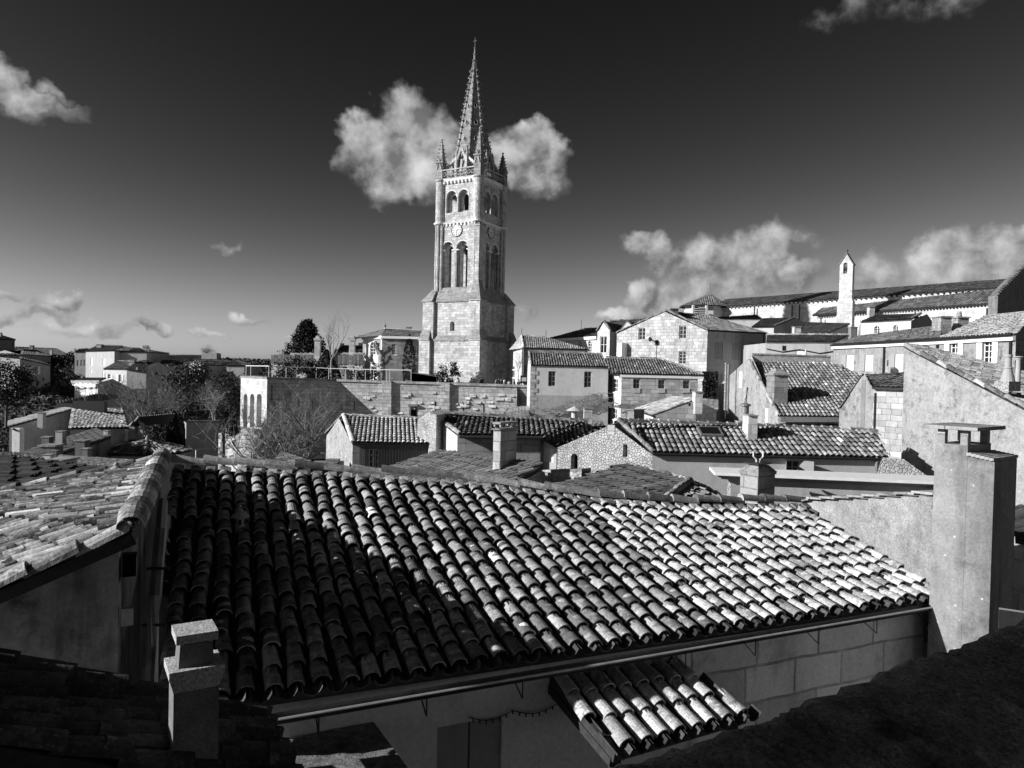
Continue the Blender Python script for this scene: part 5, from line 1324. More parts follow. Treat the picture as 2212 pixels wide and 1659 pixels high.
# coping course
b = MB(); nf = -nLp
for a, c in ((FLt, TL_), (TL_, TmL), (TmL, TR_)):
    nn_ = -perp_back(a, c, 1).normalized(); b.hexa([a+nn_*.08-V(0, 0, .22), c+nn_*.08-V(0, 0, .22), c-nn_*.3-V(0, 0, .22), a-nn_*.3-V(0, 0, .22)], [a+nn_*.08+V(0, 0, .03), c+nn_*.08+V(0, 0, .03), c-nn_*.3+V(0, 0, .03), a-nn_*.3+V(0, 0, .03)], 'ledge_stone')
b.build('coping', tw)
# three attached half-column buttresses on the bastion
eB = hz(TL_-FLt).normalized(); nB = V(eB.y, -eB.x, 0)
if nB.y > 0: nB = -nB
# pilaster strips, arrow slits, doorway, ragged missing stones
for x0, x1 in ((1414, 1450),):
    pass
for c, x0, x1, y0 in (('D', 1340, 1420, 728), ('C', 300, 370, 745)):
    a, d_ = onR(c, x0, y0), onR(c, x1, y0); a2, d2 = onR(c, x0-4, 1260), onR(c, x1-4, 1260); nn_ = -nR if nR.y > 0 else nR
    o_ = V(nn_.x, nn_.y, 0).normalized()*.42
    b = MB(); b.hexa([a2, d2, d2+o_, a2+o_], [a, d_, d_+o_, a+o_], 'ashlar_worn'); b.build('pilaster', tw)
def slit(c, x, y0, y1, w, on, horiz=False):
    a, d_ = on(c, x-w, y0), on(c, x+w, y1); o_ = V(0, -.035, 0)
    b = MB(); e_ = V(d_.x-a.x, d_.y-a.y, 0)
    lo = [lvl(a, d_.z), lvl(d_, d_.z), lvl(d_, d_.z)+o_, lvl(a, d_.z)+o_]; up_ = [on(c, x-w, y0), on(c, x+w, y0)]
    b.hexa([on(c, x-w, y1), on(c, x+w, y1), on(c, x+w, y1)+o_, on(c, x-w, y1)+o_], [up_[0], up_[1], up_[1]+o_, up_[0]+o_], 'hole'); b.build('arrow_slit', tw)
for c, x, y0, y1, w, on in (('D', 400, 760, 885, 4, onL), ('D', 436, 884, 890, 62, onL), ('D', 521, 886, 958, 2.5, onL), ('D', 626, 884, 972, 3, onL), ('D', 746, 884, 972, 2.5, onL), ('D', 985, 905, 975, 1.5, onL), ('D', 1096, 900, 982, 3.5, onL),
                            ('C', 241, 902, 1010, 3.5, onR), ('C', 475, 908, 1020, 4.5, onR), ('C', 647, 918, 1040, 3.5, onR)): slit(c, x, y0, y1, w, on)
random.seed(11); b = MB(); nn_ = -nR if nR.y > 0 else nR
for _ in range(45):
    c, x, y = random.choice((('D', RU(1165, 1330), RU(760, 1090)), ('D', RU(1460, 1640), RU(820, 1060)), ('C', RU(0, 290), RU(820, 1000)), ('C', RU(405, 900), RU(830, 1040)), ('C', RU(400, 900), RU(850, 950))))
    q = onR(c, x, y); e_ = hz(TR_-TmL).normalized(); w_, h_ = RU(.25, .5), RU(.12, .24); d_ = V(nn_.x, nn_.y, 0).normalized()*RU(.03, .12)
    ps = [q+e_*(-w_*RU(.8, 1))+V(0, 0, -h_), q+e_*(w_*RU(.8, 1))+V(0, 0, -h_*RU(.8, 1)), q+e_*(w_)+V(0, 0, h_*RU(.8, 1)), q-e_*w_*RU(.7, 1)+V(0, 0, h_)]
    b.hexa([p-d_ for p in ps], [p+d_ for p in ps], 'ashlar_worn')
b.build('projecting_stones', tw)
b = MB(); q = [onR('D', x, y)+V(0, -.05, 0) for x, y in ((1575, 1055), (1622, 1052), (1622, 945), (1575, 945))]; b.hexa(q, [p+V(0, .04, 0) for p in q], 'hole'); b.build('doorway', tw)
b = MB(); q = [onR('D', x, y) for x, y in ((1560, 1060), (1574, 1060), (1574, 940), (1560, 940))]; b.hexa(q, [p+V(0, -.35, 0) for p in q], 'ashlar_grey')
q = [onR('D', x, y) for x, y in ((1555, 942), (1630, 942), (1630, 925), (1555, 925))]; b.hexa(q, [p+V(0, -.4, 0) for p in q], 'ashlar_grey'); b.build('door_frame', tw)
# dark end return beside the plain house
b = MB(); a, c = onR('C', 930, 764), onR('C', 1030, 766); b.hexa([lvl(p, -12) for p in (a+V(0, -.02, 0), c+V(0, 3, 0), c+V(0, 4, 0), a+V(0, 1, 0))], [a+V(0, -.02, 0), c+V(0, 3, 0), c+V(0, 4, 0), a+V(0, 1, 0)], 'ashlar_grey'); b.build('return_wall', tw)
# rock under the bastion with a cave mouth
rk = MB(); rows = []; random.seed(5)
def rockrow(zy, bulge):
    r = []
    for k in range(26):
        t = k/25; x = 1910-2212+0
    return r
nx_, nz_ = 34, 22; zr0, zr1 = P('D', 200, 1120, 96).z, -14
for i in range(nz_):
    t = i/(nz_-1); row = []
    for k in range(nx_):
        s = k/(nx_-1)
        q = (FLt+eB*(-7.5+s*(7.5+(TL_-FLt).length)))
        z = zr0+(zr1-zr0)*t+ (0 if s > .42 else -(.42-s)*5.0*(1-t))
        bulge = .3+2.6*t+.9*sin(5*s+3*t)*t+RU(-.35, .35)
        cave = math.exp(-(((s-.86)/.10)**2+((t-.62)/.26)**2)*1.2)*3.0 + math.exp(-(((s-.25)/.035)**2+((t-.55)/.09)**2))*1.2+ math.exp(-(((s-.12)/.03)**2+((t-.4)/.07)**2))*1.0
        p = lvl(q, z)+nB*(bulge-cave)
        row.append(p)
    rows.append(row)
rk.grid(rows, 'rock')
tag(rk.build('rock_face', None, smooth=False), 'bright weathered rock outcrop with cave mouth under the terrace bastion', 'rock')
# terrace floor is part of the ground; things on it
zT_ = zt_w-.55
def gz(q): return lvl(q, zT_)
# glass-panelled railing along the bastion
rail = thing('terrace_railing', 'thin railing of posts and clear panels along the terrace edge', 'railing', TL_)
pts = [('D', 182, 600, 100), ('D', 222, 600, 98.), ('D', 374, 602, 94), ('D', 520, 608, 95.3), ('D', 612, 612, 95.6), ('D', 775, 615, 96.2), ('D', 880, 622, 96.2), ('D', 1022, 625, 95.9), ('D', 1110, 628, 95.6), ('D', 1190, 630, 95.3), ('D', 1260, 632, 95), ('D', 1370, 632, 94.6), ('D', 1395, 634, 94.5), ('D', 1576, 636, 93.9)]
tops = [P(*q) for q in pts]
for i, q in enumerate(tops):
    b = MB(); b.bar(lvl(q, zt_w-.6), q, .07, 'frame_white'); b.build('post', rail)
b = MB()
for a, c in zip(tops, tops[1:]): b.bar(a, c, .07, 'frame_white', .09)
b.build('handrail', rail)
# hedges, cone, trees
def leaves(b, cen, rad, n, size, mat, clump=14, shell=.55, seed=None):
    cen = Vector(cen); cl = []
    for _ in range(clump):
        while True:
            q = V(RU(-1, 1), RU(-1, 1), RU(-1, 1))
            if shell < q.length < 1: break
        cl.append(V(q.x*rad[0], q.y*rad[1], q.z*rad[2]))
    rm = min(rad)
    for _ in range(n):
        q = random.choice(cl)+V(random.gauss(0, 1), random.gauss(0, 1), random.gauss(0, 1))*rm*.26
        c = cen+q; a = V(RU(-1, 1), RU(-1, 1), RU(-1, 1)).normalized(); u = a.cross(V(RU(-1, 1), RU(-1, 1), RU(-1, 1))).normalized(); s = size*RU(.6, 1.3)
        b.face([c-a*s, c+u*s*.6, c+a*s, c-u*s*.6], mat)
random.seed(21)
def shrub(label, c, rad, n, mat='leaf_mid', size=.16, name='shrub', cat='shrub', group=None):
    b = MB(); leaves(b, c, rad, n, size, mat, clump=30, shell=.2); o = b.build(name); return tag(o, label, cat, group)
shrub('clipped hedge behind the railing at the left end of the terrace', P('D', 550, 655, 97), (4.2, 1.2, 1.7), 1800)
shrub('loose hedge behind the railing in the middle of the terrace', P('D', 680, 650, 98), (4., 1.2, 1.9), 1800)
shrub('low hedge behind the railing near the pollarded tree', P('D', 1170, 690, 98), (2.4, 1.2, 1.3), 900)
shrub('dark bush hugging the foot of the tower', P('C', 345, 715, 109), (2.0, 1., 2.6), 1500, 'leaf_dark')
b = MB(); q = P('D', 835, 706, 97.5); 
for _ in range(2600):
    t = R(); an = RU(0, 6.28); r = 1.9*(1-t**1.6)+.1; c = V(q.x+r*cos(an), q.y+1.5+r*sin(an), zT_+t*4.3); a = V(RU(-1, 1), RU(-1, 1), RU(-1, 1)).normalized()*.13; u = a.cross(V(0, RU(-1, 1), 1)).normalized()*.1
    b.face([c-a, c+u, c+a, c-u], 'leaf_mid')
tag(b.build('clipped_cone_shrub'), 'cone shaped clipped evergreen on the terrace edge', 'shrub')
b = MB(); q = P('D', 1556, 640, 122)
for _ in range(1600):
    t = R(); an = RU(0, 6.28); r = 1.0*sin(pi*min(1, t*.9+.12))**.7; c = V(q.x+r*cos(an), q.y+r*sin(an), q.z-3+t*9); a = V(RU(-1, 1), RU(-1, 1), RU(-1, 1)).normalized()*.2; u = a.cross(V(0, RU(-1, 1), 1)).normalized()*.14
    b.face([c-a, c+u, c+a, c-u], 'leaf_dark')
tag(b.build('cypress'), 'single dark cypress against the grand house wall left of the tower', 'tree')
def bough(b, p, d, L, r, lev, spread, twig, mat, up=.12, kids=(2, 4), seg=3):
    pts = [p]; q = p
    for k in range(seg):
        d = (d+V(RU(-1, 1), RU(-1, 1), RU(-.6, 1))*.16+V(0, 0, up)*.3).normalized(); q = q+d*(L/seg); pts.append(q)
    rr_ = [r*(1-.45*k/seg) for k in range(seg+1)]
    b.tube(pts, rr_, mat if lev > 1 else twig, 5 if lev > 1 else 3, cap=False)
    if lev == 0: return
    for _ in range(random.randint(*kids)):
        k = random.choice(range(1, seg+1)); s = V(RU(-1, 1), RU(-1, 1), RU(-.35, .9)).normalized()
        bough(b, pts[k], (d*(1-spread)+s*spread*1.3).normalized(), L*RU(.55, .8), rr_[k]*.70, lev-1, spread, twig, mat, up, kids, seg)
def bare_tree(label, base, h, r, lev=5, spread=.5, mat='bark', twig='twig', kids=(3, 4), seed=1, trunk=.3, stems=1, name='bare_tree', rmin=.012):
    random.seed(seed); t = thing(name, label, 'tree', base)
    b = MB(); tops_ = []
    for s in range(stems):
        dd = V(RU(-.25, .25)*stems, RU(-.25, .25)*stems, 1).normalized(); q = base+dd*h*trunk
        b.tube([base, base+dd*h*trunk*.5+V(RU(-.1, .1), 0, 0), q], [r, r*.85, r*.75], mat, 7, cap=False); tops_.append((q, dd))
    b.build('trunk', t)
    b = MB()
    for q, dd in tops_:
        for _ in range(4): bough(b, q, (dd+V(RU(-1, 1), RU(-1, 1), RU(-.1, .6))*.8).normalized(), h*(1-trunk)*.45, r*.55, lev-1, spread, twig, mat, kids=kids)
    b.build('branches', t); return t
# pollarded plane tree
random.seed(4); base = gz(P('D', 1322, 720, 98)); pl_ = thing('pollarded_tree', 'knuckled pollarded plane tree without leaves on the terrace', 'tree', base)
b = MB(); b.tube([base, base+V(.15, 0, 2.2), base+V(-.1, 0, 4.4)], [.5, .38, .33], 'bark_pale', 9); b.build('trunk', pl_)
sc4 = .2558*96/1600
for px_ in ([(1320, 600), (1325, 520), (1300, 470), (1290, 420)], [(1320, 600), (1270, 590), (1230, 560), (1195, 525)], [(1325, 590), (1350, 500), (1390, 470), (1385, 445)], [(1320, 610), (1375, 570), (1400, 530)], [(1345, 505), (1405, 460)], [(1250, 580), (1235, 515)], [(1325, 520), (1300, 500), (1275, 410)]):
    b = MB(); pp = [P('D', x, y, 98+RU(-1, 1)) for x, y in px_]; b.tube(pp, [.25-.03*i for i in range(len(pp))], 'bark_pale', 7)
    e_ = pp[-1]
    for _ in range(6): b.lathe(e_+V(RU(-.2, .2), RU(-.2, .2), RU(-.2, .15)), [(.02, -.16), (.15, -.06), (.17, .04), (.1, .14), (.02, .18)], 'bark_pale', 7)
    for _ in range(5): b.tube([e_, e_+V(RU(-.5, .5), RU(-.5, .5), RU(.2, .8))], .025, 'twig', 3)
    b.build('branch', pl_)
bare_tree('slender leafless young tree with upright twigs on the terrace', gz(P('D', 905, 706, 97)), 10.5, .16, 5, .32, 'bark_pale', 'bark_pale', (2, 3), 9, .28)
# conifer
random.seed(31); base = P('D', 690, 560, 150); base.z = -2.5; con = thing('conifer', 'broad dark pine tree with pointed crown standing behind the terrace', 'tree', base)
zt3 = P('D', 710, 222, 150).z; b = MB(); b.tube([base, lvl(base, zt3-.5)], [.5, .08], 'bark', 7); b.build('trunk', con)
b = MB(); Hc = zt3-P('D', 690, 560, 150).z
for k in range(150):
    t = (k+.5)/150; z = zt3-Hc*t**.85; rad_ = .4+6.6*(t**.85)*RU(.72, 1.08); an = k*2.4+RU(-.3, .3); e_ = V(cos(an), sin(an), 0)
    for j in range(44):
        s = R()**.6; c = V(base.x, base.y, z)+e_*rad_*s+V(0, 0, -rad_*s*.18+RU(-.35, .45))+V(RU(-1, 1), RU(-1, 1), 0)*.55
        for _ in range(2):
            a = (e_*.6+V(RU(-1, 1), RU(-1, 1), RU(-.2, 1))).normalized()*RU(.3, .6); u = a.cross(V(RU(-1, 1), RU(-1, 1), 1)).normalized()*.11
            b.face([c, c+a*.5+u, c+a, c+a*.5-u], 'leaf_dark')
b.build('crown', con)
# bare tree in front of the terrace wall
bare_tree('wide leafless tree of fine twigs in front of the terrace wall', P('D', 700, 1450, 62)+V(0, 0, -5), 13, .24, 5, .55, 'twig', 'twig', (3, 4), 12, .34, stems=3)
bare_tree('scrubby leafless bush beside the cave under the bastion', P('D', 480, 1400, 70)+V(0, 0, -4), 6.5, .12, 4, .6, 'twig', 'twig', (3, 4), 14, .2, stems=3)
# people along the parapet
def person(label, q, h=1.68, top='cloth_dark', legs='cloth_dark', seed=0, arm=0., turn=0., hairm='hair', group='people on the terrace'):
    random.seed(seed); k = h/1.7; t = thing('person', label, 'person', q, group)
    me = bpy.data.meshes.new('body'); js = [(0, 0, .95), (0, 0, 1.18), (0, 0, 1.40), (0, 0, 1.49), (0, .02, 1.58), (0, .02, 1.68),
        (.19, 0, 1.38), (.27, .06+arm*.1, 1.12), (.20, .22+arm*.1, .98+arm*.35), (-.19, 0, 1.38), (-.26, .05, 1.12), (-.24, .14, .90),
        (.1, 0, .88), (.11, .03, .48), (.11, -.02, .07), (.11, .12, .03), (-.1, 0, .88), (-.11, .02, .48), (-.11, -.02, .07), (-.11, .12, .03)]
    ed_ = [(0, 1), (1, 2), (2, 3), (3, 4), (4, 5), (2, 6), (6, 7), (7, 8), (2, 9), (9, 10), (10, 11), (0, 12), (12, 13), (13, 14), (14, 15), (0, 16), (16, 17), (17, 18), (18, 19)]
    rad_ = [.15, .14, .15, .06, .10, .085, .075, .055, .04, .075, .055, .04, .10, .075, .05, .04, .10, .075, .05, .04]
    Mr = Matrix.Rotation(turn, 3, 'Z'); me.from_pydata([tuple(Mr @ Vector(j)*k) for j in js], ed_, [])
    tmp = bpy.data.objects.new('tmp', me); COL.objects.link(tmp); md_ = tmp.modifiers.new('s', 'SKIN'); tmp.modifiers.new('u', 'SUBSURF').levels = 1
    for i, v_ in enumerate(me.skin_vertices[0].data): v_.radius = (rad_[i]*k, rad_[i]*k*.85); v_.use_root = i == 0
    dg = bpy.context.evaluated_depsgraph_get(); nm = bpy.data.meshes.new_from_object(tmp.evaluated_get(dg)); bpy.data.objects.remove(tmp); nm.name = 'body'
    for m_ in (top, legs, 'skin'): nm.materials.append(MATS[m_])
    for p_ in nm.polygons:
        z = p_.center.z/k; p_.material_index = 2 if z > 1.46 else (1 if z < .82 else 0); p_.use_smooth = True
    o = bpy.data.objects.new('body', nm); COL.objects.link(o); o.parent = t; ROOT[o.name] = Vector(q)
    b = MB(); b.lathe(Vector(q)+Mr @ V(0, -.02, 1.58)*k, [(.10*k, -.05*k), (.118*k, .02*k), (.105*k, .09*k), (.06*k, .135*k), (.01, .145*k)], hairm, 10, sy=1.05); b.build('hair', t)
    return t
for i, (x, y, D_, lab, tp_, lg, hh) in enumerate((
        (430, 700, 92.5, 'person in a pale coat leaning at the parapet, leftmost below the tower', 'cloth_pale', 'cloth_dark', 1.66),
        (540, 704, 92.5, 'person with dark hair right beside the low bench, second from left', 'cloth_dark', 'cloth_dark', 1.62),
        (611, 700, 92.5, 'person in dark clothes at the left side of the huddled pair', 'cloth_dark', 'cloth_pale', 1.7),
        (632, 694, 93, 'taller person in dark clothes at the right side of the huddled pair', 'cloth_dark', 'cloth_dark', 1.78),
        (758, 704, 94, 'person in grey coat at the left end of the group before the dark tower side', 'frame_grey', 'cloth_dark', 1.7),
        (778, 700, 94.5, 'person in black coat just right of the grey coated one', 'cloth_dark', 'cloth_dark', 1.74),
        (797, 704, 94, 'person in black with bare head between two dark figures', 'cloth_dark', 'cloth_dark', 1.7),
        (822, 704, 94, 'person in a mid grey jacket standing apart right of the group', 'zinc', 'cloth_dark', 1.72),
        (862, 720, 93, 'shorter person in grey between the dark group and the dark coated pair', 'frame_grey', 'cloth_dark', 1.6),
        (905, 712, 93, 'person in a dark coat facing the pale house beside the tower', 'cloth_dark', 'cloth_dark', 1.68),
        (945, 716, 93, 'person in a dark hood near the sign on the terrace', 'cloth_dark', 'cloth_dark', 1.66),
        (979, 738, 92, 'child in a white top at the right end of the terrace group', 'cloth_pale', 'cloth_dark', 1.25))):
    q = P('C', x, y, D_); q.z -= hh
    person(lab, q, hh, tp_, lg, 40+i, arm=R(), turn=RU(-2.6, 2.6))
b = MB(); q = P('C', 988, 718, 95); b.box(V(q.x, q.y, q.z-.45), .95, .08, 1.0, 'iron'); b.box(V(q.x, q.y+.05, q.z-2), .08, .06, 1.6, 'iron'); b.face([V(q.x-.3, q.y-.045, q.z-.2), V(q.x+.3, q.y-.045, q.z-.2), V(q.x+.3, q.y-.045, q.z+.3), V(q.x-.3, q.y-.045, q.z+.3)], 'cloth_pale')
tag(b.build('notice_board'), 'small dark notice board on the terrace beside the pale house', 'sign')
b = MB(); q = P('C', 505, 742, 92.3); b.box(V(q.x, q.y, q.z-.1), 2.6, .5, .1, 'wood_dark')
for x in (-1.1, 1.1): b.box(V(q.x+x, q.y, q.z-.6), .1, .4, .5, 'wood_dark')
tag(b.build('bench'), 'low dark bench on the terrace beneath the lit tower wall', 'bench')
# dark garden wall with an arched gate left of the tower foot
b = MB(); a, c = P('C', 5, 665, 103), P('C', 235, 690, 103); wall_seg(b, P('C', 0, 650, 103), P('C', 250, 690, 103), -4, 'render_dark', [], apex=[P('C', 170, 670, 103)]); b.hexa([lvl(P('C', 0, 655, 103), -4), lvl(P('C', 250, 690, 103), -4), lvl(P('C', 250, 690, 103.5), -4), lvl(P('C', 0, 655, 103.5), -4)], [P('C', 0, 655, 103), P('C', 250, 692, 103), P('C', 250, 692, 103.5), P('C', 0, 655, 103.5)], 'render_dark')
b.box(P('C', 12, 700, 100)+V(0, 0, -1), .7, .7, 2.6, 'ashlar_grey')
tag(b.build('garden_wall'), 'dark garden wall with stone pier left of the tower foot', 'wall')

# ================================================================== BUILDINGS BEHIND THE TERRACE
def frontback(FL, FR, dep): return perp_back(FL, FR, dep)
# grand hipped house left of the tower
hA = thing('grand_house', 'grand hipped house with bright narrow side and two barred windows left of the tower', 'house', P('C', 0, 700, 125))
FL, FR = P('D', 1330, 348, 122), P('D', 1760, 366, 122); FR.z = FL.z
BL = atz('D', 1180, 129, FL.z)
R1, R2 = P('D', 1352, 290, 128), P('D', 1760, 312, 128)
bkv = perp_back(FL, FR, 13)
rfA = roof(hA, [[FL, FR, R2, R1], [BL+V(-2.8, 0, -.3), FL, R1], [FR+bkv, FL+bkv+V(-3, 0, 0), R1, R2]], 'tile_far_bright', sp=.34, ln=.6, seg=3, ridges=[(R1, R2)], jit=.01)
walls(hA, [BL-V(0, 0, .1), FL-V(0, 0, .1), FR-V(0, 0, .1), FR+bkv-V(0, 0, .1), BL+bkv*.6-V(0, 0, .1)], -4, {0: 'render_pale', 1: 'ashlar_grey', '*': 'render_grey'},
      wins=[(0, 'D', 1228, 398, 1275, 508, 'w', 2, 4, .9), (0, 'D', 1238, 600, 1272, 712, 'w', 2, 4), (1, 'D', 1412, 415, 1455, 508, 'w', 3, 4), (1, 'D', 1592, 430, 1632, 515, 'w', 3, 4)])
b = MB(); a, c = BL+V(-.25, -.1, -.2), FL+V(.1, -.25, -.2); b.bar(a, c, .4, 'white_stone', .5); b.bar(FL+V(0, -.2, -.2), FR+V(0, -.2, -.2), .3, 'white_stone', .4); b.build('cornice', hA)
for x in (1188, 1318):
    a = onplane('D', x, 360, BL, perp_back(BL, FL, 1).normalized()); b = MB(); b.box(V(a.x, a.y-.05, -4), .7, .3, a.z+4-.3, 'white_stone'); b.build('pilaster', hA)
b = MB(); b.lathe(R1, [(.25, -.2), (.12, .3), (.3, .5), (.05, 1.), (.03, 1.9)], 'zinc', 8); b.build('finial', hA).parent = rfA
chim_px(hA, rfA, 'D', 1532, 1575, 268, 306, 128, mat='render_dark'); chim_px(hA, rfA, 'D', 1448, 1466, 288, 304, 127, mat='render_dark')
# dark roofed house behind it
hB = thing('dark_roof_house', 'dark steep roofed house with three pale chimneys behind the young tree', 'house', P('D', 1050, 560, 150))
FL, FR = P('D', 930, 475, 150), P('D', 1180, 470, 150); FR.z = FL.z
R1, R2 = P('D', 1008, 428, 154), P('D', 1180, 430, 154)
rfB = roof(hB, [[FL, FR, R2, R1], [FL+V(-.5, 8, 0), FL, R1]], 'tile_far_dark', sp=.4, ln=.7, seg=3)
walls(hB, [FL, FR, FR+V(0, 9, 0), FL+V(0, 9, 0)], -4, 'render_dark', wins=[(0, 'D', 962, 480, 978, 530, 'k', 2, 3)])
for x0, x1, y0, y1 in ((975, 1003, 408, 445), (1130, 1156, 405, 445), (1160, 1178, 400, 430)): chim_px(hB, rfB, 'D', x0, x1, y0, y1, 153.5, mat='render_pale')
# long balustraded wall
hC = thing('balustrade_wall', 'long low wall topped with a tiled balustrade running behind the terrace', 'wall', P('D', 800, 600, 128))
a, c = P('D', 395, 582, 132), P('D', 1175, 590, 126); ee = V(0, .8, 0)
zt4 = P('D', 640, 548, 130).z; b = MB(); wall_seg(b, a, c, -4, 'render_grey', []); b.hexa([a, c, c+ee, a+ee], [q+V(0, 0, .15) for q in (a, c, c+ee, a+ee)], 'ashlar_light'); b.build('wall', hC)
b = MB(); n = 26
for k in range(n):
    q = a.lerp(c, (k+.5)/n); b.box(q, .55, .6, 1.6, 'render_dark' if k % 2 else 'ashlar_grey')
b.build('balusters', hC)
b = MB(); ridge(b, lvl(a, a.z+1.3)+V(3.5, 0, .3), lvl(c, c.z+1.5)+V(0, 0, .2), 'tile_far', r=.35, ln=1.); b.build('coping', hC)
for x in (785, 1076):
    q = P('D', x, 545, 127); b = MB(); b.box(V(q.x, q.y, q.z-2), .9, .9, 5.2, 'ashlar_pale'); b.box(V(q.x, q.y, q.z+3.2), 1.15, 1.15, .4, 'ashlar_pale'); b.box(V(q.x, q.y, q.z+3.6), .6, .6, .4, 'ashlar_pale'); b.build('gate_pier', hC)
b = MB(); a, c = P('D', 410, 600, 116), P('D', 490, 600, 116); b.hexa([lvl(q, -4) for q in (a, c, c+V(0, 4, 0), a+V(0, 4, 0))], [a, c, c+V(0, 4, 0), a+V(0, 4, 0)], 'render_pale'); tag(b.build('garden_pavilion'), 'small bright garden building at the left end of the terrace hedge', 'pavilion')
b = MB(); a, c = P('D', 925, 690, 104), P('D', 1030, 690, 104); z5 = P('D', 970, 640, 104).z
b.hexa([lvl(q, -4) for q in (a, c, c+V(0, 4, 0), a+V(0, 4, 0))], [lvl(q, z5-.5) for q in (a, c, c+V(0, 4, 0), a+V(0, 4, 0))], 'render_grey'); b.hexa([lvl(q, z5-.5) for q in (a, c, c+V(0, 4, 0), a+V(0, 4, 0))], [lvl(a.lerp(c, .3), z5+.6), lvl(a.lerp(c, .6), z5+.6), lvl(a.lerp(c, .6)+V(0, 3, 0), z5+.6), lvl(a.lerp(c, .3)+V(0, 3, 0), z5+.6)], 'tile_far'); tag(b.build('garden_shed'), 'low grey garden shed with peaked roof beside the cone shrub', 'shed')
# hipped house right of the tower
hD = thing('hipped_front_house', 'house with a pale grainy hipped roof and a bright narrow side right of the tower', 'house', P('C', 1100, 600, 100))
FL, FR = P('C', 985, 448, 100), P('C', 1528, 484, 100); FR.z = FL.z
BL = atz('C', 870, 109, FL.z); R1, R2 = P('C', 968, 346, 107), P('C', 1172, 362, 107)
bkv = V(-3, 12, 0)
rfD = roof(hD, [[FL, FR, R2, R1], [BL, FL, R1], [FR, FR+bkv, R2]], 'tile_far_bright', sp=.3, ln=.55, seg=3, ridges=[(R1, R2), (R1, FL)], jit=.014)
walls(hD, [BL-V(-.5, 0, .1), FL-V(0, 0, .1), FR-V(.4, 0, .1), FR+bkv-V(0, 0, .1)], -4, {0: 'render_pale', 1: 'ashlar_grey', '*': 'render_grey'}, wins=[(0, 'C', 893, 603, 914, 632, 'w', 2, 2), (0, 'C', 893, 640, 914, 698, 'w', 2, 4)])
downpipe(hD, FL+V(-.1, 0, 0), -4, .1, 'iron'); b = MB()
for q in (R1, R2): b.tube([q, q+V(0, 0, 1.1)], .06, 'zinc', 5)
b.build('finial', hD).parent = rfD
bare_tree('small leafless shrub against the bright house side right of the tower', P('C', 935, 720, 98), 5., .06, 4, .5, 'twig', 'twig', (3, 4), 17, .2)
# long white building with arched windows and gabled stair tower
hE = thing('arched_window_building', 'long bright building with round headed windows and dark roof right of the tower', 'building', P('C', 1400, 450, 120))
FL, FR = P('C', 1188, 373, 128), P('A', 218, 553, 113); FR.z = FL.z
R1, R2 = P('C', 1475, 296, 132), P('A', 218, 478, 122)
roof(hE, [[FL, FR, R2, R1]], 'tile_far_dark', sp=.4, ln=.7, seg=3, ridges=[(R1, R2)])
bkv = V(8, 12, 0)
walls(hE, [FL-V(0, 0, .1), FR-V(0, 0, .1), FR+bkv, FL+bkv], -3, {0: 'render_pale', '*': 'render_grey'},
      wins=[(0, 'A', 30, 593, 68, 668, 'w', 2, 4, True), (0, 'A', 121, 590, 159, 728, 'w', 2, 5, True), (0, 'C', 1340, 393, 1369, 420, 'w', 2, 2, True)])
b = MB(); b.bar(FL-V(0, .15, .3), FR-V(.15, .15, .3), .3, 'white_stone', .45); b.build('cornice', hE)
b = MB(); q = P('C', 1470, 300, 131); b.tube([q, q+V(0, 0, 1.9)], .06, 'zinc', 5); b.build('finial', hE)
def gabled(name, label, cat, gl, ga, gr, dv, zb, wm, rm, wins=(), sp=.36, seg=3, **k):
    t = thing(name, label, cat, lvl((gl+gr)/2, zb))
    n = perp_back(gl, gr, 1.)
    rf = roof(t, [{'p': [gl+dv, gl, ga, ga+dv]}, {'p': [gr, gr+dv, ga+dv, ga]}], rm, sp=sp, ln=sp*1.8, seg=seg, **k)
    walls(t, [gl-V(0, 0, .08), gr-V(0, 0, .08), gr+dv-V(0, 0, .08), gl+dv-V(0, 0, .08)], zb, wm, apex={0: [ga-V(0, 0, .08)], 2: [ga+dv-V(0, 0, .08)]}, wins=wins)
    return t, rf
t, rf = gabled('stair_tower', 'narrow gabled stair tower with a tall cross window', 'tower', P('A', 218, 492, 107), P('A', 280, 402, 106.2), P('A', 340, 488, 105), V(5.5, 11, 0), -3, {0: 'ashlar_pale', '*': 'render_grey'}, 'tile_far_dark', wins=[(0, 'A', 242, 545, 306, 714, 'w', 2, 2)])
b = MB(); ridge(b, P('A', 214, 495, 106.9), P('A', 280, 398, 106), 'tile_far', r=.2, ln=.6); ridge(b, P('A', 280, 398, 106), P('A', 345, 490, 104.9), 'tile_far', r=.2, ln=.6); b.build('verge', t)
hF = thing('link_building', 'dark roofed bright wing between the stair tower and the tall gabled house', 'building', P('A', 400, 600, 110))
FL, FR = P('A', 350, 508, 110), P('A', 640, 490, 106); FR.z = FL.z; R1, R2 = P('A', 345, 402, 117), P('A', 720, 374, 115)
roof(hF, [[FL, FR, R2, R1]], 'tile_far', sp=.4, seg=3, ln=.7, ridges=[(R1, R2)])
walls(hF, [FL-V(0, 0, .1), FR-V(0, 0, .1), FR+V(4, 10, 0), FL+V(4, 10, 0)], -3, {0: 'render_pale', '*': 'render_grey'})
b = MB(); b.box(P('A', 380, 700, 108)-V(0, 0, 1), 3.4, 1.5, 1.6, 'ashlar_light', 0, top=(.8, .6)); b.build('buttress', hF)
t, rf = gabled('roof_dormer', 'small pale gabled dormer rising from the dark roof left of the tall gable', 'dormer', P('A', 452, 478, 107), P('A', 513, 402, 106.5), P('A', 560, 440, 106), V(3, 6, 0), P('A', 500, 520, 106).z, {0: 'render_pale', '*': 'render_grey'}, 'tile_far_dark')
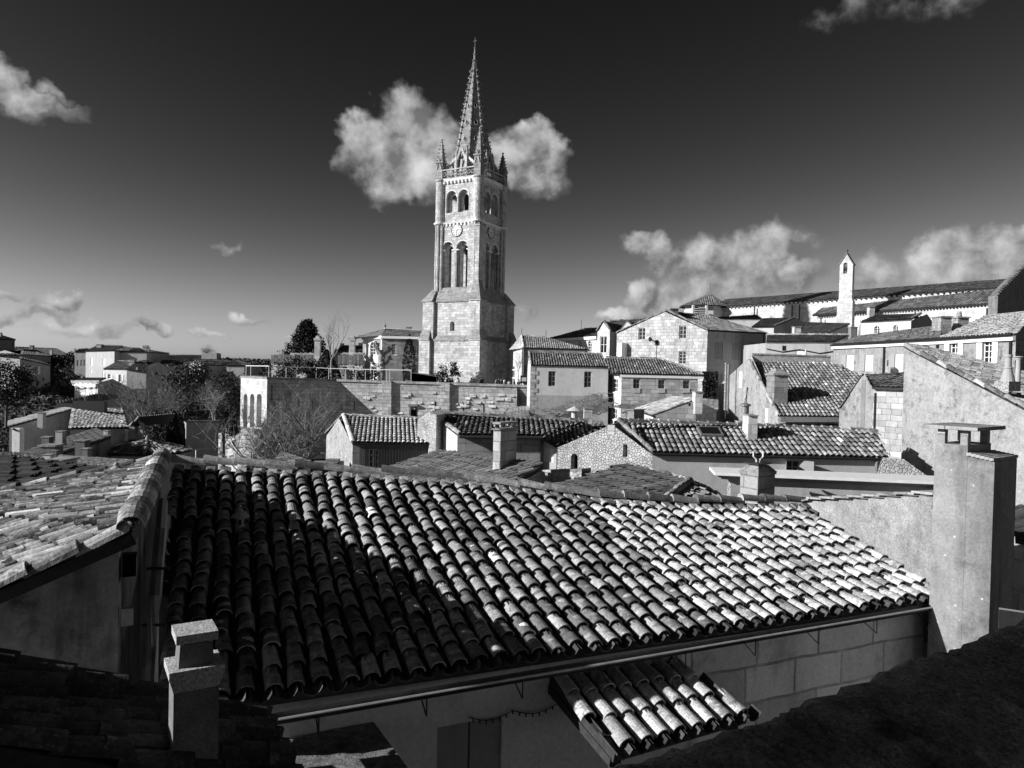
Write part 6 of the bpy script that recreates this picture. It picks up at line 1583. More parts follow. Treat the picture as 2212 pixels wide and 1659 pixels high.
# tall house with the big lit gable
hG = thing('tall_gable_house', 'tall ashlar house with broad sunlit gable, shaded front with closed shutters', 'house', P('A', 1300, 800, 82))
Cn, Lf, AP, Rt = P('A', 1302, 487, 80), P('A', 408, 514, 88.8), P('A', 905, 300, 84.2), P('A', 1888, 505, 83)
Rt.z = Cn.z
R2 = P('A', 1310, 345, 94); bL = perp_back(Lf, Cn, 10)
rfG = roof(hG, [[Cn, Rt, R2, AP], [Lf+bL, Lf, AP, AP+bL]], 'tile_far', sp=.3, ln=.55, seg=4, ridges=[(AP, Cn), (AP, Lf)], rmat='tile_far')
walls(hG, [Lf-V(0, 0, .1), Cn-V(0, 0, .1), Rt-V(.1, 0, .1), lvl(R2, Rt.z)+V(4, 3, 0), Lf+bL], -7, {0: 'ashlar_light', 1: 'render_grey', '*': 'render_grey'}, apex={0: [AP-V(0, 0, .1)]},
      wins=[(0, 'A', 621, 464, 688, 582, 'k', 2, 3), (0, 'A', 1020, 445, 1092, 570, 'k', 2, 3), (0, 'A', 1016, 694, 1088, 820, 'k', 2, 4),
            (1, 'A', 1368, 600, 1450, 772, 'g'), (1, 'A', 1540, 607, 1617, 778, 'g'), (1, 'A', 1704, 610, 1782, 735, 'k', 2, 2), (1, 'A', 1366, 920, 1442, 1075, 'g')])
chim_px(hG, rfG, 'A', 935, 1015, 268, 330, 84.6, depth=1.5, mat='render_dark')
nG = -perp_back(Lf, Cn, 1).normalized()
b = MB(); a, c = onplane('A', 470, 690, Lf, nG), onplane('A', 512, 690, Lf, nG); zt5, zb5 = onplane('A', 490, 616, Lf, nG).z, onplane('A', 490, 762, Lf, nG).z
b.hexa([lvl(q, zb5) for q in (a, c, c+nG*1.1, a+nG*1.1)], [lvl(q, zt5) for q in (a, c, c+nG*1.1, a+nG*1.1)], 'shutter_white'); b.build('shutter', hG)
b = MB(); q = onplane('A', 800, 610, Lf, nG); b.bar(q, q+nG*.6+V(-.25, 0, .3), .1, 'iron'); b.lathe(q+nG*.6+V(-.4, 0, .1), [(.08, 0), (.2, .1), (.2, .4), (.08, .5)], 'iron', 8); b.box(q+nG*.06-V(0, 0, .3), .35, .1, .6, 'iron', atan2(nG.x, -nG.y)*1); b.tube([q+nG*.05, lvl(q, q.z-3.4)+nG*.05], .04, 'frame_grey', 4); b.build('wall_lamp', hG)
downpipe(hG, Rt+V(-.4, 0, 0), -7, .1, 'iron')
b = MB()
for k in range(60): pass
iv = MB(); random.seed(8)
for _ in range(900):
    q = P('A', RU(1255, 1400), RU(900, 1160), 79.2+RU(-.3, .3)); a = V(RU(-1, 1), RU(-.3, .3), RU(-1, 1)).normalized()*.18; u = V(RU(-1, 1), RU(-.5, .5), RU(-1, 1)).normalized()*.12; iv.face([q-a, q+u, q+a, q-u], 'leaf_dark')
tag(iv.build('ivy'), 'dark ivy hanging on the corner between the tall gable and the three window house', 'ivy')

# ================================================================== CHURCH ON THE HILL AND HOUSES BELOW IT
ch_ = thing('hill_church', 'long hilltop church with two-tier dark tile roof and bright wall, upper right', 'church', P('B', 1000, 650, 125))
U0, U1, U2, U3 = P('A', 1322, 264, 150), P('B', 1995, 440, 107.5), P('B', 2090, 365, 113), P('A', 1490, 186, 155)
U1.z = U0.z
roof(ch_, [[U0, U1, U2, U3]], 'tile_far', sp=.45, ln=.8, seg=3)
nC = -perp_back(U0, U1, 1).normalized()
L0, L1, L2, L3 = P('B', 245, 692, 129), P('B', 1895, 606, 103.5), P('B', 1990, 458, 107.0), P('B', 440, 568, 133)
L1.z = L0.z
roof(ch_, [[L0, L1, L2, L3], [L0+V(4, 4, 0), L0, L3]], 'tile_far', sp=.45, ln=.8, seg=3, name='aisle_roof')
walls(ch_, [U0-V(-.6, 0, .15), U1-V(0, 0, .15), U1+V(9, 9, 0), U0+V(9, 9, 0)], -2, {0: 'ashlar_pale', '*': 'render_grey'})
walls(ch_, [L0-V(-.8, 0, .15), L1-V(0, 0, .15), lvl(U1, L1.z)+V(1, 0, 0), L0+V(7, 5, 0)], -2, {0: 'ashlar_pale', '*': 'ashlar_light'}, name='aisle_wall')
for q in (P('A', 1750, 262, 141), P('A', 2092, 240, 134), P('B', 18, 600, 131.5)): q2 = U0+(U1-U0)*((q-U0).dot(U1-U0)/(U1-U0).length_squared); downpipe(ch_, q2-V(0, 0, .6), -2, .12, 'iron', nC*.2)
for x in (282, 1365, 1858): q = P('B', x, 660, 110); dd = (L1-L0); 
for f_ in (.06, .62, .97): downpipe(ch_, L0+(L1-L0)*f_-V(0, 0, .6), -2, .11, 'iron', nC*.15)
b = MB()
for f_ in range(60):
    q = L0.lerp(L1, (f_+.5)/60)-V(0, 0, .32); b.box(q+nC*.1, .25, .25, .22, 'wood_dark')
for f_ in range(60):
    q = U0.lerp(U1, (f_+.5)/60)-V(0, 0, .32); b.box(q+nC*.1, .25, .25, .22, 'wood_dark')
tag(b.build('rafter_ends', ch_), kind='stuff')
# dark raking west gable at the right edge
gp0, gp1 = P('B', 1928, 520, 101), P('B', 2460, -40, 122)
b = MB(); bk5 = V(-.4, 1.4, 0)
lo = [lvl(gp0, -2), lvl(gp1, -2), lvl(gp1, -2)+bk5, lvl(gp0, -2)+bk5]
b.hexa(lo, [gp0, gp1, gp1+bk5, gp0+bk5], 'render_dark'); b.build('west_gable', ch_)
b = MB(); ridge(b, gp0+V(-.2, -.1, .1), gp1+V(0, 0, .1), 'tile_far_dark', r=.3, ln=.9); b.build('verge', ch_)
# octagonal pavilion with louvres
pv = thing('louvred_pavilion', 'eight sided bright pavilion with louvred opening and tiled tent roof', 'pavilion', P('A', 1200, 330, 148))
cpv = P('A', 1240, 245, 150); sc6 = .2193*150/1600; zev = P('A', 1100, 232, 146).z; zap2 = P('A', 1330, 132, 150).z; cpv = P('A', 1262, 245, 150)
b = MB(); rW = 195*sc6; b.lathe(lvl(cpv, 0), [(rW, -2), (rW, zev)], 'render_pale', 8, ph=.25); b.build('wall', pv)
b = MB(); ps = [lvl(cpv, zev-.1)+V(cos(.25+2*pi*k/8)*rW*1.22, sin(.25+2*pi*k/8)*rW*1.22, 0) for k in range(8)]; apx = lvl(cpv, zap2)+V(1.2, 0, 0)
b.build('unused', pv) if False else None
rfP = roof(pv, [[ps[k], ps[(k+1) % 8], apx] for k in range(8)], 'tile_far', sp=.42, ln=.7, seg=3)
b = MB(); b.tube([apx-V(0, 0, .1), apx+V(0, 0, 2.4)], .08, 'zinc', 5); b.build('finial', pv).parent = rfP
b = MB(); k_ = P('A', 1226, 330, 144.6); kt = P('A', 1226, 252, 144.6)
for j in range(7):
    z = kt.z-(kt.z-k_.z+1)*(j+.5)/7; b.hexa([V(k_.x-1.1, k_.y, z-.25), V(k_.x+1.1, k_.y, z-.25), V(k_.x+1.1, k_.y+.6, z), V(k_.x-1.1, k_.y+.6, z)], [V(k_.x-1.1, k_.y, z-.15), V(k_.x+1.1, k_.y, z-.15), V(k_.x+1.1, k_.y+.6, z+.1), V(k_.x-1.1, k_.y+.6, z+.1)], 'frame_grey')
for x in (-1.3, 1.3): b.box(V(k_.x+x, k_.y+.2, k_.z-1), .35, .8, kt.z-k_.z+1.2, 'render_pale')
b.build('louvre', pv)
# bell gable
bg_ = thing('bell_gable', 'slim white bell gable with one arched opening and a small cross', 'bell gable', P('B', 545, 900, 117))
q0 = P('B', 485, 400, 118); wB = 1.95; an = radians(130); eG = V(sin(an), cos(an), 0); bG = V(-eG.y, eG.x, 0)
if bG.y < 0: bG = -bG
q0 = lvl(q0, 0); zz = lambda y: P('B', 545, y, 117.5).z
b = MB()
W3b, *_ = wall_seg(b, lvl(q0, zz(237)), lvl(q0+eG*wB, zz(240)), zz(555), 'ashlar_pale', [(.52, 1.15, zz(318), zz(217), True)], apex=[lvl(q0+eG*wB*.5, zz(142))], t=1.0)
o0 = bG*1.0
wall_seg(b, lvl(q0+o0, zz(237)), lvl(q0+eG*wB+o0, zz(240)), zz(555), 'ashlar_pale', [(.52, 1.15, zz(318), zz(217), True)], apex=[lvl(q0+eG*wB*.5+o0, zz(142))], t=.02)
for s in (0, wB): b.face([lvl(q0+eG*s, zz(555)), lvl(q0+eG*s+o0, zz(555)), lvl(q0+eG*s+o0, zz(237)), lvl(q0+eG*s, zz(237))], 'ashlar_pale')
lo = [q0+eG*-.18-bG*.18, q0+eG*(wB+.18)-bG*.18, q0+eG*(wB+.18)+bG*1.2, q0-eG*.18+bG*1.2]
b.hexa([lvl(q, -2) for q in lo], [lvl(q, zz(570)) for q in lo], 'ashlar_pale'); b.hexa([lvl(q, zz(570)) for q in lo], [lvl(q0, zz(552)), lvl(q0+eG*wB, zz(552)), lvl(q0+eG*wB+o0, zz(552)), lvl(q0+o0, zz(552))], 'ashlar_pale')
b.build('wall', bg_)
b = MB(); A_, M_, B_ = lvl(q0-eG*.12, zz(243)), lvl(q0+eG*wB*.5, zz(137)), lvl(q0+eG*(wB+.12), zz(246))
for u, w in ((A_, M_), (M_, B_)): b.hexa([u-bG*.12, w-bG*.12, w+bG*1.12, u+bG*1.12], [q+V(0, 0, .14) for q in (u-bG*.12, w-bG*.12, w+bG*1.12, u+bG*1.12)], 'ledge_stone')
b.build('coping', bg_)
b = MB(); c_ = lvl(q0+eG*wB*.5+bG*.5, zz(137)); b.bar(c_, c_+V(0, 0, .75), .06, 'iron'); b.bar(c_+V(-.22, 0, .5), c_+V(.22, 0, .5), .06, 'iron'); b.build('cross', bg_)
b = MB(); c_ = lvl(q0+eG*.84+bG*.5, zz(262)); b.lathe(c_-V(0, 0, .5), [(.28, 0), (.2, .25), (.12, .5), (.03, .6)], 'iron', 10); b.build('bell', bg_)
def simple(name, label, planes, loop, zb, wm, rm, wins=(), apex={}, sp=.3, ridges=(), cat='house', seg=3, **kw):
    t = thing(name, label, cat, lvl(loop[0], zb)); rf = roof(t, planes, rm, sp=sp, ln=sp*1.8, seg=seg, ridges=ridges, **kw)
    walls(t, [q-V(0, 0, .12) for q in loop], zb, wm, wins=wins, apex=apex); return t, rf
# houses under the church
FL, FR, BR = P('A', 1735, 455, 96), P('A', 1955, 447, 94.5), P('A', 2390, 515, 99); FR.z = FL.z; AP, RL = P('A', 2165, 366, 97), P('A', 1850, 372, 103)
t, rf = simple('terrace_house', 'dark roofed house with bright front and shaded plain gable below the hill church', [[FL, FR, AP, RL]], [FL, FR, BR, BR+V(-3, 9, 0), FL+V(2, 9, 0)], -5, {0: 'render_pale', '*': 'render_grey'}, 'tile_far_dark', apex={1: [AP]}, ridges=[(AP, FR)])
q = [P('A', 1395, 378, 106), P('A', 1842, 378, 103), P('A', 1785, 338, 108), P('A', 1420, 362, 112)]
simple('flat_dark_house', 'low dark roof showing just above the tall gabled house ridge', [q], [q[0], q[1], q[1]+V(1, 7, 0), q[0]+V(1, 7, 0)], -3, 'render_grey', 'tile_far_dark')
FL, FR, BR, AP, RL = P('B', 125, 872, 88), P('B', 345, 872, 85), P('B', 640, 878, 90), P('B', 580, 775, 88), P('B', 180, 764, 95)
t, rf = simple('triangular_gable_house', 'dark roofed house with shaded triangular gable under the bell gable', [[FL, FR, AP, RL]], [FL, FR, BR, BR+V(0, 7, 0), FL+V(2, 8, 0)], -5, {'*': 'render_grey'}, 'tile_far_dark', apex={1: [AP]})
chim_px(t, rf, 'B', 75, 135, 795, 890, 84, mat='ashlar_pale'); chim_px(t, rf, 'B', 590, 648, 798, 905, 80, mat='render_dark')
FL, FR, BR, AP, RL = P('B', 683, 757, 84), P('B', 1138, 740, 79), P('B', 1365, 790, 83), P('B', 1224, 688, 82), P('B', 830, 696, 90)
FR.z = FL.z
t, rf = simple('white_cottage', 'white cottage with two round topped windows and a shaded gable below the church', [[FL, FR, AP, RL]], [FL, FR, BR, BR+V(1, 7, 0), FL+V(3, 7, 0)], -5, {0: 'render_pale', '*': 'render_grey'}, 'tile_far', apex={1: [AP]},
      wins=[(0, 'B', 800, 794, 851, 862, 'w', 2, 3, .35), (0, 'B', 974, 785, 1020, 840, 'w', 2, 3, .35), (1, 'B', 1218, 702, 1234, 728, 'd')], ridges=[(AP, FR)])
chim_px(t, rf, 'B', 757, 806, 618, 715, 92, mat='ashlar_pale')
# long low house in shade
FL, FR = P('A', 1880, 602, 74), P('B', 432, 950, 71); FR.z = FL.z; R1, R2 = P('A', 1890, 538, 80), P('B', 575, 880, 78)
t, rf = simple('low_shaded_house', 'long low house with a bright rough tile roof over a shaded wall', [[FL, FR, R2, R1]], [FL, FR, FR+V(2, 9, 0), FL+V(0, 9, 0)], -6, {'*': 'render_grey'}, 'tile_far_bright', wins=[(0, 'A', 2038, 640, 2078, 690, 'd'), (0, 'B', 92, 1012, 165, 1060, 's')], ridges=[(R1, R2)])
b = MB(); a, c = FL-V(0, .1, .7), FR-V(0, .1, .9); b.tube([a, a.lerp(c, .25)-V(0, 0, .25), a.lerp(c, .5)+V(0, 0, .05), a.lerp(c, .8)-V(0, 0, .25), c], .05, 'iron', 4); b.build('cable', t)
p_ = P('B', 178, 1062, 70.5); b = MB(); b.lathe(p_, [(.16, 0), (.1, .2), (.07, .45), (.03, .6)], 'render_pale', 10); tag(b.build('parasol'), 'folded pale parasol beside the low shaded house', 'parasol')
# long shuttered building at right
E0, E1, E2 = P('B', 434, 962, 67), P('B', 1393, 905, 53.3), P('B', 2092, 862, 46.2); E1.z = E2.z = E0.z
hS = thing('shuttered_building', 'long pale building with white shutters and rough tile roofs at the right edge', 'building', P('B', 1300, 1200, 55))
T1, T0 = P('B', 1405, 795, 58), P('B', 690, 886, 68); T2, T3 = P('B', 2260, 660, 51), P('B', 1830, 704, 56)
rfS = roof(hS, [{'p': [E0, E1, T1, T0]}, {'p': [E1, E2, T2, T3], 'mat': 'tile_far_bright'}], 'tile_far', sp=.27, ln=.48, seg=4, jit=.016)
E3 = P('B', 2400, 905, 48)
walls(hS, [E0-V(0, 0, .1), E2-V(0, 0, .1), lvl(E3, E2.z-.1), lvl(E3, E2.z-.1)+V(2, 15, 0), E0+V(8, 4, 0)], -7, {0: 'render_speckled', 1: 'ashlar_grey', '*': 'render_grey'},
      wins=[(0, 'B', 546, 1058, 616, 1200, 's'), (0, 'B', 717, 1056, 791, 1205, 's'), (0, 'B', 988, 1048, 1064, 1220, 's'), (0, 'B', 1491, 942, 1566, 1088, 'o', 2, 3), (0, 'B', 1790, 918, 1876, 1132, 'o', 2, 4), (0, 'B', 918, 1105, 932, 1160, 'd')])
nS = -perp_back(E0, E2, 1).normalized()
def onS(x, y): return onplane('B', x, y, E0, nS)
for x0, x1, y0, y1 in ((512, 546, 1060, 1200), (680, 717, 1058, 1205), (950, 988, 1052, 1215)):
    a, c = onS(x0, y0), onS(x1, y1); b = MB(); b.hexa([lvl(a, c.z), lvl(c, c.z), lvl(c, c.z)+nS*.06, lvl(a, c.z)+nS*.06], [a, lvl(c, a.z), lvl(c, a.z)+nS*.06, a+nS*.06], 'frame_grey'); b.build('shutter', hS)
b = MB()
for a, c in ((E0, E1), (E1, E2)): b.bar(a-V(0, 0, .28)+nS*.12, c-V(0, 0, .28)+nS*.12, .2, 'white_stone', .3)
b.build('cornice', hS)
for x, y in ((905, 935), (1390, 910), (2058, 870)): downpipe(hS, onS(x, y)-V(0, 0, .4), -7, .07, 'iron', nS*.12)
gutter(hS, E0, E2, .09, 'iron', nS*.3-V(0, 0, .08))
chim_px(hS, rfS, 'B', 1405, 1502, 702, 865, 56, depth=1.2, mat='chimney_old'); chim_px(hS, rfS, 'B', 1562, 1662, 708, 810, 57, depth=1.2, mat='chimney_old', cap='pot')
for x, y0, y1 in ((505, 1140, 1190),): pass
b = MB(); q = P('B', 505, 1200, 57); b.lathe(q, [(.14, -.5), (.14, .25), (.19, .27), (.1, .42), (.03, .5)], 'render_dark', 8); tag(b.build('chimney_pot'), 'small dark chimney pot before the leftmost white shutter', 'chimney')
b = MB(); q = P('B', 965, 1215, 48.5); b.box(q-V(0, 0, .3), .68, .5, .5, 'chimney_old', .2, top=(.9, .85)); b.box(q+V(0, 0, .2), .55, .4, .12, 'ledge_stone', .2, top=(.7, .7)); tag(b.build('roof_stack'), 'rounded dark roof stack in front of the third white shutter', 'chimney')
b = MB(); q = P('B', 1760, 1145, 40); b.box(q, 1.3, .6, .08, 'tile_far_dark', .1); tag(b.build('awning_ledge'), 'thin dark ledge roof under the right shuttered window', 'ledge')

# ================================================================== LEFT TOWN ON THE SLOPE
def quad_house(name, label, c, fl, fr, ridge_l, ridge_r, D, Dr, zb, wm, rm, wins=(), dep=9., sp=.36, hip=False, cat='house', Dfr=None, seg=3, bright=None):
    FL = P(c, fl[0], fl[1], D); FR = P(c, fr[0], fr[1], Dfr or D)
    R1, R2 = P(c, ridge_l[0], ridge_l[1], Dr), P(c, ridge_r[0], ridge_r[1], Dr+((Dfr or D)-D))
    bk = perp_back(FL, FR, dep)
    t = thing(name, label, cat, lvl((FL+FR)/2, zb))
    pl = [[FL, FR, R2, R1], [FR+bk, FL+bk, R1, R2]]
    if hip: pl += [[FR, FR+bk, R2], [FL+bk, FL, R1]]
    rf = roof(t, pl, rm, sp=sp, ln=sp*1.8, seg=seg, ridges=[(R1, R2)])
    ap = {} if hip else {1: [lvl(FR+bk*.5, max(R2.z-.1, FR.z))], 3: [lvl(FL+bk*.5, max(R1.z-.1, FL.z))]}
    walls(t, [FL-V(0, 0, .12), FR-V(0, 0, .12), FR+bk-V(0, 0, .12), FL+bk-V(0, 0, .12)], zb, wm, wins=wins, apex=ap)
    return t, rf
RD, RP, RG = 'render_dark', 'render_pale', 'render_grey'
t, rf = quad_house('tall_end_house', 'tall shaded house cut by the left edge of the photo on the far slope', 'E', (-150, 265), (130, 268), (-60, 225), (20, 235), 150, 156, -8, {'*': RD}, 'tile_far_dark', Dfr=153, wins=[(0, 'E', 10, 355, 38, 400, 'k', 2, 2), (0, 'E', 35, 280, 52, 305, 'k', 2, 2)], hip=True)
chim_px(t, rf, 'E', -12, 8, 205, 235, 155, mat='render_grey')
t, rf = quad_house('slope_house', 'shaded house with a long corrugated roof beside the tall edge house', 'E', (185, 400), (445, 415), (195, 365), (330, 370), 146, 152, -9, {'*': RG}, 'tile_far_dark', Dfr=152, hip=False)
t, rf = quad_house('ridge_house', 'long dark roofed house with two chimneys along the skyline at left', 'E', (130, 395), (620, 410), (135, 340), (505, 355), 160, 167, -8, {'*': RG}, 'tile_far_dark', Dfr=168, wins=[(0, 'E', 495, 420, 535, 490, 'k', 2, 3), (0, 'E', 497, 530, 550, 600, 'd')], hip=True)
chim_px(t, rf, 'E', 258, 285, 318, 350, 164, mat='ashlar_grey'); chim_px(t, rf, 'E', 435, 455, 355, 385, 163, mat='render_pale')
t, rf = quad_house('shutter_cottage', 'shaded cottage with one open shuttered window and sloping roof line at far left', 'E', (175, 435), (440, 495), (178, 425), (300, 440), 132, 137, -12, {'*': RG}, 'tile_far_dark', Dfr=138, wins=[(0, 'E', 285, 505, 325, 575, 'o', 2, 3), (0, 'E', 318, 628, 340, 672, 'd'), (0, 'E', 372, 606, 388, 634, 'd')])
t, rf = quad_house('low_edge_house', 'low striped roof at the very left edge below the tall edge house', 'E', (-120, 432), (178, 432), (-120, 400), (182, 403), 138, 144, -12, {'*': RD}, 'tile_far_dark', Dfr=141, sp=.42)
# white tall house
t, rf = quad_house('white_tall_house', 'tall white house with two rows of pale shutters on the far left skyline', 'E', (752, 372), (1002, 366), (850, 325), (1070, 330), 140, 146, -10, {0: RP, '*': RG}, 'tile_far_dark', Dfr=137, dep=10, hip=True,
      wins=[(0, 'E', 792, 430, 812, 498, 's'), (0, 'E', 900, 432, 922, 500, 's'), (0, 'E', 788, 530, 806, 560, 's'), (0, 'E', 897, 537, 915, 600, 's')])
chim_px(t, rf, 'E', 846, 885, 310, 362, 143, mat='ashlar_light'); 
t, rf = quad_house('shaded_wing', 'shaded wing with faint shutters left of the tall white house', 'E', (655, 378), (752, 375), (690, 360), (770, 352), 143, 148, -10, {'*': RG}, 'tile_far_dark', wins=[(0, 'E', 672, 450, 690, 500, 'g'), (0, 'E', 704, 448, 724, 500, 'g'), (0, 'E', 732, 446, 748, 500, 'g')])
chim_px(t, rf, 'E', 646, 660, 345, 385, 145, mat='render_grey')
t, rf = quad_house('hipped_wing', 'shaded hipped wing just right of the tall white house', 'E', (1030, 380), (1285, 380), (1045, 343), (1230, 352), 138, 144, -10, {'*': RG}, 'tile_far_dark', hip=True)
for x0, x1, y0, y1 in ((1250, 1285, 333, 372), (1290, 1308, 345, 378)): chim_px(t, rf, 'E', x0, x1, y0, y1, 142, mat='render_grey', cap='slab')
t, rf = quad_house('porch_house', 'house with a lean roof over bright shuttered windows in front of the white house', 'E', (910, 527), (1110, 530), (1035, 462), (1170, 466), 128, 135, -11, {0: RP, '*': RG}, 'tile_far', Dfr=125, dep=11,
      wins=[(0, 'E', 945, 573, 972, 612, 'o', 2, 2), (0, 'E', 1040, 577, 1066, 640, 'o', 2, 3), (0, 'E', 918, 570, 938, 605, 'g')])
chim_px(t, rf, 'E', 1128, 1172, 462, 515, 128, mat='ashlar_light', cap='slab')
t, rf = quad_house('side_gable_house', 'shaded plain house sloping down behind the bare tree', 'E', (1110, 532), (1280, 560), (1180, 470), (1290, 455), 124, 130, -11, {'*': RG}, 'tile_far_dark', wins=[(0, 'E', 1192, 512, 1204, 535, 'd')])
t, rf = quad_house('window_row_house', 'long low house with a row of small windows, sunlit in the middle', 'E', (1265, 497), (1500, 500), (1285, 460), (1535, 460), 140, 146, -9, {0: RG, '*': RG}, 'tile_far_dark', wins=[(0, 'E', 1272, 512, 1292, 550, 'k', 2, 2), (0, 'E', 1330, 514, 1352, 552, 'k', 2, 2), (0, 'E', 1418, 518, 1440, 560, 'o', 2, 2)], Dfr=137)
chim_px(t, rf, 'E', 1375, 1398, 375, 470, 150, mat='render_dark'); chim_px(t, rf, 'E', 1505, 1525, 440, 470, 144, mat='render_pale')
t, rf = quad_house('long_barn', 'very long dark roof on the skyline left of the terrace', 'E', (1395, 452), (1920, 455), (1405, 410), (1800, 412), 155, 163, -8, {'*': RD}, 'tile_far_dark')
b = MB(); b.box(P('E', 1850, 452, 158), 3.2, 2.4, 1.5, 'render_grey')
b.box(P('E', 1800, 395, 158)-V(0, 0, .2), .35, 1.6, .5, 'render_grey'); b.box(P('E', 1902, 400, 158)-V(0, 0, .2), .35, 1.6, .5, 'render_grey')
tag(b.build('roofless_block'), 'blocky dark ruin on the skyline in front of a bare tree', 'ruin')
g0, ga, g1 = P('E', 1655, 490, 132), P('E', 1715, 448, 131), P('E', 1775, 490, 130)
gabled('small_white_gable', 'small bright gable peeping over the dark evergreens', 'house', g0, ga, g1, V(4, 9, 0), -9, {0: RP, '*': RG}, 'tile_far_dark')
t, rf = quad_house('corner_block', 'grey house with pyramid roof and turret next to the terrace', 'E', (1780, 488), (2140, 498), (1800, 455), (2010, 460), 134, 140, -9, {'*': RG}, 'tile_far_dark', wins=[(0, 'E', 2075, 540, 2095, 570, 'g')])
t, rf = quad_house('pyramid_house', 'low house with pointed pyramid roof at the end of the left skyline', 'E', (1985, 500), (2140, 500), (2040, 448), (2052, 448), 132, 138, -9, {'*': RG}, 'tile_far_dark', hip=True)
t, rf = quad_house('little_turret', 'tiny square turret with peaked roof on the left skyline', 'E', (2065, 458), (2130, 458), (2092, 438), (2102, 438), 150, 152, -5, {'*': RG}, 'tile_far_dark', hip=True, dep=4)
# facade with three arched windows
FL, FR = P('E', 655, 632, 120), P('E', 858, 632, 116); FR.z = FL.z; bk = perp_back(FL, FR, 11)
t = thing('hooded_window_house', 'house with bright face of three hooded windows and a shaded side', 'house', lvl(FL, -13))
R1, R2 = P('E', 700, 607, 126), P('E', 930, 607, 121)
rf = roof(t, [[FL, FR, R2, R1]], 'tile_far_dark', sp=.36, seg=3, ln=.6)
S1, S2 = P('E', 930, 612, 119), P('E', 1155, 700, 122)
walls(t, [FL-V(0, 0, .1), FR-V(0, 0, .1), S2, S2+bk, FL+bk], -13, {0: 'ashlar_pale', '*': RG}, apex={1: [S1]}, wins=[(0, 'E', 690, 705, 715, 765, 's'), (0, 'E', 748, 705, 775, 765, 's'), (0, 'E', 806, 705, 832, 765, 's'), (1, 'E', 975, 650, 992, 682, 'd')])
nH = -perp_back(FL, FR, 1).normalized()
for x in (704, 762, 819):
    b = MB(); pp = [onplane('E', x+dx, 692-dy, FL, nH)+nH*.2 for dx, dy in ((-26, 0), (-14, 8), (0, 14), (14, 8), (26, 0))]; b.tube(pp, .16, 'white_stone', 5); b.build('window_hood', t)
b = MB()
for j in range(5): q = onplane('E', 668+j*44, 655, FL, nH); b.box(q+nH*.15, 1.1, .35, .5, 'white_stone', top=(1.2, 1))
b.bar(FL+nH*.2-V(0, 0, .5), FR+nH*.2-V(0, 0, .5), .35, 'white_stone', .5); b.build('cornice', t)
chim_px(t, rf, 'E', 708, 722, 580, 620, 123, mat='render_grey')
# barn gable
g0, ga, g1 = P('E', 488, 815, 94), P('E', 842, 745, 99), P('E', 1120, 832, 104)
t, rf = gabled('barn', 'wide shaded barn gable with a pale downpipe and one small window', 'barn', g0, ga, g1, V(2, 4, -.3), -14, {'*': RG}, 'tile_far', wins=[(0, 'E', 668, 810, 690, 836, 'k', 2, 2)], sp=.4)
downpipe(t, P('E', 747, 768, 97.3), -14, .1, 'white_stone'); 
# lit valley house
hV_ = thing('valley_house', 'house with a bright sloping roof, sunlit corner and half shaded striped roof', 'house', P('E', 400, 1200, 70))
k0_, k1_, k2_, k3_ = P('E', 82, 1030, 65), P('E', 640, 878, 70), P('E', 540, 872, 76), P('E', 85, 980, 80)
roof(hV_, [{'p': [k0_, P('E', 85, 985, 74), P('E', 560, 868, 79), k1_]}], 'tile_far_bright', sp=.3, ln=.55, seg=4)
E0, E1, E2, E3 = P('E', 612, 1046, 62), P('E', 1122, 1040, 66), P('E', 1072, 876, 74), P('E', 640, 876, 72)
rfV = roof(hV_, [[E0, E1, E2, E3]], 'tile_mid', sp=.34, ln=.6, seg=4, name='roof')
walls(hV_, [k0_-V(.0, 0, .12), k1_-V(0, 0, .12), P('E', 640, 900, 79)-V(0, 0, .2), P('E', 90, 1000, 74)-V(0, 0, .12)], -16, {0: RG, 3: RP, '*': RG})
walls(hV_, [E0-V(0, 0, .12), E1-V(.3, 0, .12), E2-V(0, 0, .3), E3-V(0, 0, .3)], -16, {'*': RG}, name='wing_wall')
a = P('E', 105, 1045, 64.5); b = MB(); b.hexa([lvl(q, -16) for q in (a, a+V(.75, -.12, 0), a+V(.75, .5, 0), a+V(0, .5, 0))], [lvl(q, a.z) for q in (a, a+V(.75, -.12, 0), a+V(.75, .5, 0), a+V(0, .5, 0))], RP); b.build('sunlit_corner', hV_)  # pale box added, sunlight on the house corner put into its colour
chim_px(hV_, rfV, 'E', 326, 374, 903, 1000, 66.5, mat=RG)
b = MB(); q = P('E', 190, 1090, 65); b.tube([P('E', 108, 1048, 64), q, lvl(q, -16)], .1, 'iron', 6); b.build('downpipe', hV_)
b = MB(); q = P('E', 790, 900, 71); b.box(q, 3., .6, 1., 'iron'); b.build('skylight', hV_).parent = rfV
# low dark roof in front of it with chimneys
a0, a1, a2, a3 = P('E', 480, 1280, 46), P('E', 970, 1120, 50), P('E', 840, 1050, 58), P('E', 170, 1265, 56)
hW = thing('low_valley_house', 'low dark roof with several stubby chimneys in the left foreground valley', 'house', lvl(a0, -14))
rfW = roof(hW, [[a3, a2, a1, a0]] if False else [[a0, a3, a2, a1]], 'tile_dim', sp=.24, ln=.42, seg=4)
walls(hW, [q-V(0, 0, .15) for q in (a0, a1, a2, a3)], -14, {0: RD, '*': RD})
for x0, x1, y0, y1, D_, mt in ((362, 428, 1112, 1190, 48, 'chimney_shade_dark'), (484, 545, 1062, 1150, 50, RG), (655, 740, 1145, 1240, 46, 'chimney_shade_dark'), (345, 475, 1190, 1265, 42, 'chimney_shade_dark'), (905, 945, 1055, 1120, 50, 'ashlar_light'), (700, 765, 1210, 1320, 38, RD), (452, 492, 1226, 1290, 40, RD)): chim_px(hW, rfW, 'E', x0, x1, y0, y1, D_, mat=mt)
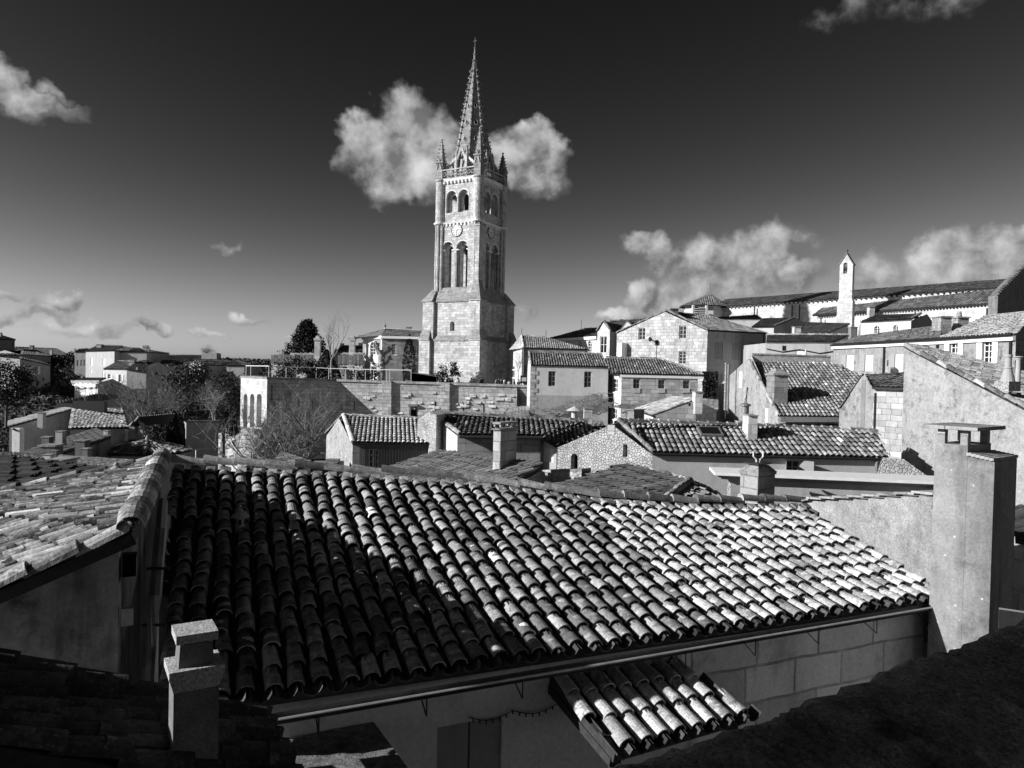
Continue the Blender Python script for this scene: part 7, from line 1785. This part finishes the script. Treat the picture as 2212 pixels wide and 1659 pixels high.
# tent roof
tt = thing('tent_roof_house', 'low round building with a many sided tent roof and crisp ribs', 'house', P('E', 1290, 1300, 52))
apx = P('E', 1290, 1160, 52); cb_ = P('E', 1290, 1265, 52); sc7 = .2467*52/1600; rT = 345*sc7
ps = [lvl(cb_, P('E', 1290, 1270, 50).z)+V(cos(2*pi*(k+.5)/8)*rT, sin(2*pi*(k+.5)/8)*rT, 0) for k in range(8)]
roof(tt, [[ps[k], ps[(k+1) % 8], apx] for k in range(8)], 'tile_mid', sp=.24, ln=.42, seg=4, ridges=[(ps[k], apx) for k in range(8)])
b = MB(); b.lathe(lvl(cb_, 0), [(rT*.9, -14), (rT*.9, ps[0].z-.1)], RG, 24); b.build('wall', tt); b = MB(); b.lathe(apx, [(.25, -.1), (.12, .25), (.03, .45)], 'tile_mid', 8); b.build('finial', tt)
q = [P('E', 865, 1262, 58), P('E', 1000, 1285, 57), P('E', 1285, 1152, 66), P('E', 1200, 1140, 68)]
simple('shadow_roof_house', 'dark flat roof behind the tent roofed building', [[q[0], q[1], q[2], q[3]]], [q[0], q[1], q[2], q[3]], -14, RD, 'tile_far_dark', sp=.3)
# front rows of roofs at bottom left
A_, B_, C_, D_ = P('E', -60, 1382, 30), P('E', 500, 1378, 31), P('E', 380, 1270, 37), P('E', -60, 1268, 37)
t, rf = simple('striped_roof_house', 'house with evenly striped dark and light tile rows at the left edge', [[A_, B_, C_, D_]], [A_, B_, C_+V(1, 0, 0), D_], -12, RD, 'tile_mid', sp=.17, seg=4)
A_, B_, C_, D_ = P('E', 500, 1400, 30), P('E', 1250, 1440, 27), P('E', 1150, 1335, 34), P('E', 510, 1290, 37)
t2, rf2 = simple('patchy_roof_house', 'house with patchy speckled tile rows between two dark chimneys', [[A_, B_, C_, D_]], [A_, B_, C_, D_], -12, RD, 'tile_mid', sp=.14, seg=4)
chim_px(t, rf, 'E', 355, 500, 1318, 1470, 26, depth=1.2, mat=RG, capmat='ledge_stone'); chim_px(t, rf, 'E', 380, 440, 1255, 1310, 28, mat='ashlar_light'); chim_px(t, rf, 'E', 0, 75, 1348, 1420, 27, mat=RG, cap='mitre')
chim_px(t2, rf2, 'E', 532, 612, 1352, 1410, 28, mat=RG, cap='mitre'); chim_px(t2, rf2, 'E', 990, 1120, 1345, 1440, 25.5, depth=1., mat=RD)
A_, B_, C_, D_ = P('E', 340, 1620, 16), P('E', 1000, 1425, 25), P('E', -60, 1395, 26), P('E', -160, 1450, 15)
simple('unlit_roof_house', 'unlit dark roof just behind the lichened roof at the left edge', [[A_, B_, C_, D_]], [A_, B_, C_, D_], -12, RD, 'tile_shade', sp=.3, seg=5, rr=.5)
# arch ruin
ar = thing('arched_ruin', 'small ruined chapel gable with an open arch and tiled slope', 'ruin', P('E', 1190, 1150, 66))
g0, g1 = P('E', 1122, 1018, 66), P('E', 1250, 1010, 66); b = MB(); ww_ = (g1-g0).length
wall_seg(b, g0, g1, -15, 'rubble_plaster', [(ww_*.42, ww_*.82, P('E', 1190, 1115, 66).z, P('E', 1190, 1000, 66).z, True)], apex=[P('E', 1205, 950, 66)], t=.8); b.build('wall', ar)
roof(ar, [[P('E', 1140, 1020, 65.5), P('E', 1140, 1020, 65.5)+V(1, 5, 0), P('E', 1215, 945, 65.8)+V(1, 5, 0), P('E', 1215, 945, 65.8)]], 'tile_far', sp=.3, seg=3)
# dark stucco garden wall and pole
b = MB(); a, c = P('E', 1630, 1000, 72), P('E', 1915, 995, 76); wall_seg(b, a, c, -16, RG, []); wall_seg(b, a, P('E', 1590, 965, 80), -16, RP, []); b.hexa([a, c, c+V(0, .6, 0), a+V(0, .6, 0)], [q+V(0, 0, .2) for q in (a, c, c+V(0, .6, 0), a+V(0, .6, 0))], RD)
tag(b.build('valley_wall'), 'tall plain shaded wall with a sunlit end beside the rock', 'wall')
b = MB(); b.tube([P('E', 1600, 1240, 58), P('E', 1912, 1216, 60)], .07, 'frame_white', 5); q = P('E', 1718, 1232, 59); b.tube([q, lvl(q, -14)], .06, 'frame_white', 5); tag(b.build('pipe_rail'), 'thin white pipe rail over the garden below the shaded wall', 'railing')
# planting on the slope
def tree(label, q, rad, n, size, mat='leaf_dark', clump=30, name='evergreen_tree', zb=-14, trunk=.3, group=None):
    t = thing(name, label, 'tree', lvl(q, zb)); b = MB(); leaves(b, q, rad, n, size, mat, clump, .35); b.build('crown', t)
    b = MB(); b.tube([lvl(q, zb), q], [trunk, trunk*.5], 'bark', 6); b.build('trunk', t); return t
random.seed(77)
sE = lambda D: .2467*D/1600
tree('big dark evergreen between the bare tree and the terrace bastion', P('E', 1620, 760, 105), (2.9, 2.4, 3.9), 4200, .2, 'leaf_mid', 60)
tree('dark evergreen mass touching the terrace bastion', P('E', 1980, 800, 103), (2.8, 2.2, 3.3), 3600, .2, 'leaf_dark', 50)
tree('low evergreen under the tall evergreens, left of the cypress', P('E', 1400, 1060, 80), (1.5, 1.5, 2.1), 2200, .16, 'leaf_mid', 40)
tree('dark treetop in front of the small white gable', P('E', 1700, 560, 118), (2.0, 1.8, 1.9), 1500, .2, 'leaf_mid', 30)
tree('large dark tree at the left edge under the shaded cottages', P('E', 60, 650, 118), (3.6, 2.5, 3.6), 4200, .2, 'leaf_dark', 50)
tree('rounded dark bush tree left of the hooded window house', P('E', 620, 690, 122), (1.7, 1.6, 1.9), 1800, .2, 'leaf_dark', 40)
tree('bushy tree right of the pipe rail under the terrace', P('E', 1960, 930, 92), (1.1, 1, 1), 900, .14, 'leaf_mid', 30)
tree('dark tree beside the ridge house and white wing', P('E', 628, 430, 150), (.9, 1, 1.6), 600, .2, 'leaf_dark', 20)
for x, y0, y1, D_, r_, lab in ((1520, 900, 1230, 74, .62, 'left and taller of two slim cypresses by the shaded wall'), (1585, 960, 1240, 73, .42, 'right and thinner of two slim cypresses by the shaded wall')):
    a = P('E', x, y1, D_); z1 = P('E', x, y0, D_).z; b = MB()
    for _ in range(2200):
        t_ = R(); an = RU(0, 6.28); r = r_*sin(pi*min(1., t_*.85+.15))**.6*RU(.75, 1.05); c = V(a.x+r*cos(an), a.y+r*sin(an), a.z-2+(z1-a.z+2)*t_); d_ = V(RU(-.4, .4), RU(-.4, .4), 1).normalized()*.15; u = d_.cross(V(RU(-1, 1), RU(-1, 1), 0)).normalized()*.12; b.face([c-d_, c+u, c+d_, c-u], 'leaf_dark')
    t = thing('cypress', lab, 'tree', lvl(a, -14), 'cypresses'); b.build('crown', t); b = MB(); b.tube([lvl(a, -14), lvl(a, a.z)], .18, 'bark', 6); b.build('trunk', t)
bare_tree('large rounded leafless tree in the left valley', P('E', 1300, 1050, 88)+V(0, 0, -1.5), 9.6, .17, 5, .6, 'twig', 'twig', (3, 4), 23, .22, stems=3)
bare_tree('leafless thicket tree over the evergreens near the bastion', P('E', 1880, 900, 96)+V(0, 0, -2), 6.5, .10, 5, .8, 'bark_pale', 'bark_pale', (3, 4), 29, .25, stems=2)
bare_tree('faint leafless tree on the skyline behind the ruin block', P('E', 1810, 450, 165), 3.6, .08, 6, .55, 'twig', 'twig', (3, 4), 33, .15, stems=2)
shrub('ground ivy on the rock beside the bastion foot', P('E', 2040, 1060, 88), (.7, .6, .6), 400, 'leaf_mid', .2)

# ================================================================== GROUND AND SLOPES
def sm(a, b, x): t = max(0., min(1., (x-a)/(b-a))); return t*t*(3-2*t)
def gh(x, y):
    z = -9.5
    valley = sm(-2, -22, x)*sm(30, 55, y)
    z -= 5.5*valley
    # far left slope
    if y > 90: z += (15.5*sm(96, 165, y))*sm(-28, -45, x)
    # plateau behind the terrace wall and under the tower
    pl = sm(96, 99, y+ .08*(x+20))*sm(-37, -33, x)*(1-sm(2, 9, x))
    z = z*(1-pl)+(-3.2)*pl
    # hill to the right
    z += 8*sm(45, 130, y)*sm(8, 40, x)*(1-pl)
    z += 3.5*sm(100, 140, y)*(1-pl)*sm(-20, 5, x)
    far = sm(190, 320, y); z = z*(1-far)+(-9.)*far
    return z
b = MB(); rows = []
ys = list(np.arange(-30, 200, 3.))+list(np.arange(200, 420, 20.))+[600, 1000, 2000, 4000, 9000]
for y in ys:
    xs = list(np.arange(-140, 141, 3.5)); ext = max(1., y/180.)
    rows.append([V(x*ext, y, gh(x*ext if y < 200 else x, y)+(RU(-.15, .15) if 0 < y < 200 else 0)) for x in xs])
b.grid(rows, 'ground_earth')
tag(b.build('ground', None, smooth=True), kind='structure')
random.seed(3); b = MB()
for _ in range(26000):
    y = RU(92, 172); x = RU(-34-.62*(y-92)-52, -33); z = gh(x, y)
    if z < -15.5: pass
    c = V(x, y, z+RU(0, .7)); a = V(RU(-1, 1), RU(-1, 1), RU(0, 1)).normalized()*RU(.2, .5); u = a.cross(V(RU(-1, 1), RU(-1, 1), RU(-1, 1))).normalized()*.2
    b.face([c-a, c+u, c+a, c-u], 'leaf_grass')
tag(b.build('undergrowth'), 'dark scrubby undergrowth covering the far left slope', 'undergrowth', kind='stuff')
# distant low hills on the skyline
b = MB(); rows = []
for k in range(60):
    x = -1500+k*50; h = 14+10*sin(k*.35)+6*sin(k*.9+1); rows.append([V(x, 1500, -30), V(x, 1600, h*.55-9), V(x, 1750, h*.75-8), V(x, 2300, -30)])
b.grid(rows, 'ground_earth'); tag(b.build('hills', None, smooth=True), kind='structure')
